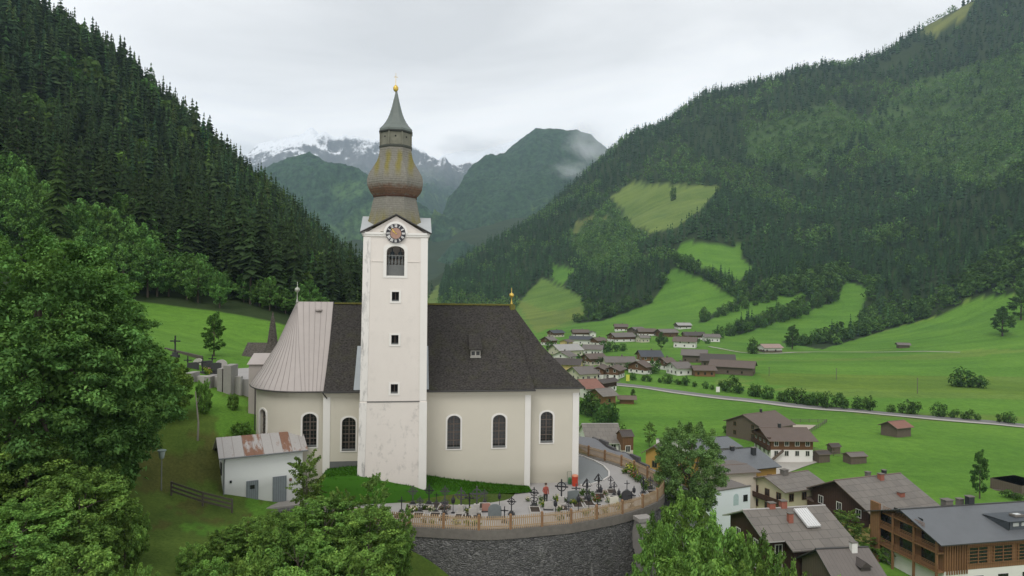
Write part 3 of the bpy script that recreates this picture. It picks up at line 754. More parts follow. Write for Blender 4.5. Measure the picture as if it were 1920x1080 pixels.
# raised arch round the clock breaks the cornice
pr = [(1.0 * math.cos(i * math.pi / 20), 1.0 * math.sin(i * math.pi / 20)) for i in range(21)]
F = frame_at((CK[0], 0.0, CK[1]), (1, 0), (0, -1))
for p, q in zip(pr, pr[1:]):
    inn, out = [(p[0] * .82, p[1] * .82), (q[0] * .82, q[1] * .82)], [(p[0] * 1.02, p[1] * 1.02), (q[0] * 1.02, q[1] * 1.02)]
    pts = [inn[0], out[0], out[1], inn[1]]
    extr(m, pts, -.1, .20, F)
m.build('cornice', M_WHITE, tower)
# clock: black ring, white roman numerals, worn copper disc, gilded hands
FC = frame_at((CK[0], -.10, CK[1]), (1, 0), (0, -1))
disc = [(.82 * math.cos(i * math.pi / 20), .82 * math.sin(i * math.pi / 20)) for i in range(40)]
m = MB(); extr(m, disc, -.15, .10, FC)
clock = m.build('clock', m_plain('black_clock_ring', (0.035, 0.035, 0.04), .6), tower)
m = MB(); extr(m, [(x * .56, y * .56) for x, y in disc], .09, .115, FC); m.build('clock_face', m_plain('worn_copper_paint', (0.33, 0.20, 0.15), .6, .35, 5), clock)
m = MB()
def stroke(p, q, wd, ang):
    c_, s_ = math.cos(ang), math.sin(ang)
    def rt(x, y): return (x * c_ + y * s_, -x * s_ + y * c_)
    d = Vector((q[0] - p[0], q[1] - p[1])).normalized() * 1; nx, ny = -d.y * wd / 2, d.x * wd / 2
    extr(m, [rt(p[0] + nx, p[1] + ny), rt(p[0] - nx, p[1] - ny), rt(q[0] - nx, q[1] - ny), rt(q[0] + nx, q[1] + ny)], .09, .125, FC)
for h_, rom in enumerate(['XII', 'I', 'II', 'III', 'IV', 'V', 'VI', 'VII', 'VIII', 'IX', 'X', 'XI']):
    ang = h_ * math.pi / 6; wds = {'I': .055, 'V': .12, 'X': .12}
    tot = sum(wds[c_] for c_ in rom); x = -tot / 2
    for c_ in rom:
        w_ = wds[c_]; a0, a1 = x + .012, x + w_ - .012; y0, y1 = .51, .77
        if c_ == 'I': stroke(((a0 + a1) / 2, y0), ((a0 + a1) / 2, y1), .036, ang)
        if c_ == 'V': stroke((a0, y1), ((a0 + a1) / 2, y0), .034, ang); stroke((a1, y1), ((a0 + a1) / 2, y0), .026, ang)
        if c_ == 'X': stroke((a0, y1), (a1, y0), .034, ang); stroke((a1, y1), (a0, y0), .026, ang)
        x += w_
m.build('numerals', m_plain('white_numeral_paint', (0.75, 0.74, 0.71), .6), clock)
m = MB()
for ang, ln, wd in ((R(-52), .42, .06), (R(-40), .62, .045)):
    c_, s_ = math.cos(ang), math.sin(ang); rt = lambda x, y: (x * c_ + y * s_, -x * s_ + y * c_)
    extr(m, [rt(-wd / 2, -.12), rt(wd / 2, -.12), rt(wd * .7, ln * .7), rt(0, ln), rt(-wd * .7, ln * .7)], .125, .15, FC)
m.build('clock_hands', M_GOLD, clock)
# cross-gabled sheet metal head
m = MB(); zr_, ov = 24.30, 2.98; zc_ = 22.72
for k in range(4):
    Mx = Matrix.Translation((0, TC, 0)) @ Matrix.Rotation(R(90) * k, 4, 'Z')
    for sg in (-1, 1):
        tri = [(0, 0, zr_), (0, -ov, zr_), (sg * ov, -ov, zc_)]
        m.face([Mx @ Vector(p) for p in (tri if sg < 0 else tri[::-1])])
        m.face([Mx @ Vector(p) for p in [(0, -ov, zr_), (sg * ov, -ov, zc_), (sg * ov, -ov, zc_ - .1), (0, -ov, zr_ - .1)]], 1)
        m.face([Mx @ Vector(p) for p in [(0, -ov, zr_ - .1), (sg * ov, -ov, zc_ - .1), (sg * ov, -2.6, zc_ - .1), (0, -2.6, zr_ - .1)]], 1)
m.build('gable_roof', [m_metal_sheet('pale_grey_lead_sheet', (0.40, 0.42, 0.42), dirt=.2), M_GUTTER], tower)
# onion dome, lantern and spirelet (octagonal, a flat side to the south)
t = NT('mossy_weathered_shingle'); v = t.coord()
tcx = t.n('ShaderNodeTexCoord'); spx = t.n('ShaderNodeSeparateXYZ'); t.l(tcx.outputs['Object'], spx.inputs[0])
wv = t.n('ShaderNodeTexWave', wave_type='BANDS', bands_direction='Z'); wv.inputs['Scale'].default_value = 1.6; wv.inputs['Distortion'].default_value = 1.2; t.l(v, wv.inputs['Vector'])
f = t.noise(7, t.coord('Object', (1, 1, .6)), 5, .7); n_ = t.noise(1.1, t.coord('Object', (1.2, 1.2, .22)), 5, .6)
c = t.mix(f, (0.085, 0.082, 0.068, 1), (0.26, 0.25, 0.21, 1))
zz = spx.outputs['Z']
up = t.ramp(t.math('DIVIDE', t.math('SUBTRACT', zz, 27.4), 2.8), [(0, (0, 0, 0)), (.35, (1, 1, 1)), (.8, (1, 1, 1)), (1, (0, 0, 0))])
low = t.ramp(t.math('DIVIDE', t.math('SUBTRACT', zz, 22.6), 2.4), [(0, (1, 1, 1)), (.5, (.8, .8, .8)), (1, (0, 0, 0))])
wx = t.n('ShaderNodeTexWave', wave_type='BANDS', bands_direction='X'); wx.inputs['Scale'].default_value = .30; wx.inputs['Distortion'].default_value = 3.0; wx.inputs['Detail'].default_value = 3; wx.inputs['Phase Offset'].default_value = 1.6; t.l(v, wx.inputs['Vector'])
mossm = t.math('MULTIPLY', t.math('MAXIMUM', t.math('MULTIPLY', up, t.ramp(wx.outputs['Fac'], [(.30, (0, 0, 0)), (.95, (1, 1, 1))])), t.math('MULTIPLY', low, t.ramp(n_, [(.38, (0, 0, 0)), (.6, (1, 1, 1))]))), .8)
c = t.mix(mossm, c, t.mix(f, (0.10, 0.092, 0.016, 1), (0.25, 0.21, 0.045, 1)))
rz_ = t.math('ADD', zz, t.math('MULTIPLY', t.math('SUBTRACT', t.noise(2.6, v, 6, .7), .5), 1.5))
rust = t.ramp(t.math('DIVIDE', t.math('SUBTRACT', rz_, 25.95), 1.6), [(0, (0, 0, 0)), (.15, (1, 1, 1)), (.42, (.9, .9, .9)), (.70, (0, 0, 0))])
c = t.mix(t.math('MULTIPLY', rust, .8), c, t.mix(f, (0.045, 0.020, 0.012, 1), (0.19, 0.088, 0.042, 1)))
M_ONION = t.pbr(c, .9, 0, t.bump(t.math('ADD', f, wv.outputs['Fac']), .5, .04), .15)
k8 = 1 / math.cos(math.pi / 8)
def octa(name, prof, mat, parent, smooth=False, c=(-.18, TC, 0)):
    mm = MB(); mm.lathe([(r * k8, z) for r, z in prof], 8, c, 0, math.pi / 8); return mm.build(name, mat, parent, smooth)
onion = octa('onion_dome', [(2.72, 22.75), (2.52, 23.1), (2.35, 23.6), (2.18, 24.2), (2.04, 24.9), (1.92, 25.5), (1.80, 25.9), (1.77, 26.02), (1.84, 26.12), (2.03, 26.32), (2.24, 26.6), (2.37, 26.9), (2.42, 27.2), (2.40, 27.5), (2.31, 27.84), (2.16, 28.15), (1.98, 28.46),
                            (1.78, 28.8), (1.61, 29.1), (1.50, 29.4), (1.43, 29.75), (1.38, 30.1), (1.35, 30.35)], M_ONION, tower)
for z_, r_ in ((26.12, 1.9),):
    octa('rim', [(1.78, 25.92), (1.90, 25.99), (1.90, 26.05), (1.80, 26.12)], m_plain('dark_rust_shingle', (0.07, 0.035, 0.022), .9, .4, 4), onion)
M_LANT = m_plain('greenish_weathered_board', (0.15, 0.15, 0.115), .85, .45, 2.2, bump=.3)
lan = octa('lantern', [(1.30, 30.2), (1.30, 31.9)], M_LANT, tower)
octa('rim', [(1.34, 30.28), (1.42, 30.36), (1.42, 30.46), (1.33, 30.55)], m_plain('dark_green_trim', (0.05, 0.055, 0.045), .8), lan)
for k in range(8):
    m = MB(); a_ = math.pi / 8 + k * math.pi / 4; m.box((-.18 + 1.34 * k8 * math.cos(a_), TC + 1.34 * k8 * math.sin(a_), 31.2), (.10, .10, 1.4), 0, a_); m.build('corner_post', M_LANT, lan)
for k in range(8):
    m = MB(); a_ = k * math.pi / 4; m.tube((-.18 + 1.25 * math.cos(a_), TC + 1.25 * math.sin(a_), 31.25), (-.18 + 1.32 * math.cos(a_), TC + 1.32 * math.sin(a_), 31.25), .075, n=8); m.build('sound_hole', M_DARK, lan)
M_SPIRE = m_metal_sheet('green_grey_patinated_sheet', (0.13, 0.155, 0.138), dirt=.35, rough=.5)
sp_ = octa('spire', [(1.34, 31.72), (1.40, 31.78), (1.42, 31.98), (1.30, 32.12), (1.12, 32.32), (.90, 32.65), (.72, 33.0), (.55, 33.45), (.40, 34.0), (.28, 34.5), (.17, 35.0), (.09, 35.4), (.06, 35.5)], M_SPIRE, tower)
octa('spire_eaves', [(1.30, 31.62), (1.455, 31.70), (1.455, 31.80), (1.38, 31.83)], m_plain('dark_green_trim_eaves', (0.04, 0.045, 0.04), .8), sp_)
m = MB(); m.lathe([(.05, 35.4), (.07, 35.46), (.17, 35.52), (.235, 35.68), (.235, 35.8), (.16, 35.95), (.05, 36.03), (.022, 36.1), (.015, 37.1)], 14, (-.25, TC, 0))
m.box((-.25, TC, 36.75), (.34, .03, .035))
m.build('golden_ball', M_GOLD, tower, smooth='all')
# stair annex on the north-west side of the apse
m = MB(); m.prism([(-14.15, 10.4), (-12.0, 10.4), (-12.0, 13.5), (-14.15, 13.5)], 3, 10.5)
an = m.build('annex', m_plaster('pinkish_grey_plaster', (0.42, 0.38, 0.35), .2), church)
m = MB(); m.add([(-14.3, 10.2, 10.45), (-11.5, 10.2, 10.45), (-11.5, 13.7, 10.45), (-14.3, 13.7, 10.45), (-14.0, 11.9, 11.4), (-11.5, 11.9, 11.4)], [(0, 1, 5, 4), (2, 3, 4, 5), (3, 0, 4), (0, 3, 2, 1)])
m.build('annex_roof', M_PINKMETAL, an)
# ------------------------------------------------------------------ foliage
def m_leaf(name, gain=(1, 1, 1), transl=0.28, per_obj=0.22):
    t = NT(name)
    at = t.n('ShaderNodeAttribute', attribute_name='tint'); oi = t.n('ShaderNodeObjectInfo')
    hv = t.n('ShaderNodeHueSaturation'); t.l(at.outputs['Color'], hv.inputs['Color'])
    t.l(t.math('ADD', 1 - per_obj, t.math('MULTIPLY', oi.outputs['Random'], 2 * per_obj)), hv.inputs['Value'])
    t.l(t.math('ADD', .494, t.math('MULTIPLY', oi.outputs['Random'], .016)), hv.inputs['Hue'])
    c = t.mix(1.0, hv.outputs['Color'], tuple(gain) + (1,), 'MULTIPLY')
    d = t.n('ShaderNodeBsdfDiffuse'); tr = t.n('ShaderNodeBsdfTranslucent'); t.l(c, d.inputs['Color'])
    c2 = t.mix(1.0, c, (1.15, 1.2, .6, 1), 'MULTIPLY'); t.l(c2, tr.inputs['Color'])
    mx = t.n('ShaderNodeMixShader'); mx.inputs[0].default_value = transl
    t.l(d.outputs[0], mx.inputs[1]); t.l(tr.outputs[0], mx.inputs[2])
    t.l(mx.outputs[0], t.out.inputs['Surface']); return t.m
M_LEAF = m_leaf('broad_leaves', per_obj=.13); M_NEEDLE = m_leaf('spruce_needles', transl=.08, per_obj=.28)
M_BARK = m_plain('grey_brown_bark', (0.085, 0.068, 0.052), .95, .35, 4, bump=.5)
M_PALEBARK = m_plain('pale_bare_bark', (0.26, 0.235, 0.20), .95, .25, 4, bump=.4)

def unit(v): return v / np.maximum(np.linalg.norm(v, axis=-1, keepdims=True), 1e-9)
def leaf_cards(g, c, rad, n, leaf, squash=.8, aspect=.55, base=(0.05, 0.11, 0.025), vary=.20, up=.55, core=.5, blobvar=.18, spray=0.0, axis_up=.5):
    """c (k,3) blob centres, rad (k,) -> leaf quads scattered through the blobs"""
    k = len(c); w = rad ** 2; b = g.choice(k, n, p=w / w.sum())
    d = unit(g.normal(size=(n, 3))); r = rad[b] * (core + (1 - core) * g.random(n) ** .6) * np.exp(.16 * g.normal(size=n))
    p = c[b] + d * r[:, None] * np.array([1, 1, squash])
    if spray:                                    # leaves strung along twigs that reach up and out of each clump
        cen = c.mean(0); od = unit((c - cen) * np.array([1, 1, .4]) + 1e-6); ax = unit(od * .9 + np.array([0, 0, axis_up]) + g.normal(size=(k, 3)) * .45)
        s_ = g.uniform(-.7, 1.15, n); p = c[b] + (p - c[b]) * (.85 - .45 * np.clip(s_, 0, 1))[:, None] + ax[b] * (rad[b] * spray * s_)[:, None]
    nrm = unit(d * .7 + np.array([0, 0, up]) + g.normal(size=(n, 3)) * .45)
    tg = unit(np.cross(nrm, g.normal(size=(n, 3)))); bt = np.cross(nrm, tg)
    ln = leaf * g.uniform(.6, 1.35, n)[:, None]; wd = ln * aspect
    tip = np.array([0, 0, -1.0]) * ln * .25
    v = np.stack([p - tg * ln * .5, p - bt * wd * .5 + nrm * ln * .06, p + tg * ln * .5 + tip, p + bt * wd * .5 + nrm * ln * .06], 1).reshape(-1, 3)
    f = np.arange(n * 4).reshape(n, 4)
    bb = 1 + blobvar * g.normal(size=k); lb = np.clip((1 + vary * g.normal(size=n)) * bb[b], .45, 1.8)
    yel = g.random(n) * .35 + .25 * (g.random(k)[b] ** 2)
    col = np.array(base)[None] * lb[:, None] * np.stack([1 + yel * .5, 1 + yel * .1, 1 - yel * .3], 1)
    return v, f, np.repeat(col, 4, 0)
def blobs(g, k, shape, rlo, rhi, shell=.55):
    """centres inside a crown profile: shape(h)->radius for h in 0..1; unit height"""
    out, rr = [], []; it = 0; h0 = g.random()
    while len(out) < k:
        it += 1; h = (it * .7548777 + h0) % 1.0; R_ = shape(h)
        if R_ <= 0 or g.random() > (R_ + .12) / 1.12: continue
        a_ = len(out) * 2.399963 + g.uniform(-.5, .5); q = R_ * (shell + (1 - shell) * g.random() ** .5)
        out.append((q * math.cos(a_), q * math.sin(a_), h)); rr.append(g.uniform(rlo, rhi))
    return np.array(out), np.array(rr)
def round_shape(h): return math.sqrt(max(0, 1 - (2 * h - 1) ** 2)) ** .9
def egg_shape(h): return max(0, math.sin(math.pi * (h * .9 + .06)) ** .75 * (1.0 - .45 * h))
def cone_shape(h): return max(0, (1 - h) ** .75 * min(1, h * 5 + .35))
def crown_mesh(name, seed, shape, k, n, leaf, rx, h, rlo, rhi, base, aspect=.55, squash=.8, up=.55, core=.5, shell=.55, spray=0.0, axis_up=.5, blobvar=.18):
    g = np.random.default_rng(seed); c, r = blobs(g, k, shape, rlo, rhi, shell)
    c = c * np.array([rx, rx, h]); v, f, co = leaf_cards(g, c, r, n, leaf, squash, aspect, base, up=up, core=core, spray=spray, axis_up=axis_up, blobvar=blobvar)
    return v, f, co, c
def trunk_mb(h, r, limbs=(), lean=(0, 0)):
    m = MB(); pts = [Vector((0, 0, -.6))]
    for i in range(1, 6): q = i / 5; pts.append(Vector((lean[0] * q * q, lean[1] * q * q, h * q)))
    for i in range(5): m.tube(pts[i], pts[i + 1], r * (1.25 - .2 * i), r * (1.25 - .2 * (i + 1)), 7, caps=False)
    for L in limbs:
        q = random.uniform(.35, .85); s_ = pts[0].lerp(pts[-1], q); e_ = Vector(L); md = s_.lerp(e_, .55) + Vector((0, 0, .25))
        m.tube(s_, md, r * .42, r * .25, 5, caps=False); m.tube(md, e_, r * .25, r * .07, 5, caps=False)
    return m
# prototype crowns reused by many copies (mesh data is shared)
PROTO = {}
def proto(kind, seed, shape, k, n, leaf, rx, h, rlo, rhi, base, z0, tr, bark, **kw):
    v, f, co, c = crown_mesh(kind, seed, shape, k, n, leaf, rx, h, rlo, rhi, base, **kw)
    v[:, 2] += z0
    me = np_mesh('crown', v, f, M_LEAF, colors=co); md = me.data; bpy.data.objects.remove(me)
    idx = np.argsort(-np.abs(c[:, 2] - h * .5))[::max(1, len(c) // 7)][:7]
    limbs = [(c[i][0] * .75, c[i][1] * .75, c[i][2] + z0) for i in idx]
    tm = trunk_mb(z0 + h * .72, tr, limbs).build('trunk', bark, smooth=True); td = tm.data; bpy.data.objects.remove(tm)
    PROTO.setdefault(kind, []).append((md, td))
G1, G2, G3, G4 = (0.110, 0.232, 0.070), (0.140, 0.265, 0.066), (0.062, 0.130, 0.038), (0.125, 0.215, 0.058)
for s_ in range(3): proto('belt', 100 + s_, egg_shape, 70, 5200, .50, 4.0, 10, .6, 1.25, G1, 1.8, .22, M_BARK, spray=.9, blobvar=.28)
for s_ in range(3): proto('shrub', 200 + s_, round_shape, 95, 15000, .17, 1.8, 3.4, .22, .46, G2, .25, .07, M_BARK, up=.6, spray=1.25, axis_up=.2, shell=.62, blobvar=.28)
for s_ in range(2): proto('bushtree', 300 + s_, round_shape, 190, 28000, .18, 2.4, 7.0, .26, .55, G2, 1.0, .12, M_BARK, up=.6, spray=1.25, axis_up=.15, shell=.68, blobvar=.28)
for s_ in range(3): proto('hedge', 400 + s_, round_shape, 14, 420, .8, 2.2, 4.0, .8, 1.5, G3, .2, .1, M_BARK)
for s_ in range(2): proto('sapling', 500 + s_, round_shape, 70, 5200, .15, 1.05, 4.2, .13, .26, G4, .9, .05, M_BARK, shell=.2, core=.2, spray=1.6, axis_up=.25)
for s_ in range(2): proto('fieldtree', 600 + s_, egg_shape, 70, 5200, .28, 2.1, 7.5, .35, .7, G3, 1.4, .14, M_BARK, spray=1.0, blobvar=.25)
def plant(kind, name, label, cat, pos, scale, group=None, var=None, rz=None):
    md, td = PROTO[kind][random.randrange(len(PROTO[kind])) if var is None else var % len(PROTO[kind])]
    o = thing(name, label, cat, pos, random.uniform(0, 6.28) if rz is None else rz, group)
    o.scale = scale if hasattr(scale, '__len__') else (scale,) * 3
    for nm, d_ in (('crown', md), ('trunk', td)):
        c = bpy.data.objects.new(nm, d_); COL.objects.link(c); c.parent = o
    return o
def spot(px, d): 
    v = P(px, CY, d); return Vector((v.x, d, gz(v.x, d)))
def plant_at(kind, name, label, cat, px, py_top, d, wpx=None, group=None, var=None):
    """a plant whose top reaches the bearing (px, py_top) at distance d"""
    H = {'belt': 12.4, 'shrub': 4.3, 'bushtree': 8.9, 'hedge': 4.9, 'sapling': 5.4, 'fieldtree': 9.4}[kind]
    W = {'belt': 10.5, 'shrub': 5.0, 'bushtree': 6.4, 'hedge': 6.0, 'sapling': 2.9, 'fieldtree': 5.6}[kind]
    top = P(px, py_top, d); g_ = gz(top.x, top.y); h = max(1.0, top.z - g_)
    sx = (wpx * d / FPX / W) if wpx else h / H
    return plant(kind, name, label, cat, (top.x, top.y, g_ - .1), (sx, sx, h / H), group, var)

# ---- spruces
def spruce_arrays(seed, layers, blades, base, bare=0.06, r0=.13, core=True):
    g = np.random.default_rng(seed); V, F, C = [], [], []
    def tri(a, b_, c_, col):
        o = len(V); V.extend([a, b_, c_]); F.append((o, o + 1, o + 2)); C.extend([col] * 3)
    base = np.array(base)
    for i in range(layers):
        h = bare + (1 - bare) * (i + .3) / layers
        q = (h - bare) / (1 - bare)
        h += g.uniform(-.35, .35) * (1 - bare) / layers; R_ = r0 * ((1 - q) ** .82) * g.uniform(.62, 1.25) + .006
        a0 = g.random() * 6.28
        for k in range(blades):
            a_ = a0 + 2 * math.pi * (k + g.uniform(-.3, .3)) / blades; rr = R_ * g.uniform(.55, 1.35)
            dz = (1 - bare) / layers
            w_ = 2.2 * rr / blades * 1.5; ca, sa = math.cos(a_), math.sin(a_)
            tip = np.array([rr * ca, rr * sa, h - rr * .42 + g.uniform(-.3, .3) * dz])
            l_ = np.array([rr * .35 * ca - w_ * sa, rr * .35 * sa + w_ * ca, h - .1 * rr]); r_ = np.array([rr * .35 * ca + w_ * sa, rr * .35 * sa - w_ * ca, h - .1 * rr])
            ap = np.array([0, 0, h + dz * .75])
            col = base * np.clip(1 + .22 * g.normal(), .5, 1.6)
            tri(ap, l_, tip, col); tri(ap, tip, r_, col)
    tri(np.array([-.008, 0, .93]), np.array([.008, 0, .93]), np.array([0, 0, 1.0]), base); tri(np.array([0, -.008, .93]), np.array([0, .008, .93]), np.array([0, 0, 1.0]), base)
    return np.array(V), np.array(F), np.array(C)
SPR = (0.029, 0.047, 0.018)
SPR_HI = [spruce_arrays(11, 20, 10, SPR, .05, .125), spruce_arrays(12, 19, 10, SPR, .12, .115), spruce_arrays(13, 17, 9, SPR, .30, .12), spruce_arrays(14, 21, 10, SPR, .08, .14)]
SPR_MID = [spruce_arrays(21, 14, 7, SPR, .06, .125), spruce_arrays(22, 15, 7, SPR, .14, .115), spruce_arrays(23, 13, 7, SPR, .2, .13), spruce_arrays(24, 12, 7, SPR, .1, .15)]
SPR_LO = [spruce_arrays(31, 6, 5, SPR, .06, .16), spruce_arrays(32, 5, 5, SPR, .1, .18)]
def cards_tpl(seed, n, base):
    g = np.random.default_rng(seed); c, r = blobs(g, 9, egg_shape, .14, .24, .4); c = c * np.array([.36, .36, .8]) + np.array([0, 0, .12])
    v, f, co = leaf_cards(g, c, r, n, .17, .85, .8, base, core=.5, vary=.10, blobvar=.12)
    return v, np.concatenate([f[:, [0, 1, 2]], f[:, [0, 2, 3]]]), co
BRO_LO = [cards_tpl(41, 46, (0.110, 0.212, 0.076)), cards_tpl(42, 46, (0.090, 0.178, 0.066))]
BRO_MID = [cards_tpl(43, 130, (0.085, 0.165, 0.050)), cards_tpl(44, 130, (0.068, 0.136, 0.042))]
class Mass:
    def __init__(s): s.V, s.F, s.C, s.n = [], [], [], 0
    def put(s, tpls, pos, hs, ws, tint, g):
        pick = g.integers(0, len(tpls), len(pos))
        for i, (tv, tf, tc) in enumerate(tpls):
            m = pick == i; k = m.sum()
            if not k: continue
            a_ = g.random(k) * 6.283; ca, sa = np.cos(a_), np.sin(a_)
            x = tv[None, :, 0] * ca[:, None] - tv[None, :, 1] * sa[:, None]; y = tv[None, :, 0] * sa[:, None] + tv[None, :, 1] * ca[:, None]
            v = np.stack([x * ws[m][:, None], y * ws[m][:, None], tv[None, :, 2] * hs[m][:, None]], -1) + pos[m][:, None]
            f = tf[None] + (np.arange(k) * len(tv))[:, None, None] + s.n
            c = tc[None] * tint[m][:, None]
            s.V.append(v.reshape(-1, 3)); s.F.append(f.reshape(-1, 3)); s.C.append(c.reshape(-1, 3)); s.n += k * len(tv)
    def build(s, name, mat, label):
        o = np_mesh(name, np.concatenate(s.V), np.concatenate(s.F), mat, colors=np.concatenate(s.C)); return tag(o, label, None, None, 'stuff')
def wood_mask(x, y):
    z = gz_np(x, y); px, py = project(x, y, z); ok = np.ones(len(x), bool)
    for k, poly in MEADOW.items(): 
        m = in_poly(px, py, poly)
        if k == 'L': m &= y < 260
        elif k != 'V': m = (m | (in_poly(px, py - 13, poly) & (k not in 'FV'))) & (y > 300)
        ok &= ~m
    return ok, px, py, z
# left slope
g = np.random.default_rng(5)
def jit(x0, x1, y0, y1, s):
    X, Y = np.meshgrid(np.arange(x0, x1, s), np.arange(y0, y1, s)); X, Y = X.ravel(), Y.ravel()
    return X + g.uniform(-.62, .62, X.size) * s, Y + g.uniform(-.62, .62, Y.size) * s
X, Y = jit(-560, -40, 172, 760, 5.0)
ok, px, py, z = wood_mask(X, Y)
front = 182 + 8 * vnoise(X / 12, Y * 0)
sky_d = np.interp(px, [0, 200, 300, 450, 560, 640, 690], [450, 450, 480, 500, 520, 520, 520])
ok &= (px > -130) & (px < 735) & (Y > front) & (Y < sky_d * 1.12) & (py > -80) & (z > -20)
ok &= ~((px > 560) & (Y < 230))
X, Y, z, px, py = X[ok], Y[ok], z[ok], px[ok], py[ok]
hgt = 18.5 + 4.6 * g.normal(size=len(X)) + 5 * vnoise(X / 30, Y / 30, 4); hgt = np.clip(hgt, 9, 31)
hgt *= np.where(Y < 215, 1.12, 1)
size = hgt / Y; size[(px < -20) | (px > 720)] = 0
order = np.argsort(-size); near = order[:300]; far = order[300:]
sp_mesh = []
for i, (v, f, c) in enumerate(SPR_HI):
    o = np_mesh('crown', v, f, M_NEEDLE, colors=c); sp_mesh.append(o.data); bpy.data.objects.remove(o)
m = MB(); m.tube((0, 0, -.03), (0, 0, .55), .011, .007, 6, caps=False); m.tube((0, 0, .55), (0, 0, .97), .007, .001, 5, caps=False)
o = m.build('trunk', M_BARK, smooth=True); sp_trunk = o.data; bpy.data.objects.remove(o)
LBL_S = ['slim dark spruce packed among others at the lower edge of the steep forest', 'dark spruce with thin lower branches in the steep forest', 'tall spruce with a bare lower trunk in the steep forest', 'broad skirted dark spruce in the steep forest']
for q in near:
    k = int(g.integers(0, 4)); 
    if Y[q] < 230 and g.random() < .6: k = 2
    o = thing('spruce_tree', LBL_S[k], 'tree', (X[q], Y[q], z[q]), g.random() * 6.28, 'spruces of the steep forest behind the church')
    w_ = hgt[q] * g.uniform(.95, 1.35); o.scale = (w_, w_, hgt[q])
    for nm, d_ in (('crown', sp_mesh[k]), ('trunk', sp_trunk)):
        c = bpy.data.objects.new(nm, d_); COL.objects.link(c); c.parent = o
ms = Mass(); pos = np.stack([X, Y, z], 1)[far]; h = hgt[far]
tint = np.stack([1 + .30 * g.normal(size=len(far))] * 3, 1).clip(.45, 1.8) * (1 + .12 * g.normal(size=(len(far), 1)) * np.array([[1, .2, -.6]])) * (1 + .25 * (vnoise(pos[:, 0] / 40, pos[:, 1] / 40, 2)[:, None] - .5))
tint *= np.where((g.random(len(far)) < .10)[:, None], np.array([1.45, 1.6, 1.2]), 1)
bl = (g.random(len(far)) < .07) | ((vnoise(pos[:, 0] / 25, pos[:, 1] / 25, 8) > .80) & (g.random(len(far)) < .6))
mbl = Mass(); mbl.put(BRO_MID, pos[bl], h[bl] * .7, h[bl] * .75, tint[bl] * .8, g)
mbl.build('broadleaf_wood', M_LEAF, 'scattered broadleaf trees among the spruces of the steep slope')
pos, h, tint = pos[~bl], h[~bl], tint[~bl]
ms.put(SPR_MID, pos, h, h * g.uniform(.95, 1.5, len(h)), tint, g)
ms.build('spruce_forest', M_NEEDLE, 'dark spruce forest climbing the steep slope')
# right slope
ms, mb_ = Mass(), Mass()
for (y0, y1, s_) in ((480, 950, 8.4), (950, 1400, 9.6), (1400, 2150, 11.5)):
    X, Y = jit(-140, 1.0 * y1 * .85, y0, y1, s_)
    ok, px, py, z = wood_mask(X, Y)
    ok &= (px > 770) & (px < 2000) & (py > -60) & (z > -24.5)
    skyd = np.interp(px, [740, 880, 960, 1050, 1140, 1205, 1285, 1500, 1800, 1920], [1400, 1500, 1500, 1700, 1900, 1800, 1750, 1650, 1650, 1600])
    ok &= Y < skyd * 1.06
    X, Y, z, px, py = X[ok], Y[ok], z[ok], px[ok], py[ok]
    dn = fbm(X / 90, Y / 90, 4, 61); dec = np.zeros(len(X), bool)
    for poly in DECID: dec |= in_poly(px + 26 * (dn - .5) * 4, py + 20 * (dn - .5) * 4, poly)
    dec |= dn > .625
    low = py > np.interp(px, [800, 1000, 1130, 1250, 1500, 1650, 1920], [575, 590, 590, 575, 560, 590, 560]) - 14
    dec |= low & (g.random(len(X)) < .7)
    dec ^= g.random(len(X)) < .05
    keep = ~((dn < .30) & (g.random(len(X)) < .5))
    keep &= ~in_poly(px, py, [(1645, 130), (1720, 80), (1735, 92), (1650, 145)])
    tn = 1 + .20 * g.normal(size=len(X)); tn *= 1 + .5 * (fbm(X / 60, Y / 60, 3, 71) - .5)
    tn = np.clip(tn, .5, 1.7)[:, None]
    pos = np.stack([X, Y, z], 1)
    m = keep & ~dec
    hh = np.clip(19 + 3.5 * g.normal(size=len(X)), 9, 28)
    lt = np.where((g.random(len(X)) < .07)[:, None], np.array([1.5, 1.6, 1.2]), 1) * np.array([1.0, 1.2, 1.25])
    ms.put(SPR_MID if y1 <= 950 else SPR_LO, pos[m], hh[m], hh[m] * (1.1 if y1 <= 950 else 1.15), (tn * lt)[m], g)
    m = keep & dec
    hb = np.clip(12.5 + 3 * g.normal(size=len(X)), 5, 19) * np.where(low, .8, 1)
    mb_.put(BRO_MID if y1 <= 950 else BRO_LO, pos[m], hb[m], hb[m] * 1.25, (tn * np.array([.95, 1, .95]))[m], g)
ms.build('spruce_forest', M_NEEDLE, 'dark spruce forest on the wide slope across the valley')
mb_.build('broadleaf_wood', M_LEAF, 'lighter green broadleaf wood on the slope across the valley')
# ---- broadleaf belt at the foot of the spruce slope
g = np.random.default_rng(15); random.seed(15)
belt_top = [(-70, 250), (0, 275), (45, 300), (90, 330), (150, 360), (210, 372), (260, 385), (310, 430), (360, 450), (410, 470), (460, 500), (520, 512), (570, 525), (610, 545)]
for row, (d, off) in enumerate(((200, -6), (186, 12), (176, 38), (170, 75))):
    for px in range(-70 + row * 9, 606, 27):
        if row == 3 and px > 250: continue
        if row == 2 and px > 430: continue
        p_ = px + random.uniform(-9, 9); top = np.interp(p_, [a_[0] for a_ in belt_top], [a_[1] for a_ in belt_top]) + off + random.uniform(-14, 22)
        q = spot(p_, d); basepy = project(q.x, q.y, q.z)[1]
        top = max(top, basepy - 128 - (60 if p_ < 160 else 0)); top = min(top, basepy - 30)
        w_ = min(92, max(54, (basepy - top) * .85))
        plant_at('belt', 'broadleaf_tree', 'leafy green tree in the belt between the hillside meadow and the spruces', 'tree', p_, top, d + random.uniform(-3, 3), w_, 'broadleaf belt below the spruce forest')
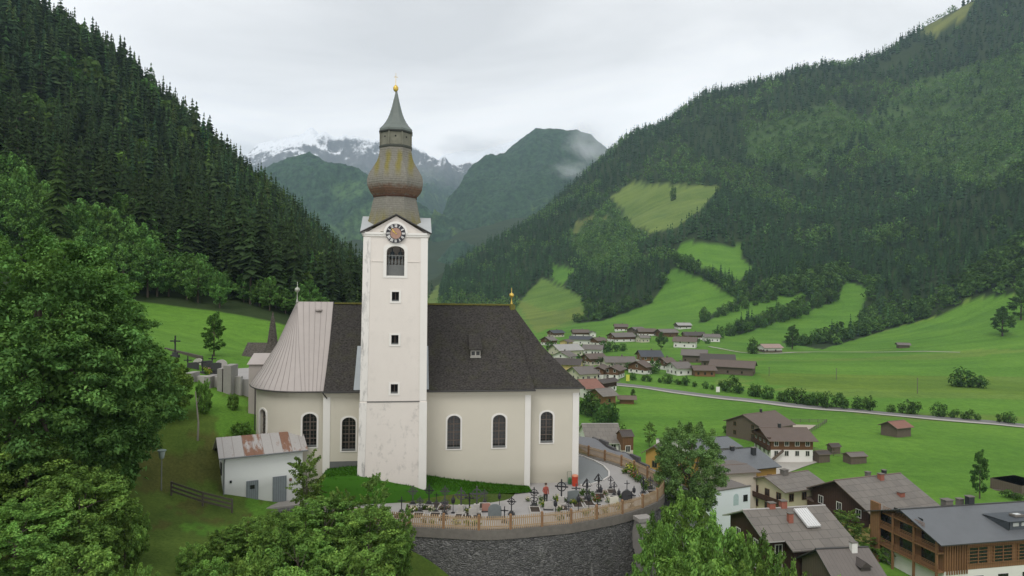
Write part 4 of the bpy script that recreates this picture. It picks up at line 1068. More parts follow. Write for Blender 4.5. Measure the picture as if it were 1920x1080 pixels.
# slender larch standing above the belt
v, f, c = spruce_arrays(77, 30, 12, (0.052, 0.090, 0.026), .04, .16)
q = spot(107, 168); top = P(107, 268, 168); h = top.z - q.z
o = thing('larch_tree', 'tall pale green larch with a pointed top standing in front of the dark spruces', 'tree', q); o.scale = (h * 1.05, h * 1.05, h)
cr = np_mesh('crown', v, f, M_LEAF, colors=c); cr.parent = o
tk = bpy.data.objects.new('trunk', sp_trunk); COL.objects.link(tk); tk.parent = o
# ---- big maple beside the church
def big_tree(name, label, px, d, ztop, zbase, rx, shape, k, n, leaf, rlo, rhi, base, seed, tr=.35, fill=None, **kw):
    v0 = P(px, CY, d); g_ = gz(v0.x, d); h = ztop - zbase
    v, f, co, c = crown_mesh(name, seed, shape, k, n, leaf, rx, h, rlo, rhi, base, **kw)
    if fill:
        v2, f2, co2, _ = crown_mesh(name, seed + 50, shape, fill[0], fill[1], leaf * 1.5, rx * .72, h * .9, 1.4, 2.2, base, shell=.2, core=.3)
        v, f, co = np.concatenate([v, v2]), np.concatenate([f, f2 + len(v)]), np.concatenate([co, co2])
    v[:, 2] += zbase - g_; o = thing(name, label, 'tree', (v0.x, d, g_))
    np_mesh('crown', v, f, M_LEAF, parent=o, colors=co)
    limbs = [(q[0] * .8, q[1] * .8, q[2] + zbase - g_) for q in c[::max(1, len(c) // 12)][:12]]
    trunk_mb((zbase - g_) + h * .75, tr, limbs).build('trunk', M_BARK, o, smooth=True)
    return o
def maple_shape(h): return float(np.interp(h, [0, .1, .2, .3, .5, .7, .86, .95, 1], [.55, .72, .92, .98, .84, .66, .53, .36, .05]))
big_tree('maple_tree', 'huge dark green maple with layered boughs filling the slope beside the church', 75, 46, P(100, 455, 46).z, 5.0, 8.6, maple_shape, 520, 120000, .26, .7, 1.25, (0.098, 0.228, 0.068), 901, .5, squash=.42, up=1.1, core=.45, shell=.80, spray=.8, axis_up=-.25, blobvar=.22, fill=(70, 16000))
big_tree('maple_tree', 'smaller dark maple leaning out beside the grassy bank below the huge maple', 200, 47.5, P(200, 610, 47.5).z, 4.6, 2.6, maple_shape, 150, 36000, .23, .45, .85, (0.095, 0.212, 0.064), 902, .25, squash=.45, up=1.0, shell=.7, spray=.8, axis_up=-.2, blobvar=.22, fill=(30, 5000))
SH = [  # kind, px, top py, distance, width px, name, label
 ('bushtree', 50, 805, 40, 200, 'maple_bush', 'light green maple bush at the bottom corner under the huge maple'),
 ('bushtree', 150, 868, 38.5, 220, 'maple_bush', 'wide bright maple bush with star shaped leaf clusters beside the dark slope'),
 ('shrub', 235, 925, 40, 100, 'dark_shrub', 'low dark shrub spilling onto the olive grass'),
 ('bushtree', 30, 930, 35, 220, 'elder_bush', 'yellowish elder bush with pale flower heads at the edge of the slope'),
 ('shrub', 140, 1010, 34, 190, 'maple_bush', 'small maple bush at the lower edge of the slope'),
 ('shrub', 250, 1040, 34, 110, 'sapling_bush', 'bright young sapling clump low on the olive grass'),
 ('shrub', 225, 800, 50, 70, 'dark_shrub', 'dark green shrub behind the street lamp'),
 ('shrub', 180, 835, 44, 140, 'dark_shrub', 'dark shaded shrub under the huge maple'),
 ('shrub', 310, 660, 62, 120, 'yew_bush', 'flat layered dark yew beside the cemetery wall'),
 ('sapling', 575, 838, 51, 88, 'young_tree', 'slender young tree in front of the shed doors'),
 ('sapling', 703, 880, 49, 80, 'young_tree', 'pale feathery young tree in front of the tower foot'),
 ('bushtree', 610, 925, 46, 190, 'hazel_bush', 'wide green hazel bush below the shed path'),
 ('bushtree', 690, 940, 45, 170, 'hazel_bush', 'tall hazel bush touching the end of the picket fence'),
 ('bushtree', 520, 950, 43, 130, 'hazel_bush', 'green hazel bush under the timber fence'),
 ('shrub', 560, 985, 41, 190, 'bramble_bush', 'dense low bramble below the hazel bushes'),
 ('shrub', 660, 1010, 40, 200, 'bramble_bush', 'dense bramble spreading beneath the dark masonry wall'),
 ('shrub', 470, 1020, 38, 130, 'bramble_bush', 'grey green bramble on the lower olive slope'),
 ('shrub', 745, 965, 46.5, 70, 'willow_bush', 'small willow bush in front of the fence corner posts'),
 ('shrub', 560, 1045, 36, 210, 'bramble_bush', 'leafy bramble at the very bottom of the slope'),
 ('shrub', 690, 1055, 36, 190, 'elder_bush', 'young elder bush at the very bottom below the wall'),
 ('shrub', 425, 985, 44, 95, 'sapling_bush', 'bright low sapling clump left of the hazel bushes'),
 ('shrub', 400, 1035, 38, 120, 'bramble_bush', 'loose bramble reaching onto the olive slope'),
 ('bushtree', 465, 965, 45, 105, 'hazel_bush', 'smaller hazel bush below the middle of the timber fence'),
 ('sapling', 640, 905, 47, 70, 'young_tree', 'thin young tree between the two pale young trees'),
 ('sapling', 760, 945, 47.5, 50, 'young_tree', 'thin sapling rising at the left end of the picket fence'),
 ('shrub', 360, 1010, 41, 70, 'sapling_bush', 'tiny bright maple sapling alone on the olive slope'),
 ('bushtree', 1285, 905, 55, 150, 'ash_bush', 'bright ash bush right behind the curved fence'),
 ('bushtree', 1235, 950, 50, 130, 'ash_bush', 'green ash bush growing against the concrete buttress'),
 ('bushtree', 1340, 945, 51, 190, 'ash_bush', 'tall leafy ash bush under the fine leaved ash tree'),
 ('bushtree', 1415, 975, 50, 170, 'ash_bush', 'rounded bright ash bush beside the panelled shingle roof'),
 ('bushtree', 1300, 1000, 45, 230, 'hazel_bush', 'wide hazel bush below the curved churchyard wall'),
 ('bushtree', 1420, 1030, 44, 220, 'hazel_bush', 'broad hazel bush in front of the panelled roof house'),
 ('bushtree', 1490, 1030, 48, 130, 'hazel_bush', 'hazel bush in front of the dark timber wall'),
 ('shrub', 1555, 1045, 50, 130, 'willow_bush', 'pale willow bush in front of the small seamed metal roof'),
 ('shrub', 1245, 1050, 42, 140, 'bramble_bush', 'bramble growing over the foot of the buttress'),
]
random.seed(4)
for i, (k, px, top, d, w_, nm, lb) in enumerate(SH): plant_at(k, nm, lb, 'bush' if 'bush' in nm or 'shrub' in nm else 'tree', px, top, d, w_, None, i)
big_tree('ash_tree', 'fine leaved ash tree rising above the fence corner with blue roofs behind', 1297, 62, P(1297, 800, 62).z, P(1297, 955, 62).z, 3.0, round_shape, 240, 52000, .16, .38, .66, (0.120, 0.220, 0.082), 903, .16, shell=.5, core=.3, spray=.9, axis_up=.15)
# birch by the upper cemetery and shrubs on the bank
def at_base(kind, name, label, cat, px, py, top, w_, group=None):
    q = GR(px, py); return plant_at(kind, name, label, cat, px, top, q.y, w_, group)
at_base('fieldtree', 'birch_tree', 'airy light green birch behind the upper cemetery', 'tree', 402, 668, 582, 58)
at_base('shrub', 'column_shrub', 'upright dark green shrub between the concrete pillars and the bare pole', 'bush', 383, 775, 703, 36)
at_base('shrub', 'round_shrub', 'small round shrub beside the apse wall', 'bush', 437, 768, 732, 26)
at_base('shrub', 'round_shrub', 'low shrub between the apse and the rusty shed roof', 'bush', 452, 818, 786, 46)
# ---- valley trees, hedges and roadside bushes
def along(pts, n_): 
    seg = [math.hypot(b_[0] - a_[0], b_[1] - a_[1]) for a_, b_ in zip(pts, pts[1:])]; tot = sum(seg); out = []
    for i in range(n_):
        s_ = tot * (i + random.uniform(.2, .8)) / n_; k = 0
        while k < len(seg) - 1 and s_ > seg[k]: s_ -= seg[k]; k += 1
        q = s_ / seg[k]; out.append((pts[k][0] + (pts[k + 1][0] - pts[k][0]) * q, pts[k][1] + (pts[k + 1][1] - pts[k][1]) * q))
    return out
for pts, n_, lo, hi, lb, gp in [
    ([(1180, 712), (1280, 722), (1345, 732)], 10, 10, 20, 'grey green roadside bush near the village end of the road', 'bushes along the valley road'),
    ([(1345, 730), (1440, 748), (1560, 766)], 12, 16, 34, 'leafy roadside bush beside the open middle of the valley road', 'bushes along the valley road'),
    ([(1560, 764), (1720, 778), (1915, 796)], 12, 14, 32, 'roadside bush along the valley road beyond the lone field hut', 'bushes along the valley road'),
    ([(1265, 490), (1310, 518), (1350, 530), (1395, 560)], 11, 18, 34, 'hedge tree between the two steep green meadows', 'hedge trees between the meadows'),
    ([(1310, 606), (1390, 580), (1470, 558), (1540, 545)], 12, 10, 26, 'hedge tree on the upper line between the lower meadows', 'hedge trees between the meadows'),
    ([(1345, 636), (1420, 616), (1490, 596), (1570, 560)], 13, 16, 34, 'hedge tree on the lower line between the lower meadows', 'hedge trees between the meadows'),
    ([(1470, 652), (1560, 640), (1630, 620), (1700, 606)], 13, 14, 28, 'bush along the foot of the forest above the field path', 'bushes at the foot of the forest'),
    ([(1080, 672), (1140, 690), (1190, 696)], 9, 10, 18, 'small tree between the middle village houses', 'trees between the village houses'),
    ([(1170, 632), (1230, 640), (1330, 645)], 11, 9, 17, 'small tree between the upper village houses', 'trees between the village houses'),
    ([(1020, 655), (1100, 662), (1175, 658)], 10, 12, 24, 'garden bush between the two clusters of village houses', 'bushes among the village houses'),
    ([(1090, 775), (1150, 790), (1120, 800)], 7, 28, 48, 'bush behind the corner of the church above the shingled roof', 'bushes behind the church corner'),
    ([(1075, 605), (1120, 598), (1160, 590)], 6, 12, 22, 'small tree where the meadow meets the village', 'trees above the village')]:
    for px, py in along(pts, n_):
        h_ = random.uniform(lo, hi); at_base('hedge', 'hedge_bush', lb, 'bush', px, py, py - h_, h_ * random.uniform(.8, 1.2), gp)
for px, py, top, w_, kind, nm, lb in [
    (1240, 656, 622, 22, 'fieldtree', 'lone_tree', 'dark round tree standing alone between village and white farmhouse'),
    (1411, 663, 632, 24, 'hedge', 'lone_tree', 'dark round tree beside the pink roofed barn'),
    (1486, 655, 608, 38, 'fieldtree', 'lone_tree', 'full pale green tree beside the pink roofed barn'),
    (1262, 376, 347, 13, 'hedge', 'lone_spruce', 'single dark spruce in the middle of the high meadow'),
    (1322, 600, 574, 22, 'hedge', 'lone_tree', 'dark tree pair standing in the lower meadow'),
    (1880, 630, 575, 56, 'fieldtree', 'field_tree', 'tall rounded tree clump at the edge of the slope meadow'),
    (1915, 600, 540, 60, 'fieldtree', 'field_tree', 'broad tree at the border of the slope meadow'),
    (1802, 725, 688, 52, 'hedge', 'field_bush', 'large dark bush island in the far field'),
    (1835, 727, 702, 40, 'hedge', 'field_bush', 'lower dark bush trailing the bush island in the far field'),
    (1838, 935, 840, 44, 'fieldtree', 'poplar_tree', 'lone narrow dark tree in the green field behind the metal roofed chalet'),
    (1225, 700, 672, 32, 'hedge', 'lone_tree', 'round green tree among the slate roofed village houses'),
    (1187, 745, 728, 14, 'fieldtree', 'young_tree', 'thin young tree in the field beyond the wooden cabin'),
    (1218, 838, 790, 30, 'sapling', 'young_tree', 'sparse young tree behind the dark roofed cottage'),
    (1165, 835, 795, 36, 'hedge', 'garden_tree', 'dark bush beside the slim wooden turret'),
    (1590, 1030, 950, 70, 'sapling', 'willow_tree', 'pale hanging willow between the panelled roof and the yellow wall'),
    (1640, 1045, 990, 60, 'sapling', 'willow_tree', 'second pale willow in front of the yellow wall'),
    (1665, 1055, 1015, 50, 'shrub', 'garden_bush', 'green garden bush beside the big timber chalet'),
    (1560, 985, 935, 60, 'sapling', 'willow_tree', 'light green tree hiding the dark timber gable'),
    (1366, 812, 795, 22, 'hedge', 'garden_bush', 'bush at the gable of the brown roofed barn'),
    (1462, 862, 842, 32, 'hedge', 'garden_bush', 'bush below the stone stair of the white and timber farmhouse'),
    (1900, 935, 916, 40, 'hedge', 'garden_bush', 'garden bushes beside the cottage at the edge of the field'),
    (1560, 850, 836, 16, 'hedge', 'garden_bush', 'small bush behind the wood store'),
    (1388, 700, 690, 26, 'hedge', 'garden_bush', 'low bush by the path beyond the long barn')]:
    at_base(kind, nm, lb, 'tree' if 'tree' in nm or 'spruce' in nm else 'bush', px, py, top, w_)
# ------------------------------------------------------------------ churchyard terrace
random.seed(21)
fence_px = [(600, 966), (660, 977), (712, 984), (766, 988), (835, 992), (908, 996), (964, 993), (1016, 988), (1065, 984), (1108, 976), (1148, 969), (1184, 960), (1216, 949), (1236, 938),
            (1245, 925), (1239, 913), (1222, 902), (1200, 891), (1178, 880), (1156, 871), (1132, 864), (1108, 857), (1090, 852), (1070, 846)]
fp = [G(px, py, 0.0) for px, py in fence_px]
inner = [Vector((5.0, 84, 0)), Vector((-12, 80, 0)), Vector((-16, 60, 0)), Vector((-17.5, 57.5, 0))]
poly = [(p.x, p.y) for p in fp] + [(p.x, p.y) for p in inner]
t = NT('light_grey_paving'); v = t.coord()
n1, n2 = t.noise(0.6, v, 5, .6), t.noise(12, v, 4, .6)
c = t.mix(n1, (0.29, 0.275, 0.265, 1), (0.40, 0.385, 0.37, 1)); c = t.mix(t.math('MULTIPLY', n2, .35), c, (0.22, 0.21, 0.20, 1))
M_PAVE = t.pbr(c, .9, 0, t.bump(n2, .3, .02), .15)
def offset_line(pts, o):
    out = []
    for i, p in enumerate(pts):
        a_, c_ = pts[max(0, i - 1)], pts[min(len(pts) - 1, i + 1)]
        d = Vector((c_[0] - a_[0], c_[1] - a_[1])).normalized(); out.append((p[0] + d.y * o, p[1] - d.x * o))
    return out
fl = [(p.x, p.y) for p in fp]
def resample(pts, step):
    out = [pts[0]]
    for a_, c_ in zip(pts, pts[1:]):
        L = math.hypot(c_[0] - a_[0], c_[1] - a_[1]); k = max(1, round(L / step))
        out += [(a_[0] + (c_[0] - a_[0]) * i / k, a_[1] + (c_[1] - a_[1]) * i / k) for i in range(1, k + 1)]
    return out
def smooth_line(pts, it=2):
    for _ in range(it):
        q = [pts[0]]
        for a_, c_ in zip(pts, pts[1:]):
            q += [(a_[0] * .75 + c_[0] * .25, a_[1] * .75 + c_[1] * .25), (a_[0] * .25 + c_[0] * .75, a_[1] * .25 + c_[1] * .75)]
        pts = q + [pts[-1]]
    return pts
INSET = offset_line(smooth_line(fl, 2), -.12)
b = MB(); b.prism([(p[0], p[1]) for p in INSET] + [(p.x, p.y) for p in inner], -.5, 0.0); tag(b.build('paving', M_PAVE), 'light grey churchyard paving', None, None, 'structure')
# asphalt round the chancel with its pale kerb
asp_px = [(1088, 910), (1110, 908), (1130, 902), (1142, 894), (1142, 885), (1132, 874), (1114, 864), (1096, 857), (1086, 854)]
ap = [G(px, py, 0.004) for px, py in asp_px]
b = MB(); b.face([(p.x, p.y, 0.006) for p in ap]); b.face([(ap[0].x, ap[0].y, .006), (ap[-1].x, ap[-1].y, .006), (ap[-1].x - 2.5, ap[-1].y, .006), (ap[0].x - 2, ap[0].y, .006)][::-1])
tag(b.build('path', m_plain('blue_grey_asphalt_path', (0.20, 0.21, 0.21), .9, .12, 2, bump=.15)), 'smooth blue grey path round the chancel', None, None, 'structure')
b = MB()
for p, q in zip(ap[:-1], ap[1:]): 
    d = (q - p); b.box(((p.x + q.x) / 2, (p.y + q.y) / 2, .04), (d.length + .05, .16, .12), 0, math.atan2(d.y, d.x))
tag(b.build('kerb', m_plain('pale_kerb_stone', (0.52, 0.50, 0.47), .85)), 'pale curved kerb edging the path', None, None, 'structure')
# masonry retaining wall with concrete coping
wl = smooth_line(fl, 2)
t = NT('dark_rubble_masonry'); v = t.coord('Object', (1, 1, 1.9))
vn_ = t.n('ShaderNodeTexNoise'); vn_.inputs['Scale'].default_value = 1.3; t.l(v, vn_.inputs['Vector']); va_ = t.n('ShaderNodeVectorMath', operation='MULTIPLY_ADD'); t.l(vn_.outputs['Color'], va_.inputs[0]); va_.inputs[1].default_value = (.9, .9, .9); t.l(v, va_.inputs[2]); vd = va_.outputs[0]
vo = t.n('ShaderNodeTexVoronoi', feature='F1'); vo.inputs['Scale'].default_value = 3.4; t.l(vd, vo.inputs['Vector'])
ve = t.n('ShaderNodeTexVoronoi', feature='DISTANCE_TO_EDGE'); ve.inputs['Scale'].default_value = 3.4; t.l(vd, ve.inputs['Vector'])
f = t.noise(5, t.coord(), 6, .7); big = t.noise(.45, t.coord('Object', (1, 1, 1.6)), 6, .65)
c = t.mix(vo.outputs['Color'], (0.05, 0.05, 0.05, 1), (0.27, 0.265, 0.255, 1)); c = t.mix(.5, c, t.mix(f, (0.03, .03, .031, 1), (.25, .246, .238, 1)))
c = t.mix(t.ramp(ve.outputs['Distance'], [(0, (1, 1, 1)), (.06, (0, 0, 0))]), c, (0.015, 0.015, 0.015, 1))
st = t.ramp(t.noise(.9, t.coord('Object', (1.6, 1.6, .5)), 8, .75), [(.585, (0, 0, 0)), (.70, (1, 1, 1))])
c = t.mix(t.math('MULTIPLY', st, .8), c, (0.33, 0.325, 0.31, 1))
mo = t.ramp(big, [(.55, (0, 0, 0)), (.75, (1, 1, 1))]); c = t.mix(t.math('MULTIPLY', mo, .4), c, (0.035, 0.042, 0.018, 1))
M_MASON = t.pbr(c, .95, 0, t.bump(t.math('ADD', t.math('MULTIPLY', ve.outputs['Distance'], 2), f), .9, .12), .15)
rw = thing('retaining_wall', 'dark rubble masonry wall holding up the rounded churchyard terrace', 'wall', (0, 0, 0))
b = MB(); o0, o1 = offset_line(wl, .06), offset_line(wl, -.6); ob = offset_line(wl, .75)
for i in range(len(wl) - 1):
    b.add([(*ob[i], -9), (*ob[i + 1], -9), (*o0[i + 1], -.62), (*o0[i], -.62)], [(0, 1, 2, 3)])
b.build('masonry', M_MASON, rw)
M_COPE = m_plain('weathered_brown_concrete', (0.15, 0.137, 0.12), .9, .35, 2.5, bump=.4)
b = MB(); o0, o1 = offset_line(wl, .16), offset_line(wl, -.35)
for i in range(len(wl) - 1):
    b.add([(*o0[i], -.64), (*o0[i + 1], -.64), (*o0[i + 1], .05), (*o0[i], .05), (*o1[i], .05), (*o1[i + 1], .05), (*o1[i], -.1), (*o1[i + 1], -.1), ], [(0, 1, 2, 3), (3, 2, 5, 4), (4, 5, 7, 6)])
    b.add([(*o0[i], -.64), (*o0[i + 1], -.64), (*offset_line(wl, .0)[i + 1], -.66), (*offset_line(wl, .0)[i], -.66)], [(1, 0, 3, 2)])
b.build('coping', M_COPE, rw)
# sloping concrete buttress
bt = G(1199, 962, 0.0); bo = P(1222, 1085, 49)
m = MB(); top = Vector((bt.x, bt.y, -.35)); d = Vector((.35, -1, 0)).normalized(); sd = Vector((d.y, -d.x, 0)) * -.45
pts = []
for k, (q, z) in enumerate(((.1, -.3), (.9, -.35), (2.2, -4.5), (4.2, -9.5))):
    p = Vector((bt.x, bt.y, 0)) + d * q; pts += [p + sd + Vector((0, 0, z)), p - sd + Vector((0, 0, z)), p + sd + Vector((0, 0, z - 2.5)) - d * .9, p - sd + Vector((0, 0, z - 2.5)) - d * .9]
fs = []
for k in range(3):
    a_ = 4 * k; fs += [(a_, a_ + 1, a_ + 5, a_ + 4), (a_, a_ + 4, a_ + 6, a_ + 2), (a_ + 1, a_ + 3, a_ + 7, a_ + 5)]
fs += [(0, 2, 3, 1)]
m.add(pts, fs); bt_ = thing('buttress', 'pale sloping concrete buttress propping the dark masonry wall', 'buttress', (0, 0, 0))
M_CONC = m_plain('pale_concrete', (0.27, 0.255, 0.235), .9, .22, 2, bump=.3)
m.build('beam', M_CONC, bt_); m = MB(); p = Vector((bt.x, bt.y, -.25)) + d * .55; m.box(p, (1.25, 1.0, .3), 0, math.atan2(d.y, d.x) + R(90)); m.build('cap', M_CONC, bt_)
# picket fence
M_PICK = m_plain('light_tan_picket_wood', (0.37, 0.268, 0.165), .85, .28, 2.2)
M_POST = m_plain('orange_brown_post_wood', (0.23, 0.13, 0.065), .8, .3, 2)
fence = thing('picket_fence', 'curved wooden picket fence with orange brown posts round the churchyard edge', 'fence', (0, 0, 0))
fpts = resample(offset_line(smooth_line(fl, 1), .02), .3)
acc = 0; posts = [fpts[0]]
for a_, c_ in zip(fpts, fpts[1:]):
    acc += math.hypot(c_[0] - a_[0], c_[1] - a_[1])
    if acc > 2.35: posts.append(c_); acc = 0
for i, (p, q) in enumerate(zip(posts, posts[1:])):
    d = Vector((q[0] - p[0], q[1] - p[1])); ang = math.atan2(d.y, d.x); L = d.length; m = MB()
    for z in (.28, .86): m.box(((p[0] + q[0]) / 2, (p[1] + q[1]) / 2, z), (L, .04, .09), 0, ang)
    k = int(L / .15)
    for j in range(k):
        s_ = (j + .5) / k; h_ = .98 + random.uniform(-.015, .015)
        nx, ny = d.y / L * .045, -d.x / L * .045
        m.box((p[0] + d.x * s_ + nx, p[1] + d.y * s_ + ny, .09 + h_ / 2), (.085, .024, h_), 0, ang)
    m.build('picket_panel', M_PICK, fence)
for p, q in zip(posts, posts[1:] + [posts[-2]]):
    ang = math.atan2(q[1] - p[1], q[0] - p[0]); m = MB(); m.box((p[0], p[1], .52), (.17, .17, 1.24), 0, ang)
    m.add([(p[0] - .1, p[1] - .1, 1.14), (p[0] + .1, p[1] - .1, 1.14), (p[0] + .1, p[1] + .1, 1.14), (p[0] - .1, p[1] + .1, 1.14), (p[0], p[1], 1.24)], [(0, 1, 4), (1, 2, 4), (2, 3, 4), (3, 0, 4), (3, 2, 1, 0)])
    m.build('post', M_POST, fence)
# lawn bank round the tower foot
CM = Matrix.Translation((OC.x, OC.y, 0)) @ Matrix.Rotation(AL, 4, 'Z'); CMI = CM.inverted()
fr = [(-9.5, 600, 946), (-6, 640, 947), (-3, 690, 946), (0, 742, 943), (2.7, 800, 939), (6, 850, 935), (9, 915, 931), (11, 960, 928), (12.25, 992, 924)]
fr = [(CMI @ G(px, py, 0.0)) for _, px, py in fr]
sv = np.array([p.x for p in fr]); tv = np.array([p.y for p in fr])
zw = lambda s_: np.interp(s_, [-9.5, -6, -3, 2.7, 7, 12.2], [1.9, 2.15, 2.35, 1.35, .62, .06])
zm = lambda s_: np.interp(s_, [-9.5, -6, -3.1, 2.8, 7, 12.2], [1.5, 2.0, 2.22, .84, .32, .03])
SS = np.linspace(-7.2, 12.2, 90); rows = []
for q in np.linspace(0, 1, 16):
    tf = np.interp(SS, sv, tv); t_ = tf + (3.2 - tf) * q
    tm = -.1; q0 = np.clip((t_ - tf) / np.maximum(tm - tf, .05), 0, 1); q1 = np.clip((t_ - tm) / 2.7, 0, 1)
    z = .012 + (zm(SS) - .012) * q0 * (2 - q0) * 1.0; z = np.where(t_ > tm, zm(SS) + (zw(SS) - zm(SS)) * q1, z)
    z = z - np.clip((-5.6 - SS) / 1.6, 0, 1) ** 1.5 * np.maximum(z + .5, 0)
    z = z + (fbm(SS * 1.2, t_ * 1.2, 3, 5) - .5) * .12 * np.clip(q * 6, 0, 1)
    rows.append(np.stack([SS, t_, z], -1))
LV = np.array(rows); nq, ns = LV.shape[:2]; ix = np.arange(nq * ns).reshape(nq, ns)
lf = np.stack([ix[:-1, :-1], ix[:-1, 1:], ix[1:, 1:], ix[1:, :-1]], -1).reshape(-1, 4)
t = NT('mown_lawn'); v = t.coord(); a1, a2 = t.noise(1.2, v, 5, .6), t.noise(14, v, 4, .7)
c = t.mix(a1, (0.036, 0.115, 0.010, 1), (0.055, 0.155, 0.013, 1)); c = t.mix(t.math('MULTIPLY', a2, .6), c, (0.018, 0.06, 0.008, 1))
M_LAWN = t.pbr(c, .95, 0, t.bump(a2, .8, .05), .1)
lw = np_mesh('lawn', LV.reshape(-1, 3), lf, M_LAWN, smooth=True); lw.matrix_world = CM; tag(lw, 'green grass bank at the foot of the church', None, None, 'structure')
# grass tufts along the lawn
g = np.random.default_rng(3); k = 9000
si = g.uniform(-7.0, 12.1, k); qi = g.random(k); tf = np.interp(si, sv, tv); ti = tf + (2.6 - tf) * qi
jj = np.clip((qi * 15 * (2.6 - tf) / (3.2 - tf)).astype(int), 0, 15); sj = np.clip(((si + 7.2) / 19.4 * 89).astype(int), 0, 89)
zi = LV[jj, sj, 2]; keep = ~((si > -3.0) & (si < 2.75) & (ti > -.1)); si, ti, zi = si[keep], ti[keep], zi[keep]; k = len(si)
a_ = g.random(k) * 6.28; h_ = g.uniform(.07, .18, k); w_ = .05
V = np.stack([np.stack([si - np.cos(a_) * w_, ti - np.sin(a_) * w_, zi - .05], -1), np.stack([si + np.cos(a_) * w_, ti + np.sin(a_) * w_, zi - .05], -1), np.stack([si + g.normal(size=k) * .05, ti + g.normal(size=k) * .05, zi + h_], -1)], 1).reshape(-1, 3)
co = np.repeat(np.array([[.05, .14, .014]]) * g.uniform(.6, 1.4, (k, 1)), 3, 0)
gt = np_mesh('grass_tufts', V, np.arange(3 * k).reshape(k, 3), M_LEAF, colors=co); gt.matrix_world = CM; tag(gt, 'short grass blades on the church lawn', None, None, 'stuff')

# ------------------------------------------------------------------ graves
M_IRON = m_plain('black_wrought_iron', (0.022, 0.022, 0.025), .6, .3, 6)
M_IRON2 = m_plain('weathered_grey_iron', (0.062, 0.060, 0.064), .7, .3, 6)
M_GRANITE = m_plain('dark_grave_granite', (0.05, 0.05, 0.052), .5, .3, 8)
M_SLATE = m_plain('grey_green_headstone', (0.15, 0.17, 0.17), .7, .2, 4)
M_PALE = m_plain('pale_grave_stone', (0.42, 0.40, 0.37), .85, .2, 4)
M_SOIL = m_plain('grave_soil', (0.045, 0.034, 0.026), .95, .4, 5)
def arc_tubes(m, c, r, a0, a1, n, rad):
    pr = None
    for i in range(n + 1):
        a_ = a0 + (a1 - a0) * i / n; p = (c[0] + r * math.cos(a_), c[1], c[2] + r * math.sin(a_))
        if pr: m.tube(pr, p, rad, n=4, caps=False)
        pr = p
def make_cross(kind, mat, H=1.55):
    """unit objects: returns list of (part name, mesh data)"""
    parts = []
    b = MB(); b.prism([(-.28, -.17), (.28, -.17), (.28, .17), (-.28, .17)], -.05, .16); b.prism([(-.17, -.11), (.17, -.11), (.17, .11), (-.17, .11)], .16, .34 if kind != 'tall' else .55)
    parts.append(('plinth', b, M_GRANITE if kind != 'tall' else M_PALE))
    b = MB(); b.box((0, 0, (H + .3) / 2), (.085, .06, H - .3)); arm = .36 * H / 1.5; zc = H * .74
    if kind in ('ring', 'tall', 'scroll'):
        b.box((0, 0, zc), (2 * arm, .055, .085))
        for s_ in (-1, 1): b.lathe([(.0, -.06), (.06, 0), (0, .06)], 6, (s_ * arm, 0, zc))
        b.lathe([(.0, -.06), (.06, 0), (0, .08)], 6, (0, 0, H))
        arc_tubes(b, (0, 0, zc), arm * .72, 0, 2 * math.pi, 16, .034)
        if kind != 'tall':
            for q in range(4): a_ = math.pi / 4 + q * math.pi / 2; b.tube((0, 0, zc), (arm * .95 * math.cos(a_), 0, zc + arm * .95 * math.sin(a_)), .028, .014, 4)
        if kind == 'scroll':
            for s_ in (-1, 1): arc_tubes(b, (s_ * .15, 0, zc - .52), .14, -1.57, 3.2, 10, .034); arc_tubes(b, (s_ * .11, 0, zc - .78), .10, -1.57, 3.6, 8, .032)
    if kind == 'roof':
        b.box((0, 0, zc - .08), (2 * arm * .8, .05, .06)); b.box((0, -.03, zc - .02), (.18, .03, .4))
        for s_ in (-1, 1):
            b.add([(0, -.14, H + .08), (0, .14, H + .08), (s_ * .36, .14, zc - .02), (s_ * .36, -.14, zc - .02), (0, -.14, H + .04), (0, .14, H + .04), (s_ * .36, .14, zc - .06), (s_ * .36, -.14, zc - .06)], [(0, 1, 2, 3), (7, 6, 5, 4), (0, 3, 7, 4), (1, 5, 6, 2), (3, 2, 6, 7)])
        arc_tubes(b, (0, 0, zc - .5), .16, 0, 6.28, 10, .022)
    if kind == 'plain':
        b.box((0, 0, zc), (2 * arm, .06, .09)); b.box((0, -.035, zc - .02), (.14, .02, .3))
    parts.append(('cross', b, mat)); return parts
def make_lantern():
    b = MB(); b.tube((0, 0, -.05), (0, 0, .72), .025, n=6); b.lathe([(.14, 0), (.14, .05), (.03, .09)], 8, (0, 0, 0))
    c_ = MB(); c_.lathe([(.03, .66), (.12, .72), (.15, .86), (.13, .98), (.17, 1.0), (.05, 1.14), (.02, 1.3)], 8)
    return [('stand', b, M_IRON), ('lamp', c_, M_IRON)]
def make_stone(kind, mat):
    b = MB(); b.prism([(-.55, -.18), (.55, -.18), (.55, .18), (-.55, .18)], -.05, .14)
    s_ = MB(); w_, h_ = (.46, 1.0)
    pts = [(-w_, .14), (w_, .14), (w_, h_ * .65)] + [(w_ * math.cos(i * math.pi / 10), h_ * .65 + .38 * math.sin(i * math.pi / 10)) for i in range(1, 10)] + [(-w_, h_ * .65)]
    if kind == 'slab': pts = [(-w_, .14), (w_, .14), (w_ * .96, h_ * .9), (w_ * .5, h_ * .95), (-w_ * .96, h_ * .88)]
    extr(s_, pts, -.07, .07, Matrix.Identity(4)); return [('plinth', b, M_GRANITE), ('slab', s_, mat)]
GRAVE = {}
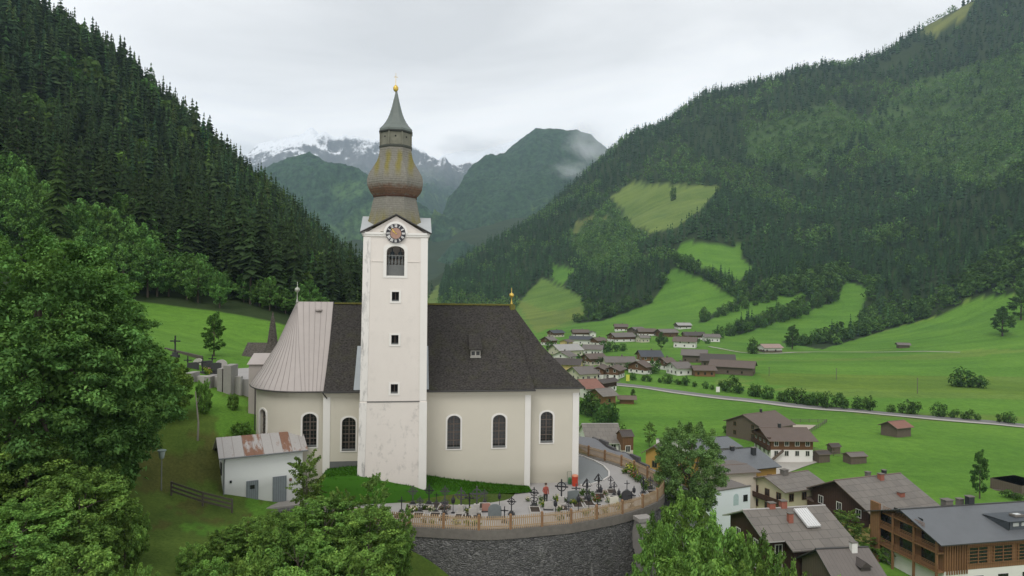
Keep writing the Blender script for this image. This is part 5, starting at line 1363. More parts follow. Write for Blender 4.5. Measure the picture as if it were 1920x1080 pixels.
def grave_obj(key, maker, name, label, cat, pos, rz, sc, group):
    if key not in GRAVE:
        GRAVE[key] = []
        for nm, b, mt in maker():
            o = b.build(nm, mt); GRAVE[key].append((nm, o.data)); bpy.data.objects.remove(o)
    o = thing(name, label, cat, pos, rz, group); o.scale = (sc, sc, sc)
    for nm, d_ in GRAVE[key]:
        c = bpy.data.objects.new(nm, d_); COL.objects.link(c); c.parent = o
    return o
def q2(cx, cy): return (740 + cx / 7.385, 880 + cy / 7.385)
def q1(cx, cy): return (980 + cx / 6.857, 860 + cy / 6.857)
GR1 = 'iron grave crosses in the churchyard'
CR = [(q2(95, 605), 'plain', 0, 1.25, 'low black cross on a wide dark plinth at the tower end of the graves'), (q2(250, 500), 'ring', 1, 1.5, 'grey ringed cross standing against the lawn nearest the tower corner'),
      (q2(350, 600), 'scroll', 1, 1.2, 'small scrolled cross among pale and green grave plants'), (q2(475, 500), 'ring', 0, 1.6, 'black ringed cross with the lawn right behind it, in front of the nave corner'),
      (q2(580, 470), 'plain', 0, .9, 'short thick black cross between two ringed crosses at the lawn edge'), (q2(575, 600), 'plain', 1, 1.0, 'short grey cross behind the second fence post'),
      (q2(695, 500), 'ring', 1, 1.5, 'thin ringed cross at the lawn edge above another ringed cross'), (q2(690, 640), 'scroll', 1, 1.35, 'scrolled cross just above an orange fence post'),
      (q2(918, 620), 'tall', 1, 1.95, 'very tall thin cross with a small ring beside a black lantern'), (q2(1035, 600), 'plain', 0, 1.5, 'heavy black cross rising from green grave plants'),
      (q2(1135, 610), 'tall', 1, 2.0, 'tall ringed cross on a pale stone pedestal'), (q2(1245, 470), 'scroll', 1, 1.1, 'fan shaped iron cross above a reddish stone'),
      (q2(1617, 630), 'ring', 0, 1.35, 'black ringed cross standing alone by the empty paving'), (q2(1520, 740), 'plain', 0, 1.2, 'dark cross seen through the pickets beside the rounded headstone'),
      (q1(145, 620), 'scroll', 0, 1.5, 'black scrolled cross at the end of the empty paving'), (q1(497, 600), 'tall', 0, 2.0, 'tall ringed cross on a high dark plinth in front of the chancel wall'),
      (q1(685, 560), 'plain', 1, 1.5, 'plain grey cross in front of the red bin'), (q1(825, 540), 'roof', 0, 1.7, 'black cross under a little pitched roof nearest the red bin'),
      (q1(975, 450), 'roof', 0, 1.6, 'tall roofed cross inside the curve of the kerb'), (q1(1130, 395), 'roof', 1, 1.1, 'roofed cross right at the kerb of the path'),
      (q1(1175, 480), 'roof', 1, 1.15, 'narrow roofed cross behind the pale square stone'), (q1(1340, 430), 'plain', 1, 1.0, 'thin cross behind the rounded dark headstone'),
      (q1(1550, 460), 'roof', 0, 1.4, 'dark roofed cross among shrubs in the fence corner'), (q1(1640, 410), 'scroll', 1, 1.2, 'scrolled cross closest to the fence corner'),
      (q1(590, 740), 'scroll', 1, 1.0, 'small scrolled cross just behind the pickets under the grey slab'), (q1(960, 730), 'plain', 0, 1.1, 'small black cross against the pickets below the red flowers'),
      (q1(1400, 640), 'plain', 0, 1.35, 'plain black cross against the pickets near the buttress')]
for i, ((px, py), kd, mt, H, lb) in enumerate(CR):
    p = G(px, py, 0.0); grave_obj(('c', kd, mt), lambda kd=kd, mt=mt: make_cross(kd, (M_IRON, M_IRON2)[mt]), 'grave_cross', lb, 'grave cross', p, R(random.uniform(-14, 14)), H * 1.06 / 1.55, GR1)
for (px, py), lb in [(q2(808, 605), 'black grave lantern between scrolled and tall crosses'), (q2(1450, 520), 'black grave lantern above the rounded grey headstone'), (q1(1005, 545), 'black grave lantern below the roofed cross near the kerb'),
                     (q1(1235, 575), 'black grave lantern beside the pale square stone'), (q1(420, 730), 'black grave lantern just behind the pickets under the chancel'), (q1(715, 680), 'small round lantern just above the fence rail'),
                     (q1(850, 670), 'dark double lantern just above the fence rail below the red flowers'), (q1(1430, 540), 'dark grave lantern next to the rounded dark headstone')]:
    p = G(px, py, 0.0); grave_obj(('l',), make_lantern, 'grave_lantern', lb, 'lantern', p, random.random(), random.uniform(.95, 1.15), 'grave lanterns')
for (px, py), kd, mt, sc, lb in [(q2(1385, 690), 'round', M_SLATE, 1.15, 'rounded grey green headstone just behind the pickets'), (q1(650, 565), 'slab', M_SLATE, 1.1, 'upright grey green slab in front of the red bin'),
                                 (q1(1340, 560), 'round', M_GRANITE, 1.0, 'rounded dark headstone near the buttress end of the fence'), (q1(1175, 610), 'slab', m_plain('cream_stone', (0.58, .56, .47), .85), .85, 'pale cream square stone behind the pickets'),
                                 (q2(1265, 590), 'slab', m_plain('reddish_stone', (0.34, .18, .14), .8), .75, 'small reddish slab under a fan shaped cross'), (q1(330, 660), 'slab', M_PALE, .75, 'small pale slab beside a green plant box'), (q2(1080, 650), 'slab', M_PALE, .7, 'low white slab beside the pale pedestal')]:
    p = G(px, py, 0.0); grave_obj(('s', kd, mt.name), lambda kd=kd, mt=mt: make_stone(kd, mt), 'headstone', lb, 'headstone', p, R(random.uniform(-8, 8)), sc, 'headstones')
# grave kerbs with soil and their plants
def flower_mesh(seed, flower, nleaf=90):
    g = np.random.default_rng(seed); c = g.uniform(-.17, .17, (6, 3)); c[:, 2] = g.uniform(.12, .3, 6); r = g.uniform(.12, .22, 6)
    v1, f1, c1 = leaf_cards(g, c, r, nleaf, .13, .9, .5, (0.07, 0.14, 0.03), core=.2)
    v2, f2, c2 = leaf_cards(g, c + np.array([0, 0, .08]), r, nleaf // 2, .09, .9, .9, flower, core=.6, vary=.12)
    o = np_mesh('grave_flowers', np.concatenate([v1, v2]), np.concatenate([f1, f2 + len(v1)]), M_LEAF, colors=np.concatenate([c1, c2])); d_ = o.data; bpy.data.objects.remove(o); return d_
FM = {'yellow green': flower_mesh(1, (.35, .36, .06)), 'white': flower_mesh(2, (.6, .58, .52)), 'red': flower_mesh(3, (.26, .07, .06)), 'pink': flower_mesh(4, (.40, .24, .25)), 'dark green': flower_mesh(5, (.05, .10, .03))}
FL = [(q2(240, 600), 'white', 1.2), (q2(290, 590), 'yellow green', 1.0), (q2(400, 560), 'dark green', 1.0), (q2(500, 590), 'white', 1.2), (q2(640, 560), 'pink', .8), (q2(740, 560), 'pink', .9), (q2(960, 600), 'dark green', 1.0), (q2(1060, 620), 'yellow green', 1.1),
      (q2(400, 740), 'red', .9), (q2(520, 770), 'yellow green', 1.0), (q2(850, 780), 'yellow green', 1.2), (q2(1000, 780), 'yellow green', 1.2), (q2(1120, 775), 'yellow green', 1.1), (q2(1600, 770), 'pink', .9), (q1(60, 550), 'white', 1.0),
      (q1(260, 620), 'yellow green', 1.2), (q1(250, 540), 'dark green', 1.1), (q1(440, 560), 'yellow green', 1.5), (q1(540, 560), 'dark green', 1.0), (q1(650, 590), 'yellow green', 1.1), (q1(780, 480), 'dark green', 1.5), (q1(880, 480), 'dark green', 1.2),
      (q1(920, 560), 'red', 1.2), (q1(980, 560), 'red', 1.1), (q1(1070, 480), 'pink', 1.1), (q1(1110, 560), 'white', 1.2), (q1(480, 680), 'white', 1.2), (q1(760, 570), 'pink', 1.0), (q1(1270, 520), 'dark green', 1.1), (q1(1390, 200), 'yellow green', 2.2), (q1(1430, 150), 'yellow green', 2.0),
      (q1(1320, 190), 'yellow green', 1.4), (q1(1440, 265), 'red', 1.6), (q1(1390, 240), 'pink', 1.4), (q1(1500, 300), 'dark green', 1.6), (q1(1600, 350), 'yellow green', 1.5), (q1(1640, 390), 'white', 1.2), (q1(1560, 400), 'dark green', 1.5), (q1(820, 730), 'yellow green', 1.3), (q1(1060, 710), 'yellow green', 1.3), (q1(1240, 660), 'yellow green', 1.3), (q1(480, 790), 'dark green', 1.1)]
for (px, py), cn, sc in FL:
    p = G(px, py, 0.0); o = bpy.data.objects.new('grave_flowers', FM[cn]); COL.objects.link(o); o.location = p; o.scale = (sc,) * 3; o.rotation_euler = (0, 0, random.random() * 6.28)
    tag(o, 'small clump of %s grave plants between the iron crosses' % cn if cn.endswith('green') else 'small clump of %s grave flowers between the iron crosses' % cn, 'grave plant', 'grave plants and flowers')
kb = MB(); kb.prism([(-.45, -1.55), (.45, -1.55), (.45, -1.47), (-.45, -1.47)], -.02, .13); kb.prism([(-.45, -1.47), (-.37, -1.47), (-.37, .0), (-.45, .0)], -.02, .13); kb.prism([(.37, -1.47), (.45, -1.47), (.45, 0), (.37, 0)], -.02, .13); kb.prism([(-.37, -.08), (.37, -.08), (.37, 0), (-.37, 0)], -.02, .13)
o = kb.build('kerb', M_PALE); kd_ = o.data; bpy.data.objects.remove(o)
sb = MB(); sb.prism([(-.37, -1.47), (.37, -1.47), (.37, -.08), (-.37, -.08)], -.01, .08); o = sb.build('soil', M_SOIL); sd_ = o.data; bpy.data.objects.remove(o)
for i, ((px, py), kd, mt, H, lb) in enumerate(CR):
    if i in (12, 13, 24, 25, 26): continue
    p = G(px, py, 0.0); o = thing('grave_border', 'low pale stone border round a planted grave under an iron cross', 'grave border', (p.x, p.y - .2, 0.004), R(random.uniform(-6, 6)), 'stone grave borders')
    for nm, d_ in (('kerb', kd_), ('soil', sd_)): c = bpy.data.objects.new(nm, d_); COL.objects.link(c); c.parent = o
# red bin and green watering can trolley by the chancel corner
p = G(1078, 911, 0.0); o = thing('litter_bin', 'red upright bin with a pale top against the chancel corner', 'bin', p, AL)
m = MB(); m.lathe([(.25, 0), (.27, .08), (.29, .85), (.30, .88)], 14); m.build('body', m_plain('red_plastic', (0.50, 0.055, 0.025), .5, .15), o, smooth=True)
m = MB(); m.lathe([(.30, .88), (.31, .93), (.24, 1.02), (.05, 1.06)], 14); m.build('lid', m_plain('pale_orange_plastic', (0.55, 0.22, 0.13), .5), o, smooth=True)
p = G(1068, 907, 0.0); o = thing('hand_trolley', 'small green trolley with a hoop handle leaning by the red bin', 'trolley', p, AL)
m = MB()
for s_ in (-.2, .2): m.tube((s_, 0, .05), (s_, .12, 1.1), .022, n=6)
m.tube((-.2, .12, 1.1), (.2, .12, 1.1), .022, n=6); m.build('handle', m_plain('grey_green_tube', (0.16, .2, .15), .5), o)
m = MB(); m.lathe([(.16, .04), (.19, .1), (.18, .55), (.10, .62)], 10, (0, -.12, 0)); m.tube((.1, -.12, .3), (.38, -.14, .62), .03, .02, 6); m.build('watering_can', m_plain('green_plastic', (0.06, .16, .07), .5), o, smooth=True)
# visitor in a red jacket
def person(pos, rz):
    o = thing('person', 'person in a reddish jacket and dark trousers standing among the graves', 'person', pos, rz)
    V = [(0, 0, .92), (0, 0, 1.12), (0, .0, 1.36), (0, -.01, 1.47), (0, -.02, 1.56), (0, -.03, 1.66), (-.095, 0, .88), (-.11, -.02, .48), (-.11, .02, .09), (-.115, -.13, .04), (.095, 0, .88), (.12, .03, .48), (.12, .05, .09), (.13, -.1, .04),
         (-.17, 0, 1.38), (-.25, .02, 1.12), (-.20, -.2, .98), (-.17, -.27, .97), (.17, 0, 1.38), (.25, .03, 1.11), (.25, -.06, .87), (.25, -.08, .78)]
    E = [(0, 1), (1, 2), (2, 3), (3, 4), (4, 5), (0, 6), (6, 7), (7, 8), (8, 9), (0, 10), (10, 11), (11, 12), (12, 13), (2, 14), (14, 15), (15, 16), (16, 17), (2, 18), (18, 19), (19, 20), (20, 21)]
    rad = [.145, .135, .15, .065, .062, .095, .10, .07, .048, .035, .10, .07, .048, .035, .07, .052, .040, .034, .07, .052, .040, .034]
    me = bpy.data.meshes.new('body'); me.from_pydata(V, E, []); ob = bpy.data.objects.new('body', me); COL.objects.link(ob)
    md = ob.modifiers.new('s', 'SKIN'); sv_ = me.skin_vertices[0].data
    for i, r_ in enumerate(rad): sv_[i].radius = (r_ * (1.12 if i < 3 else 1), r_ * (.8 if i < 3 else 1))
    sv_[0].use_root = True
    ob.modifiers.new('u', 'SUBSURF').levels = 2; ob.modifiers['u'].render_levels = 2
    bpy.context.view_layer.update(); nm = bpy.data.meshes.new_from_object(ob.evaluated_get(bpy.context.evaluated_depsgraph_get())); bpy.data.objects.remove(ob)
    skin, red, dark, hair = m_plain('skin', (.42, .25, .18), .6), m_plain('reddish_jacket_cloth', (.30, .075, .055), .9, .3, 8), m_plain('dark_trouser_cloth', (.03, .033, .03), .9), m_plain('brown_hair', (.06, .04, .03), .8)
    nm.materials.clear()
    for x in (skin, red, dark): nm.materials.append(x)
    for pl in nm.polygons:
        c = pl.center; pl.use_smooth = True
        hand = (c.x < -.1 and c.y < -.235 and c.z > .9) or (c.x > .2 and c.z < .82)
        pl.material_index = 0 if c.z > 1.47 or (hand and c.z > .7) else (1 if c.z > .86 else 2)
    ob = bpy.data.objects.new('body', nm); COL.objects.link(ob); ob.parent = o
    m = MB(); m.lathe([(.105, -.02), (.112, .05), (.09, .11), (.03, .135)], 10, (0, -.015, 1.66)); m.build('hair', hair, o, smooth='all')
    m = MB(); m.box((0, -.135, 1.645), (.022, .035, .04)); m.build('nose', skin, o)
    return o
person(G(1023, 945, 0.0), R(20))

# ------------------------------------------------------------------ shed, lamp, timber fence
sh = thing('shed', 'white rendered shed with a rust stained sheet metal roof and grey doors', 'shed', (-23.35, 55.7, 0), R(29))
LW, DW, HE, HR = 6.3, 3.6, 4.25, 5.25
b = MB(); b.prism([(0, 0), (LW, 0), (LW, DW), (0, DW)], -1.2, HE)
b.add([(x, y, z) for x in (0, LW) for y, z in ((0, HE - .002), (DW, HE - .002), (DW / 2, HR - .05))], [(0, 2, 1), (3, 4, 5), (0, 3, 5, 2), (1, 2, 5, 4), (0, 1, 4, 3)])
M_SHEDW = m_plaster('shed_whitewash', (0.80, 0.81, 0.80), .14, low_z=1.3)
wl_ = b.build('wall', M_SHEDW, sh)
m = MB(); ov = .42
def rp(y): return HR + .06 - abs(y - DW / 2) / (DW / 2) * (HR - HE)
for y0, y1 in ((DW / 2, -.45), (DW / 2, DW + .9)):
    m.add([(-ov, y0, rp(y0)), (LW + .35, y0, rp(y0)), (LW + .35, y1, rp(y1)), (-ov, y1, rp(y1)), (-ov, y0, rp(y0) - .07), (LW + .35, y0, rp(y0) - .07), (LW + .35, y1, rp(y1) - .07), (-ov, y1, rp(y1) - .07)], [(0, 3, 2, 1) if y1 < y0 else (0, 1, 2, 3), (4, 5, 6, 7) if y1 < y0 else (7, 6, 5, 4), (0, 4, 7, 3), (1, 2, 6, 5), (3, 7, 6, 2)])
t = NT('rusty_sheet_metal'); v = t.coord(); tc_ = t.n('ShaderNodeTexCoord'); sp = t.n('ShaderNodeSeparateXYZ'); t.l(tc_.outputs['Object'], sp.inputs[0])
fx = t.math('FLOOR', t.math('MULTIPLY', sp.outputs['X'], 1.30)); wn_ = t.n('ShaderNodeTexWhiteNoise', noise_dimensions='1D'); t.l(fx, wn_.inputs['W'])
f = t.noise(9, v, 5, .7); n1 = t.noise(.9, t.coord('Object', (2.2, .5, 1)), 7, .7)
rm = t.ramp(t.math('ADD', t.math('MULTIPLY', wn_.outputs['Value'], .42), t.math('MULTIPLY', n1, .78)), [(.68, (0, 0, 0)), (.76, (1, 1, 1))])
c = t.mix(f, (0.30, .285, .27, 1), (.44, .42, .40, 1)); c = t.mix(t.math('MULTIPLY', rm, .9), c, t.mix(f, (0.12, .045, .022, 1), (.27, .13, .07, 1)))
gw = t.math('FRACT', t.math('MULTIPLY', sp.outputs['X'], 1.30)); ln_ = t.ramp(gw, [(0, (1, 1, 1)), (.05, (0, 0, 0)), (.95, (0, 0, 0)), (1, (1, 1, 1))]); c = t.mix(t.math('MULTIPLY', ln_, .5), c, (.12, .08, .06, 1))
m.build('roof', t.pbr(c, .75, 0, t.bump(ln_, .5, .03), .25), sh)
M_DOOR = m_plain('grey_blue_door_paint', (0.20, .225, .24), .7, .15, 3)
for x0, w_, h_, z0, win_ in ((1.75, .95, 2.0, -.15, True), (3.85, 1.12, 2.15, -.2, False)):
    m = MB(); m.box((x0 + w_ / 2, -.03, z0 + h_ / 2), (w_, .08, h_)); d_ = m.build('door', M_DOOR, sh)
    m = MB()
    for k in range(6): m.box((x0 + w_ * (k + .5) / 6, -.075, z0 + h_ / 2), (.02, .012, h_ * .97))
    m.build('board_joint', m_plain('door_joint', (.1, .115, .125), .8), d_)
    if win_: m = MB(); m.box((x0 + w_ / 2, -.08, z0 + h_ * .74), (.36, .03, .32)); m.build('pane', M_GLASS, d_)
m = MB(); m.box((-.02, 1.5, 2.75), (.08, .75, 1.0)); wn2 = m.build('window', m_plain('dark_shutter', (.03, .028, .025), .8), sh)
m = MB(); m.box((.55, -.03, 1.95), (.16, .08, .2)); m.build('vent', M_DARK, sh); m = MB(); m.box((5.3, -.03, 1.55), (.2, .1, .22)); m.build('meter_box', m_plain('brown_box', (.16, .09, .06), .8), sh)
m = MB(); m.tube((-.42, -.5, HE - .25), (LW + .35, -.5, HE - .25), .06, n=6); m.tube((.02, -.48, HE - .28), (.02, -.1, HE - .75), .05, n=6); m.tube((.02, -.1, HE - .75), (.02, -.1, -.1), .05, n=6); m.build('gutter', m_plain('grey_zinc', (.16, .17, .175), .5), sh)
M_LEAN = m_plain('dark_old_timber', (.045, .034, .026), .95)
for x in (-.2, 2, 4): m = MB(); m.box((x, DW + .7, 2.2), (.14, .14, 3.4)); m.build('lean_to_post', M_LEAN, sh)
m = MB(); m.box((-.2, DW + .35, 2.6), (.1, .7, .12)); m.build('lean_to_rail', m_plain('dark_old_timber', (.045, .034, .026), .95), sh)
b = MB(); b.prism([(1.2, -1.3), (6.6, -1.5), (6.6, 0.2), (1.2, 0.2)], -1.0, -.22); tag(b.build('yard_slab', M_CONC), 'concrete strip in front of the shed', None, None, 'structure').matrix_world = Matrix.Translation((-23.35, 55.7, 0)) @ Matrix.Rotation(R(29), 4, 'Z')
b = MB(); b.prism([(2.6, -2.2), (7.2, -2.4), (7.2, -1.55), (2.6, -1.35)], -1.6, -.35); o = b.build('garden_wall', M_MASON); o.matrix_world = Matrix.Translation((-23.35, 55.7, 0)) @ Matrix.Rotation(R(29), 4, 'Z'); tag(o, 'low dark stone wall below the shed doors', 'wall')
p = spot(307, 54); tp_ = P(306, 842, 54)
lp = thing('street_lamp', 'grey street lamp with a cone shaped shade on the dark grass', 'street lamp', p); hz_ = tp_.z - p.z
m = MB(); m.tube((0, 0, -.3), (0, 0, hz_ - .7), .055, .04, 8); m.build('pole', m_plain('galvanised_pole', (.27, .28, .275), .5, metal=.3), lp)
m = MB(); m.lathe([(.10, hz_ - .78), (.17, hz_ - .72), (.26, hz_ - .2), (.25, hz_ - .17)], 12); m.build('shade', m_plain('milky_lamp_shade', (.36, .42, .40), .35), lp, smooth=True)
m = MB(); m.lathe([(.27, hz_ - .19), (.34, hz_ - .14), (.33, hz_ - .08), (.05, hz_)], 12); m.build('cap', m_plain('green_grey_lamp_cap', (.22, .28, .26), .5), lp, smooth=True)
M_OLDWOOD = m_plain('weathered_grey_timber', (0.13, .115, .095), .95, .35, 3, bump=.4)
tf_ = thing('timber_fence', 'weathered three board timber fence running to the shed corner', 'fence', (0, 0, 0))
ends = [spot(326, 53.6), spot(385, 53.2), spot(440, 53.4)]
for p in ends: m = MB(); m.box((p.x, p.y, p.z + .45), (.12, .12, 1.3)); m.build('post', M_OLDWOOD, tf_)
for p, q in zip(ends, ends[1:]):
    m = MB(); d = q - p
    for z in (.3, .62, .95): m.add([(a_.x, a_.y + yy, a_.z + z + zz_) for a_ in (p, q) for yy, zz_ in ((-.09, 0), (-.06, 0), (-.06, .17), (-.09, .17))], [(0, 1, 2, 3), (7, 6, 5, 4), (0, 4, 5, 1), (3, 2, 6, 7), (0, 3, 7, 4), (1, 5, 6, 2)])
    m.build('board', M_OLDWOOD, tf_)
# bare pole and post on the bank
p = spot(374, 60); o = thing('bare_trunk', 'crooked bare pale trunk standing on the grassy bank', 'tree', p); m = MB(); L = [Vector((0, 0, -.3)), Vector((.05, 0, 1.6)), Vector((-.12, 0, 3.1)), Vector((-.25, 0, 4.3))]
for a_, c_ in zip(L, L[1:]): m.tube(a_, c_, .09 - .02 * L.index(a_), .08 - .02 * L.index(a_), 6)
m.build('trunk', M_PALEBARK, o); m = MB(); m.tube(L[2], (.2, 0, 4.0), .03, .015, 5); m.build('branch', M_PALEBARK, o)
# ------------------------------------------------------------------ upper cemetery with its chapel
cw_ = thing('cemetery_wall', 'pale concrete cemetery wall with square buttress pillars above the bank', 'wall', (0, 0, 0))
for px, pt, pb, w_ in ((360, 698, 748, .75), (395, 705, 742, .6), (432, 684, 742, .8), (418, 690, 735, .5)):
    tpv = P(px, pt, 71); g_ = gz(tpv.x, 71); m = MB(); m.prism([(tpv.x - w_ / 2, 70.2), (tpv.x + w_ / 2, 70.2), (tpv.x + w_ / 2, 72), (tpv.x - w_ / 2, 72)], g_ - 2.2, tpv.z); m.build('pillar', M_CONC, cw_)
wz = P(390, 706, 71).z; x0, x1 = P(340, 700, 71).x, P(450, 700, 71).x
m = MB(); m.prism([(x0, 71.2), (x1, 71.2), (x1, 71.8), (x0, 71.8)], 3, wz); m.build('parapet', M_PALE, cw_)
b = MB(); b.prism([(x0 - 3, 71.8), (x1 + 2.2, 71.8), (x1 + 4, 84), (x0 - 4, 84)], 5, wz - .35); tag(b.build('paving', M_PAVE), 'paved terrace of the upper cemetery', None, None, 'structure')
zt = wz - .35
for px, dd, kd, lb in [(362, 76, 'slab', 'dark family tomb slab in the upper cemetery by the boundary wall'), (372, 79, 'round', 'rounded tomb in the upper cemetery behind the first pillar'), (405, 76, 'slab', 'pale tomb slab in the upper cemetery under the birch'), (415, 78, 'round', 'rounded tomb in the upper cemetery nearest the chapel'), (388, 78, 'slab', 'middle tomb slab in the upper cemetery')]:
    v_ = P(px, 690, dd); grave_obj(('s', kd, 'up'), lambda kd=kd: make_stone(kd, M_GRANITE if kd == 'slab' else M_PALE), 'headstone', lb, 'headstone', (v_.x, dd, zt), R(random.uniform(-15, 15)), 1.35, 'headstones')
for px, dd, lb in [(352, 77, 'black cross at the far wall of the upper cemetery'), (380, 75, 'black cross among upper cemetery tombs'), (398, 79, 'black cross under the birch in the upper cemetery'), (328, 80, 'slender black cross outlined on the hillside meadow')]:
    v_ = P(px, 690, dd); grave_obj(('c', 'plain', 0), lambda: make_cross('plain', M_IRON), 'grave_cross', lb, 'grave cross', (v_.x, dd, zt if px != 328 else gz(v_.x, dd)), 0, 1.2 if px != 328 else 1.6, GR1)
for px, dd, cn in ((390, 75, 'yellow green'), (396, 76, 'pink'), (383, 77, 'yellow green')):
    v_ = P(px, 690, dd); o = bpy.data.objects.new('grave_flowers', FM[cn]); COL.objects.link(o); o.location = (v_.x, dd, zt); o.scale = (1.5,) * 3; tag(o, 'clump of %s plants on the upper cemetery terrace' % cn, 'grave plant', 'grave plants and flowers')
a_, c_ = P(308, 652, 84), P(378, 668, 82); m = MB(); m.add([(q.x, q.y + yy, z) for q in (a_, c_) for yy in (0, .4) for z in (gz(q.x, q.y) - 1, q.z)], [(0, 1, 5, 4), (2, 6, 7, 3), (1, 3, 7, 5), (0, 2, 3, 1), (4, 5, 7, 6)])
tag(m.build('boundary_wall', m_plain('dark_mossy_wall', (.09, .08, .065), .95, .3, 3)), 'long dark boundary wall at the top of the upper cemetery', 'wall')
ch = thing('chapel', 'small mortuary chapel with dark shingles and a needle spire behind the church', 'chapel', (0, 0, 0))
sv_ = P(511, 640, 88); g_ = gz(sv_.x, 88); tz = P(511, 584, 88).z; ez = P(511, 668, 88).z
m = MB(); m.prism([(sv_.x - 1.1, 86.9), (sv_.x + 1.1, 86.9), (sv_.x + 1.1, 89.1), (sv_.x - 1.1, 89.1)], g_ - 1, ez); m.build('turret', M_PALE, ch)
m = MB(); m.lathe([(1.75, ez - .3), (1.35, ez + .3), (.95, ez + .9), (.68, ez + 1.8), (.36, tz - 1.6), (.03, tz)], 8, (sv_.x, 88, 0)); M_CHAPR = m_shingle('grey_brown_chapel_shingle', (.085, .075, .065)); m.build('spire', M_CHAPR, ch)
l_, r_ = P(459, 640, 90), P(515, 640, 90); ev_, rv_ = P(459, 676, 90).z, P(459, 643, 90).z
m = MB(); m.prism([(l_.x + .3, 88.5), (r_.x, 88.5), (r_.x, 93.5), (l_.x + .3, 93.5)], g_ - 1, ev_); m.build('wall', M_PALE, ch)
m = MB(); m.add([(l_.x, 88, ev_), (r_.x, 88, ev_), (r_.x, 91, rv_), (l_.x, 91, rv_), (l_.x, 94, ev_), (r_.x, 94, ev_)], [(0, 1, 2, 3), (3, 2, 5, 4), (0, 3, 4), (1, 5, 2)]); m.build('roof', M_CHAPR, ch)
# ------------------------------------------------------------------ village
random.seed(33)
def m_roof(name, base, seam=0.0, panel=False, rough=.7):
    t = NT(name); v = t.coord(); f = t.noise(6, v, 4, .65); n1 = t.noise(.5, v, 5, .65)
    c = t.mix(n1, tuple(x * .78 for x in base) + (1,), tuple(x * 1.2 for x in base) + (1,)); c = t.mix(t.math('MULTIPLY', f, .4), c, tuple(x * .6 for x in base) + (1,))
    nrm = None
    if seam:
        w1 = t.n('ShaderNodeTexWave', wave_type='BANDS', bands_direction='X', wave_profile='SAW'); w1.inputs['Scale'].default_value = seam; t.l(v, w1.inputs['Vector'])
        l_ = t.ramp(w1.outputs['Fac'], [(0, (0, 0, 0)), (.86, (0, 0, 0)), (.93, (1, 1, 1)), (1, (0, 0, 0))])
        c = t.mix(t.math('MULTIPLY', l_, .45), c, tuple(x * .45 for x in base) + (1,)); nrm = t.bump(l_, .6, .05)
    if panel:
        br = t.n('ShaderNodeTexBrick'); br.inputs['Scale'].default_value = 1.0; br.inputs['Brick Width'].default_value = 1.5; br.inputs['Row Height'].default_value = 1.45; br.inputs['Mortar Size'].default_value = .045
        br.inputs['Color1'].default_value = (.90, .90, .90, 1); br.inputs['Color2'].default_value = (1.08, 1.07, 1.06, 1); br.inputs['Mortar'].default_value = (.62, .62, .62, 1)
        t.l(v, br.inputs['Vector']); c = t.mix(1.0, c, br.outputs['Color'], 'MULTIPLY')
    return t.pbr(c, rough, 0, nrm or t.bump(f, .3, .03), .3)
RF = {'brown': m_roof('brown_tile_roof', (.130, .098, .080), .7), 'greybrown': m_roof('grey_brown_shingle_roof', (.175, .158, .138), 0, True), 'grey': m_roof('grey_sheet_roof', (.155, .136, .122), .6), 'slate': m_roof('blue_black_slate_roof', (.062, .066, .075), .8),
      'bluemetal': m_roof('blue_grey_seamed_metal_roof', (.13, .138, .145), .85, rough=.45), 'light': m_roof('light_grey_flat_roof', (.34, .33, .31)), 'rust': m_roof('rust_red_sheet_roof', (.24, .115, .085), .6), 'pink': m_roof('pinkish_sheet_roof', (.34, .24, .205), .6), 'dark': m_roof('dark_brown_board_roof', (.075, .062, .055), .5)}
def m_boards(name, base, horiz=False):
    t = NT(name); v = t.coord('Object', (1, 1, 1)); 
    w1 = t.n('ShaderNodeTexWave', wave_type='BANDS', bands_direction='Z' if horiz else 'DIAGONAL', wave_profile='SAW'); w1.inputs['Scale'].default_value = 1.6; t.l(t.coord('Object', (1, 1, 1 if horiz else 0)), w1.inputs['Vector'])
    f = t.noise(3, t.coord('Object', (4, 4, .6) if not horiz else (.6, .6, 4)), 5, .7)
    c = t.mix(f, tuple(x * .6 for x in base) + (1,), tuple(x * 1.4 for x in base) + (1,))
    c = t.mix(t.ramp(w1.outputs['Fac'], [(0, (0, 0, 0)), (.85, (0, 0, 0)), (.97, (1, 1, 1))]), c, tuple(x * .3 for x in base) + (1,))
    return t.pbr(c, .85, 0, t.bump(f, .3, .03), .2)
WD = {'timber': m_boards('brown_board_cladding', (.15, .078, .04)), 'darktimber': m_boards('dark_stained_timber', (.065, .036, .026)), 'larch': m_boards('orange_larch_boards', (.225, .118, .056)), 'oldtimber': m_boards('grey_weathered_boards', (.135, .105, .08)),
      'white': m_plaster('white_house_render', (.74, .72, .68), .12), 'cream': m_plaster('cream_house_render', (.64, .59, .47), .12), 'yellow': m_plaster('yellow_house_render', (.66, .50, .22), .12), 'pale': m_plaster('pale_yellow_render', (.58, .52, .36), .14), 'ochre': m_plaster('ochre_orange_render', (.44, .26, .075), .1), 'pinkish': m_plaster('pinkish_beige_render', (.58, .50, .43), .12)}
M_WFRAME = m_plain('white_window_frame', (.62, .60, .56), .6); M_BFRAME = m_plain('brown_window_frame', (.14, .08, .045), .7); M_BRICK = m_plain('red_brick_chimney', (.30, .11, .075), .9, .3, 6)
M_BLACK = m_plain('black_sheet_chimney', (.03, .032, .035), .6); M_EDGE = m_plain('roof_edge_board', (.17, .13, .105), .85); M_PALEEDGE = m_plain('pale_verge_sheet', (.42, .40, .38), .6)
CHM = {'brick': M_BRICK, 'black': M_BLACK, 'white': WD['white'], 'grey': M_COPE}
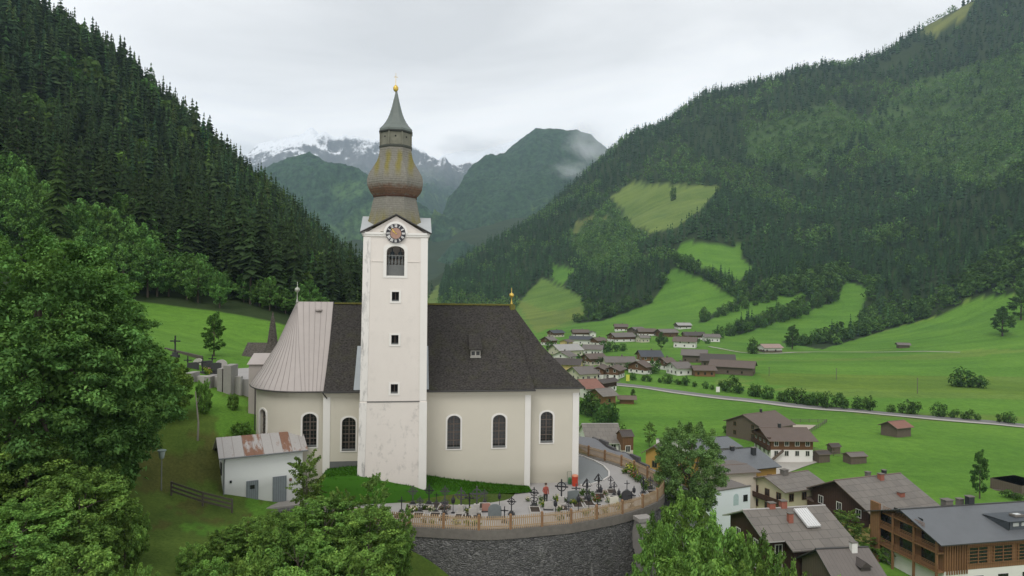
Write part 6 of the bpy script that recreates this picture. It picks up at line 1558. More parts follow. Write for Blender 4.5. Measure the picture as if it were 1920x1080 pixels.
def house(name, label, ctr, yaw, L, W, zg, ze, zr, roof, low, up=None, split=None, ov=(.8, .8), fr='white', chim=(), win=True, balc=(), cat='house', edge=None, group=None, hip=0.0, wsp=2.5, near=True):
    """L, W = roof size; ctr = (x, y) of the ridge middle; z's are absolute"""
    o = thing(name, label, cat, (ctr[0], ctr[1], zg), yaw, group)
    l, w = L / 2 - ov[0], W / 2 - ov[1]; he, hr = ze - zg, zr - zg; slope = (hr - he) / (W / 2)
    hw = he + slope * ov[1] - .16            # wall top under the overhanging roof
    sp = hw * .5 if split is None else split
    lowm, upm = WD[low], WD[up or low]
    ca, sa = math.cos(yaw), math.sin(yaw)
    def vis(nx, ny, px_, py_):
        gx, gy = ca * nx - sa * ny, sa * nx + ca * ny; X, Y = ctr[0] + ca * px_ - sa * py_, ctr[1] + sa * px_ + ca * py_
        return gx * X + gy * Y < 0
    b = MB(); b.prism([(-l, -w), (l, -w), (l, w), (-l, w)], -1.5, sp if up else hw, 0)
    b.build('wall', lowm, o)
    u = MB(); q = .05 if up else 0; z0 = sp if up else hw
    if up: u.prism([(-l - q, -w - q), (l + q, -w - q), (l + q, w + q), (-l - q, w + q)], sp, hw)
    gh = hw + slope * w - .05 if hip == 0 else hw + slope * w * .55
    u.add([(x, y, z) for x in (-l - q, l + q) for y, z in ((-w - q, hw - .002), (w + q, hw - .002), (0, gh))], [(0, 2, 1), (3, 4, 5), (0, 3, 5, 2), (1, 2, 5, 4), (0, 1, 4, 3)])
    u.build('gable_wall', upm, o)
    r = MB(); th = .17; a_, b_ = L / 2, W / 2
    for s_ in (-1, 1):
        top = [(-a_, 0, hr), (a_, 0, hr), (a_, s_ * b_, he), (-a_, s_ * b_, he)]; bot = [(x, y, z - th) for x, y, z in top]
        f_ = [(0, 3, 2, 1), (4, 5, 6, 7), (3, 7, 6, 2), (0, 4, 7, 3), (1, 2, 6, 5)]
        if s_ > 0: f_ = [tuple(reversed(x)) for x in f_]
        o_ = len(r.v); r.v += top + bot
        for k, x in enumerate(f_): r.f.append(tuple(i + o_ for i in x)); r.m.append(0 if k == 0 else 1)
    r.box((0, 0, hr + .01), (L, .3, .1), 1)
    rf = r.build('roof', [RF[roof], edge or M_EDGE], o)
    for fx, fy, s_, h_, mt in chim:
        y = fy * W / 2; zb = hr - slope * abs(y); m = MB(); x = fx * L / 2
        m.box((x, y, zb + h_ / 2 - .3), (s_, s_ * .8, h_ + .6), 0); m.box((x, y, zb + h_ + .05), (s_ * 1.2, s_, .1), 1); m.build('chimney', [CHM[mt], M_COPE], rf)
    # windows on the faces that can be seen
    wm = M_WFRAME if fr == 'white' else M_BFRAME
    def put(F, z, ww=.95, wh=1.25):
        m = MB(); G_ = F @ Matrix.Translation((0, 0, z)); ring(m, [(-ww / 2, 0), (ww / 2, 0), (ww / 2, wh), (-ww / 2, wh)], [(-ww / 2 - .12, -.12), (ww / 2 + .12, -.12), (ww / 2 + .12, wh + .12), (-ww / 2 - .12, wh + .12)], -.02, .07, G_, 0)
        if near:
            m.box((0, 0, 0), (.06, .04, wh), 0, 0, G_ @ Matrix.Translation((0, .045, wh / 2)))
            k = m.build('window', wm, o); m = MB(); extr(m, [(-ww / 2, 0), (ww / 2, 0), (ww / 2, wh), (-ww / 2, wh)], -.02, .025, G_); m.build('pane', M_GLASS, k)
        else:
            extr(m, [(-ww / 2, 0), (ww / 2, 0), (ww / 2, wh), (-ww / 2, wh)], -.02, .025, G_, 1); m.build('window', [wm, M_GLASS], o)
    if win:
        for nx, ny, half, run in ((0, -1, w, l), (0, 1, w, l), (-1, 0, l, w), (1, 0, l, w)):
            if not vis(nx, ny, nx * half, ny * half): continue
            n_ = max(1, int((2 * run - .8) / wsp)); st = max(1, int((hw + .3) / 2.6)); d_ = half + (q if up else 0) + .005
            for lev in range(st + (1 if nx else 0)):
                z = .95 + lev * 2.6
                if z + 1.3 > (hw - .1 if not nx else hw + slope * w - 1.3): continue
                for i in range(n_):
                    t_ = (i + .5) / n_ * 2 * run - run
                    if nx and z + 1.4 > hw + slope * (w - abs(t_)) - .3: continue
                    if near is False and n_ > 3 and (i + lev) % 2: continue
                    F = frame_at((t_, -d_, 0) if ny < 0 else (t_, d_, 0), (1, 0) if ny < 0 else (-1, 0), (0, ny)) if ny else frame_at((nx * d_, t_, 0), (0, nx) if nx > 0 else (0, -1), (nx, 0))
                    put(F, z)
    for side, z, dep in balc:
        m = MB()
        if side == 'g-': m.box((-l - dep / 2, 0, z), (dep, 2 * w, .15)); m.box((-l - dep, 0, z + .55), (.08, 2 * w, .85)); [m.box((-l - dep / 2, s_ * w, z + .55), (dep, .08, .85)) for s_ in (-1, 1)]
        if side == 'g+': m.box((l + dep / 2, 0, z), (dep, 2 * w, .15)); m.box((l + dep, 0, z + .55), (.08, 2 * w, .85)); [m.box((l + dep / 2, s_ * w, z + .55), (dep, .08, .85)) for s_ in (-1, 1)]
        if side == 'e': m.box((0, -w - dep / 2, z), (2 * l, dep, .15)); m.box((0, -w - dep, z + .55), (2 * l, .08, .85)); [m.box((s_ * l, -w - dep / 2, z + .55), (.08, dep, .85)) for s_ in (-1, 1)]
        m.build('balcony', WD['darktimber'], o)
    o['_d'] = 0; del o['_d']
    return o
def roof_px(l_, r_, ap, en, ze):
    """left and right eave corners and apex of the near gable, far ridge end -> ridge middle, yaw, L, W, zr"""
    l3, r3 = G(*l_, ze), G(*r_, ze); mid = (l3 + r3) / 2; d = r3 - l3; yaw = math.atan2(d.y, d.x) + R(90)
    zr = P(*ap, mid.y).z; e3 = G(*en, zr); W = d.length
    dr = Vector((math.cos(yaw), math.sin(yaw), 0)); L = max(4, (e3 - mid).dot(dr)); c = mid + dr * L / 2
    return (c.x, c.y), yaw, L, W, zr
# --- the near houses below the church
c, y, L, W, zr = roof_px((1505, 916), (1638, 965), (1571, 900), (1699, 891), -18.8)
o = house('chalet', 'large chalet with grey brown shingles, dark timber gable and yellow side wall', c, y, L + 1, W, -24, -18.8, zr, 'greybrown', 'yellow', 'darktimber', 3.0, (1.3, 1.6), chim=((.25, -.12, .9, 1.0, 'brick'), (.28, -.62, 1.0, .6, 'brick'), (.1, .1, .8, .9, 'grey'), (.55, .06, .7, .9, 'black')), balc=(('g-', 2.6, 1.2),), wsp=3.2)
c, y, L, W, zr = roof_px((1395, 897), (1472, 924), (1426, 893), (1523, 884), -18.4)
house('house', 'pale yellow house with a grey brown roof, dark balcony and one big chimney', c, y, L, W, -24, -18.4, zr, 'greybrown', 'pale', None, None, (.9, .9), 'brown', chim=((-.15, -.05, 1.2, .9, 'grey'),), balc=(('g-', 2.9, 1.0),))
c2 = G(1517, 938, -20.5); house('annex_house', 'small lean annex with a brown roof beside the pale yellow house', (c2.x + 1, c2.y + 3), R(24), 4.2, 5.5, -24, -20.6, -19.5, 'brown', 'pale', None, None, (.4, .5), 'brown', wsp=1.8)
# big timber chalet with metal roof
r3 = G(1765, 1023, -17.0); yw = R(12); dr = Vector((math.cos(yw), math.sin(yw), 0)); nr_ = Vector((-dr.y, dr.x, 0)); W1, L1 = 15.4, 26
mid = r3 + nr_ * W1 / 2; c = mid + dr * (L1 / 2)
zr1 = P(1690, 955, mid.y).z
H1 = house('timber_chalet', 'big larch clad chalet with blue grey metal roof, balconies and white base', (c.x, c.y), yw, L1, W1, -24.6, -17.0, zr1, 'bluemetal', 'white', 'larch', 3.4, (1.6, 1.1), 'brown', chim=((.0, .05, 1.0, 1.3, 'black'), (-.28, .12, 1.3, 1.0, 'grey'), (-.02, .25, .9, 1.0, 'grey')), win=False, edge=M_GUTTER)
l, w = L1 / 2 - 1.6, W1 / 2 - 1.1; hE, hR_ = 7.6, zr1 + 24.6
m = MB()
for k in range(4):                                        # slatted gable screen: posts, rails, dark loggias
    y_ = -w + .4 + k * (2 * w - .8) / 3; m.box((-l - .9, y_, 3.6 + (1 - abs(y_) / (w + 1)) * 1.2), (.28, .28, 7.2 + (1 - abs(y_) / (w + 1)) * 2.4))
for z in (3.3, 6.0, 8.4):
    wz_ = w if z < 7 else w * .62
    m.box((-l - .5, 0, z), (1.1, 2 * wz_, .22))
    for q in range(5): m.box((-l - .98, 0, z + .25 + q * .2), (.05, 2 * wz_, .07))
m.box((-l - .95, w - .9, 5), (.35, 1.9, 9.2)); m.build('balcony_frame', WD['larch'], H1)
m = MB()
for z in (3.6, 6.3): 
    for k in range(3): m.box((-l - .08, -w + .4 + (k + .5) * (2 * w - .8) / 3, z + .95), (.1, 3.0, 1.9))
for k in range(2): m.box((-l - .08, (k - .5) * 3.2, 9.0), (.1, 2.4, 1.2))
m.build('loggia_glass', M_GLASS, H1)
m = MB()
for k in range(9): m.box((-l + .35 + k * .42, -w - .16, 5.0), (.17, .12, 4.2))
m.build('vertical_slats', WD['larch'], H1)
for k in range(4):
    x = -l + 5.6 + k * 4.3; m = MB(); m.box((x, -w - .08, 5.4), (3.2, .1, 2.2)); wn3 = m.build('window', M_GLASS, H1)
    m = MB()
    for z in range(6): m.box((x, -w - .22, 4.2 + z * .48), (4.1, .05, .09))
    for s_ in (-1.6, 0, 1.6): m.box((x + s_, -w - .16, 5.4), (.14, .12, 2.4))
    m.build('sun_screen', WD['larch'], wn3)
    m = MB(); m.box((x + .2, -w - .03, 1.75), (1.7, .12, 1.25)); m.build('window', M_GLASS, H1)
m = MB(); x0, x1 = -.5, 8.5; slope = (hR_ - hE) / (W1 / 2)
def zr_at(y): return hR_ - slope * abs(y)
m.add([(x0, -2.2, zr_at(-2.2) + .1), (x1, -2.2, zr_at(-2.2) + .1), (x1 + .6, -6.2, zr_at(-6.2) + 1.5), (x0 - .6 + 1.2, -6.2, zr_at(-6.2) + 1.5)], [(0, 3, 2, 1)])
m.add([(x0, -2.2, zr_at(-2.2) - .05), (x0 + .6, -6.2, zr_at(-6.2) + 1.45), (x0 + .9, -5.9, zr_at(-5.9)), (x0 + .6, -6.2, zr_at(-6.2) - .1)], [(0, 2, 1)])
m.prism([(x0 + 1.2, -5.8), (x1 + .3, -5.8), (x1 + .3, -3.2), (x0 + 1.2, -3.2)], zr_at(-5.8) - .2, zr_at(-5.8) + 1.25)
dm_ = m.build('dormer', m_roof('dark_blue_dormer_sheet', (.075, .085, .095), .8, rough=.5), H1)
for k in range(4): m = MB(); m.box((x0 + 2.2 + k * 1.5, -5.83, zr_at(-5.8) + .78), (1.0, .08, .5)); m.build('dormer_window', m_plain('glass_painted_pale_reflection', (.42, .43, .42), .15), dm_)  # pale pane colour paints in the reflected sky
m = MB(); m.box((x0 + 4.2, -4.2, zr_at(-4.2) + 1.0), (1.7, 1.1, .3), 0, 0, Matrix.Identity(3)); m.box((x0 + 4.2, -4.2, zr_at(-4.2) + 1.16), (.9, .6, .06), 1); m.build('skylight', [M_COPE, m_plain('bright_skylight_glass', (.72, .74, .74), .1)], dm_)
# panelled roof house
e0, e1_ = G(1392, 956, -13.2), G(1547, 947, -13.2); d = e1_ - e0; yw = math.atan2(d.y, d.x); c = (e0 + e1_) / 2
H3 = house('dark_house', 'dark timber house with a panelled grey brown roof and a white ribbed solar box', (c.x, c.y), yw, d.length, 11.4, -21.5, -15.75, -13.2, 'greybrown', 'darktimber', None, None, (.8, 1.0), chim=((-.3, .02, .9, .8, 'brick'), (-.02, .02, .9, 1.0, 'brick'), (-.12, -.46, .7, 1.2, 'brick')), edge=M_PALEEDGE, wsp=3.6)
m = MB(); L3 = d.length; sl = 2.55 / 5.7
m.add([(-L3 * .27, -5.65, 5.78), (L3 / 2, -5.65, 5.78), (L3 / 2, -7.5, 5.78 - 1.85 * sl), (-L3 * .27, -7.5, 5.78 - 1.85 * sl), (-L3 * .27, -5.65, 5.62), (L3 / 2, -5.65, 5.62), (L3 / 2, -7.5, 5.62 - 1.85 * sl), (-L3 * .27, -7.5, 5.62 - 1.85 * sl)], [(0, 3, 2, 1), (4, 5, 6, 7), (3, 7, 6, 2), (0, 4, 7, 3), (1, 2, 6, 5)]); m.build('roof_extension', RF['greybrown'], H3)
m = MB(); m.prism([(-L3 * .22, -6.7), (L3 / 2 - .7, -6.7), (L3 / 2 - .7, -4.7), (-L3 * .22, -4.7)], -1.5, 5.2); m.build('side_wall', WD['darktimber'], H3)
m = MB(); m.box((-L3 * .02, -6.74, 3.2), (.9, .1, 1.1)); m.build('window', M_WFRAME, H3)
m = MB(); F_ = Matrix.Translation((1.9, -2.6, 8.3 - 2.6 * sl + .42)) @ Matrix.Rotation(math.atan(sl), 4, 'X')
m.box((0, 0, 0), (2.1, 3.6, .25), 0, 0, F_)
for k in range(6): m.box((0, 0, 0), (.12, 3.6, .1), 0, 0, F_ @ Matrix.Translation((-.95 + k * .38, 0, .16)))
m.build('solar_box', m_plain('white_ribbed_panel', (.60, .60, .59), .5), H3)
# small seamed roof at the bottom
e0, e1_ = G(1529, 1029, -14.8), G(1628, 1025, -14.8); d = e1_ - e0; c = (e0 + e1_) / 2
H4 = house('cottage', 'small cottage with a grey seamed metal roof, white capped chimney and tiny dormer', (c.x, c.y), math.atan2(d.y, d.x), d.length, 9.0, -20, -17.6, -14.8, 'grey', 'oldtimber', None, None, (.5, .6), chim=((.35, -.1, .75, 1.1, 'white'),), win=False, edge=M_GUTTER)
m = MB(); m.prism([(.6, -3.0), (1.9, -3.0), (1.9, -1.2), (.6, -1.2)], 3.0, 3.9); m.add([(.4, -3.2, 3.85), (2.1, -3.2, 3.85), (1.25, -3.2, 4.5), (.4, -1, 3.85), (2.1, -1, 3.85), (1.25, -1, 4.5)], [(0, 1, 2), (0, 2, 5, 3), (1, 4, 5, 2), (3, 5, 4)]); m.build('dormer', RF['dark'], H4)
# white house with painted arch and the beige one behind
a_ = P(1350, 918, 117); b_ = P(1407, 912, 120); yw = math.atan2(b_.y - a_.y, b_.x - a_.x); Lb = (b_ - a_).length + 1.5
o = thing('white_house', 'white flat topped house with a pale blue painted arch beside its square window', 'house', (b_.x, b_.y, -23), yw)
m = MB(); hT = b_.z + 23; m.prism([(-Lb, 0), (0, 0), (0, 6), (-Lb, 6)], -1.5, hT); m.build('wall', m_plaster('blue_white_render', (.70, .735, .76), .08), o)
m = MB(); m.prism([(-Lb - .1, -.1), (.1, -.1), (.1, .25), (-Lb - .1, .25)], hT, hT + .22); m.build('parapet', M_COPE, o)
m = MB(); m.prism([(-Lb + .2, .3), (-.2, .3), (-.2, 5.9), (-Lb + .2, 5.9)], hT + .005, hT + .08); m.build('flat_roof', RF['grey'], o)
m = MB(); m.box((-1.15, -.03, hT - 1.9), (.95, .1, 1.15)); m.build('window', M_GLASS, o); m = MB(); m.box((-1.15, -.03, hT - 4.6), (.95, .1, 1.0)); m.build('window', M_GLASS, o); m = MB(); m.box((-2.9, -.03, hT - 4.7), (.9, .1, 1.0)); m.build('window', M_GLASS, o)
m = MB(); extr(m, arch_pts(1.15, 2.0, 9, 1), -.02, .03, frame_at((-3.3, 0, hT - 2.9), (1, 0), (0, -1))); m.build('painted_arch', m_plain('pale_blue_mural', (.40, .50, .50), .9, .3, 6), o)
c = P(1372, 880, 132); house('house', 'beige house with a low grey roof rising behind the white flat topped house', (c.x, c.y + 3), R(14), 9, 9.5, -24, P(1390, 888, 130).z, P(1390, 872, 135).z, 'grey', 'pinkish', None, None, (.6, .7), wsp=3.4)
# ochre house and its neighbours
e0, e1_ = G(1348, 844, -15.6), G(1418, 838, -15.6); d = e1_ - e0; yw = math.atan2(d.y, d.x); dr = d.normalized(); c = e1_ - dr * 8
H7 = house('ochre_house', 'ochre orange house under a dark blue grey metal roof with two black chimneys', (c.x, c.y), yw, 16, 15.5, -24.5, -18.0, -15.6, 'bluemetal', 'ochre', None, None, (.7, .8), 'brown', chim=((.15, -.06, .8, .8, 'black'), (.62, -.35, .9, 1.5, 'black')), edge=M_GUTTER, wsp=3.4)
c = P(1345, 830, 166); house('house', 'house end with a dark blue grey roof just beyond the fine leaved ash tree', (c.x - 3, c.y), R(20), 13, 12, -24.8, P(1380, 842, 160).z, P(1350, 821, 166).z, 'bluemetal', 'white', None, None, (.6, .6), edge=M_GUTTER)
c, y, L, W, zr = roof_px((1405, 807), (1442, 827), (1420, 801), (1507, 799), -20.0)
H8 = house('farmhouse', 'white and timber farmhouse with a brown tiled roof, long balcony and outdoor stair', c, y, L, W, -25, -20.0, zr, 'brown', 'white', 'timber', 2.5, (1.0, 1.2), chim=((-.15, .0, .7, 1.0, 'black'),), balc=(('g-', 2.4, 1.0), ('g-', 4.7, .8)), wsp=2.3)
m = MB(); m.add([(-2.5, -W / 2 + 1.1, 2.6), (-2.5, -W / 2 + .2, 2.6), (-5.6, -W / 2 + .2, 0), (-5.6, -W / 2 + 1.1, 0), (-2.5, -W / 2 + 1.1, 2.2), (-2.5, -W / 2 + .2, 2.2), (-5.6, -W / 2 + .2, -.4), (-5.6, -W / 2 + 1.1, -.4)], [(0, 3, 2, 1), (1, 2, 6, 5), (4, 5, 6, 7), (0, 1, 5, 4)])
m.build('stair', WD['oldtimber'], H8)
c, y, L, W, zr = roof_px((1388, 793), (1453, 799), (1423, 779), (1468, 774), -20.5)
house('barn', 'weathered board barn with a brown roof behind the white and timber farmhouse', c, R(32), 15, 14.5, -25, -20.6, -17.6, 'brown', 'oldtimber', None, None, (.6, .8), 'brown', chim=((.1, .0, .6, .9, 'black'),), cat='barn', wsp=5)
q = GR(1690, 820); house('field_hut', 'lone grey board hut with a patchy rust roof in the open green field', (q.x, q.y + 3), R(24), 7.6, 6.6, q.z, q.z + 2.9, q.z + 4.5, 'rust', 'oldtimber', None, None, (.7, .6), 'brown', cat='hut', win=False)
c = P(1118, 800, 156); house('house', 'house showing only its grey brown shingled roof behind the church corner bushes', (c.x + .8, c.y), R(4), 8.5, 13.5, -23, -15.2, -12.2, 'greybrown', 'white', None, None, (.5, .6), edge=M_PALEEDGE)
c = P(1172, 825, 150); o = house('turret_house', 'slim brown and white turret with a dark roof beyond the road', (c.x, c.y), R(15), 3.0, 3.4, -23, P(1172, 815, 150).z, P(1172, 806, 150).z, 'dark', 'pinkish', 'timber', 6.5, (.25, .25), cat='tower', wsp=2)
c = P(1234, 838, 150); house('cottage', 'low cottage with a dark roof and ochre wall just beyond the church lane', (c.x, c.y), R(60), 6.2, 5.6, -23.5, P(1235, 847, 150).z, P(1235, 831, 150).z, 'dark', 'ochre', None, None, (.8, .8), 'brown', chim=((.2, .1, .7, 1.0, 'white'),))
c = P(1908, 925, 150); house('cottage', 'small brown roofed cottage at the edge of the open field by the lone narrow tree', (c.x, c.y), R(20), 9, 8, -24.6, P(1908, 922, 150).z, P(1908, 912, 152).z, 'greybrown', 'cream', 'oldtimber', 2.2, (.7, .7))
for px, py, L_, W_, h_, lb in [(1545, 868, 3.8, 3.0, 2.2, 'dark wood store beside the farm drive'), (1608, 870, 5.2, 3.6, 2.0, 'small grey hen house at the end of the farm fence'), (1568, 852, 3.2, 2.6, 2.0, 'little shed at the corner of the farm fence')]:
    q = GR(px, py); house('small_shed', lb, (q.x, q.y + 1.5), R(12), L_, W_, q.z, q.z + h_, q.z + h_ + .7, 'grey' if 'hen' in lb else 'dark', 'oldtimber', None, None, (.3, .3), 'brown', cat='shed', win=False)
# black car on the farm drive
q = GR(1508, 861); o = thing('car', 'black car parked on the farm drive', 'car', q, R(160)); M_CAR = m_plain('black_car_paint', (.015, .015, .018), .25, spec=.6)
m = MB(); pr = [(-2.1, .35), (2.1, .35), (2.15, .7), (1.9, .85), (1.0, .95), (.45, 1.42), (-1.2, 1.45), (-1.9, 1.0), (-2.15, .9)]
m.add([(x, y, z) for y in (-.85, .85) for x, z in pr], [tuple(range(8, -1, -1)), tuple(range(9, 18))] + [(i, (i + 1) % 9, 9 + (i + 1) % 9, 9 + i) for i in range(9)]); m.build('body', M_CAR, o)
m = MB(); m.box((-.4, -.86, 1.15), (1.7, .03, .35)); m.build('side_window', M_GLASS, o)
for x in (-1.3, 1.35):
    for y in (-.8, .8): m = MB(); m.tube((x, y - .1, .33), (x, y + .1, .33), .33, n=14); m.build('wheel', M_DARK, o)
# --- village houses farther up the valley
V = [ # px, base py, width px, wall height m, yaw, W, roof, low, up, label
 (1042, 632, 28, 4.6, 10, 11, 'slate', 'cream', 'timber', 'brown chalet with a dark roof at the upper village end nearest the church'),
 (1088, 631, 34, 4.4, 18, 12, 'brown', 'white', 'timber', 'red brown roofed chalet in the upper village row below the meadow edge'),
 (1089, 646, 40, 4.6, 4, 11, 'slate', 'white', None, 'white house with a long blue black slate roof in the upper village'),
 (1062, 650, 19, 4.0, 60, 9, 'brown', 'yellow', None, 'small yellow house in the upper village'),
 (1029, 648, 26, 4.6, 25, 12, 'greybrown', 'white', 'timber', 'white house with a grey brown roof touching the church roof edge'),
 (1122, 647, 26, 4.0, 12, 10, 'brown', 'white', 'timber', 'low red brown chalet beside the garden bushes'),
 (1111, 632, 14, 4.6, 70, 8, 'dark', 'white', None, 'tiny white gabled house behind the slate roofed one'),
 (1164, 621, 27, 5.0, 14, 12, 'brown', 'white', 'timber', 'topmost pinkish white chalet of the upper village'),
 (1165, 641, 46, 5.0, 6, 14, 'grey', 'white', 'timber', 'long white house with a wide grey roof in the middle of the upper village'),
 (1194, 628, 32, 4.6, 20, 14, 'grey', 'oldtimber', None, 'grey roofed barn just behind the long white house'),
 (1212, 630, 34, 4.6, 5, 12, 'brown', 'white', 'timber', 'brown chalet with a pale base beside the grey roofed barn'),
 (1205, 642, 22, 4.4, 10, 9, 'greybrown', 'cream', None, 'small pale house left of the dark round lone tree'),
 (1250, 632, 38, 4.8, 12, 13, 'greybrown', 'timber', None, 'dark brown barn behind the dark round lone tree'),
 (1280, 617, 28, 4.2, 8, 11, 'light', 'white', 'oldtimber', 'light roofed house set highest above the white farmhouse'),
 (1300, 637, 40, 4.4, 10, 12, 'dark', 'white', 'timber', 'dark roofed chalet behind the big white farmhouse'),
 (1285, 652, 44, 5.4, 10, 14, 'brown', 'white', None, 'big white farmhouse with a brown roof at the field path'),
 (1333, 641, 30, 4.6, 6, 11, 'grey', 'white', None, 'white house with a grey roof at the meadow end of the village'),
 (1060, 667, 56, 4.2, 12, 16, 'light', 'cream', None, 'wide light grey flat roofed hall in the middle village'),
 (1112, 665, 40, 4.2, -14, 12, 'grey', 'white', None, 'grey roofed house with white walls beside the light flat roofed hall'),
 (1058, 681, 42, 4.6, 35, 12, 'grey', 'white', None, 'grey roofed house with white gable below the light hall'),
 (1113, 685, 42, 4.6, 14, 11, 'brown', 'pinkish', 'timber', 'dark brown roofed chalet below the grey roofed houses'),
 (1066, 698, 50, 4.8, 4, 12, 'dark', 'yellow', None, 'dark roofed house with a yellow end wall beside the church roof'),
 (1092, 714, 44, 4.0, 6, 13, 'grey', 'cream', None, 'long flat grey roofed workshop above the rust red roof'),
 (1126, 711, 25, 5.6, 62, 11, 'brown', 'white', 'timber', 'white chalet with a brown timber gable at the road'),
 (1152, 711, 32, 5.0, 66, 10, 'brown', 'white', 'timber', 'chalet with a pair of small brown gables at the road'),
 (1160, 692, 56, 4.4, 4, 12, 'grey', 'cream', None, 'very long grey roofed house behind the road chalets'),
 (1200, 702, 36, 4.6, 28, 12, 'brown', 'white', 'timber', 'brown chalet with a big timber gable beside the round green tree'),
 (1217, 685, 50, 6.0, 24, 14, 'slate', 'white', 'larch', 'tall white chalet with a slate roof and orange timber gable in the middle village'),
 (1249, 694, 24, 5.0, 50, 10, 'brown', 'white', 'timber', 'small white chalet with a brown gable behind the round green tree'),
 (1302, 680, 50, 5.2, 14, 14, 'grey', 'oldtimber', None, 'tall barn with a pale grey sheet roof at the timber yard'),
 (1273, 704, 44, 4.4, 24, 12, 'grey', 'white', None, 'grey roofed house with a white gable at the timber yard'),
 (1318, 706, 42, 3.8, 8, 9, 'brown', 'larch', None, 'low orange board shed joining the timber yard barns'),
 (1345, 688, 64, 4.0, 10, 15, 'dark', 'oldtimber', None, 'dark brown roofed barn in the middle of the timber yard'),
 (1374, 703, 80, 4.8, 8, 13, 'brown', 'oldtimber', None, 'very long weathered board barn reaching into the green field'),
 (1100, 748, 50, 5.0, 22, 13, 'rust', 'white', None, 'white house with a rust red roof nearest behind the church'),
 (1136, 737, 24, 5.0, 70, 9, 'dark', 'white', 'darktimber', 'small house with a dark timber gable beside the rust red roof'),
 (1130, 759, 46, 4.0, 28, 10, 'greybrown', 'larch', None, 'brown wooden cabin with a garden at the edge of the field'),
 (1175, 758, 24, 2.2, 12, 5, 'oldroof', 'larch', None, 'low board shed beside the brown wooden cabin'),
 (1443, 661, 38, 4.0, 6, 11, 'pink', 'oldtimber', 'white', 'barn with a pinkish roof on the field path between two trees'),
 (1693, 653, 22, 2.8, 10, 7, 'grey', 'oldtimber', None, 'tiny grey hay hut at the foot of the slope meadow')]
RF['oldroof'] = m_roof('old_board_roof', (.15, .11, .085), .8)
for px, py, wp, hw_, yw, W_, rf_, lo, up, lb in V:
    q = GR(px, py); k = FPX / q.y; yr = R(yw) - math.atan2(q.x, q.y)
    ay = abs(math.sin(R(yw))); L_ = max(6, (wp / k - W_ * ay * .8) / max(.45, math.cos(R(yw)))) if ay < .8 else W_ * 1.2
    if ay >= .8: W_ = wp / k
    L_ = min(L_, 34)
    nm = 'barn' if 'barn' in lb else ('hut' if 'hut' in lb else ('shed' if 'shed' in lb else ('chalet' if 'chalet' in lb else ('cabin' if 'cabin' in lb else 'house'))))
    off = (W_ / 2 * abs(math.cos(R(yw))) + L_ / 2 * ay) * .8
    W_ *= 1.12; hw_ *= .86; yr += R(random.choice((-16, -8, 8, 18, 26)))
    house(nm, lb, (q.x + q.x / q.y * off, q.y + off), yr + 0, L_ * 1.06 + 1.2, W_, gz(q.x, q.y) - .1, q.z + hw_, q.z + hw_ + W_ / 2 * .42, rf_, lo, up, hw_ * .5, (1.1, 1.2), 'brown' if lo in ('oldtimber', 'timber', 'larch') else 'white',
          chim=(((.2, .05, .8, 1.0, 'grey'),) if nm in ('house', 'chalet') and wp > 20 else ()), near=False, cat=nm if nm in ('barn', 'hut', 'shed', 'cabin') else 'house', wsp=3.0, win=nm not in ('hut', 'shed'))
# ------------------------------------------------------------------ roads, paths, fences in the valley
def strip_on_ground(name, label, pts, widths, mat, lift=.12):
    pts = [GR(px, py) if not isinstance(px, Vector) else px for px, py in pts] if not isinstance(pts[0], Vector) else pts
    line = smooth_line([(p.x, p.y) for p in pts], 2); line = resample(line, 5.0); m = MB(); n_ = len(line)
    if not hasattr(widths, '__len__'): widths = (widths, widths)
    a1 = [offset_line(line, widths[0] * q / 8 - widths[1] * (8 - q) / 8 * 1.0 + (widths[1] - widths[0]) * 0 if False else (widths[0] + widths[1]) / 2 * (q - 4) / 8) for q in range(8, -1, -1)]
    vs = []
    for row in a1: vs += [(x, y, gz(x, y) + lift) for x, y in row]
    fs = [(r * n_ + i, r * n_ + i + 1, (r + 1) * n_ + i + 1, (r + 1) * n_ + i) for r in range(8) for i in range(n_ - 1)]
    m.add(vs, fs); return tag(m.build(name, mat, smooth=True), label, None, None, 'structure')
M_ROAD = m_plain('grey_road_asphalt', (.165, .16, .155), .9, .15, .5); M_TRACK = m_plain('pale_gravel', (.36, .34, .30), .95, .15, .6)
RP = [(1115, 716), (1150, 719), (1250, 731), (1350, 745), (1460, 757), (1600, 770), (1760, 784), (1960, 803)]
strip_on_ground('road', 'straight grey country road crossing the valley', RP, 5.6, M_ROAD, .22)
strip_on_ground('cycle_path', 'pale path running along the near side of the country road', [(x, y + 3.4) for x, y in RP], 3.0, M_TRACK, .25)
strip_on_ground('field_path', 'thin pale path along the far edge of the fields', [(1330, 650), (1380, 661), (1440, 664), (1520, 659), (1700, 659), (1800, 661)], 3.2, m_plain('pale_field_track', (.30, .31, .23), .95), .25)
strip_on_ground('drive', 'pale gravel farm drive', [(1528, 850), (1512, 862), (1490, 868), (1462, 878), (1420, 892)], (7, 7), M_TRACK, .14)
a_ = [GR(*p) for p in ((1486, 797), (1530, 798), (1516, 808), (1488, 812))]; m = MB(); m.face([(p.x, p.y, gz(p.x, p.y) + .2) for p in a_][::-1]); tag(m.build('paddock', m_plain('tan_sand', (.36, .31, .25), .95)), 'pale sand riding paddock beside the barn', None, None, 'structure')
def rail_fence(name, label, pts, h=1.2, mat=M_OLDWOOD, step=3.0):
    line = resample([(p.x, p.y) for p in pts], step); o = thing(name, label, 'fence', (0, 0, 0)); 
    for a_, b_ in zip(line, line[1:]):
        m = MB(); za, zb = gz(*a_), gz(*b_)
        for z in (.45, .85, 1.15): m.tube((*a_, za + z), (*b_, zb + z), .06, n=4)
        m.build('rails', mat, o)
    for a_ in line: m = MB(); m.tube((*a_, gz(*a_) - .3), (*a_, gz(*a_) + h + .1), .09, n=5); m.build('post', mat, o)
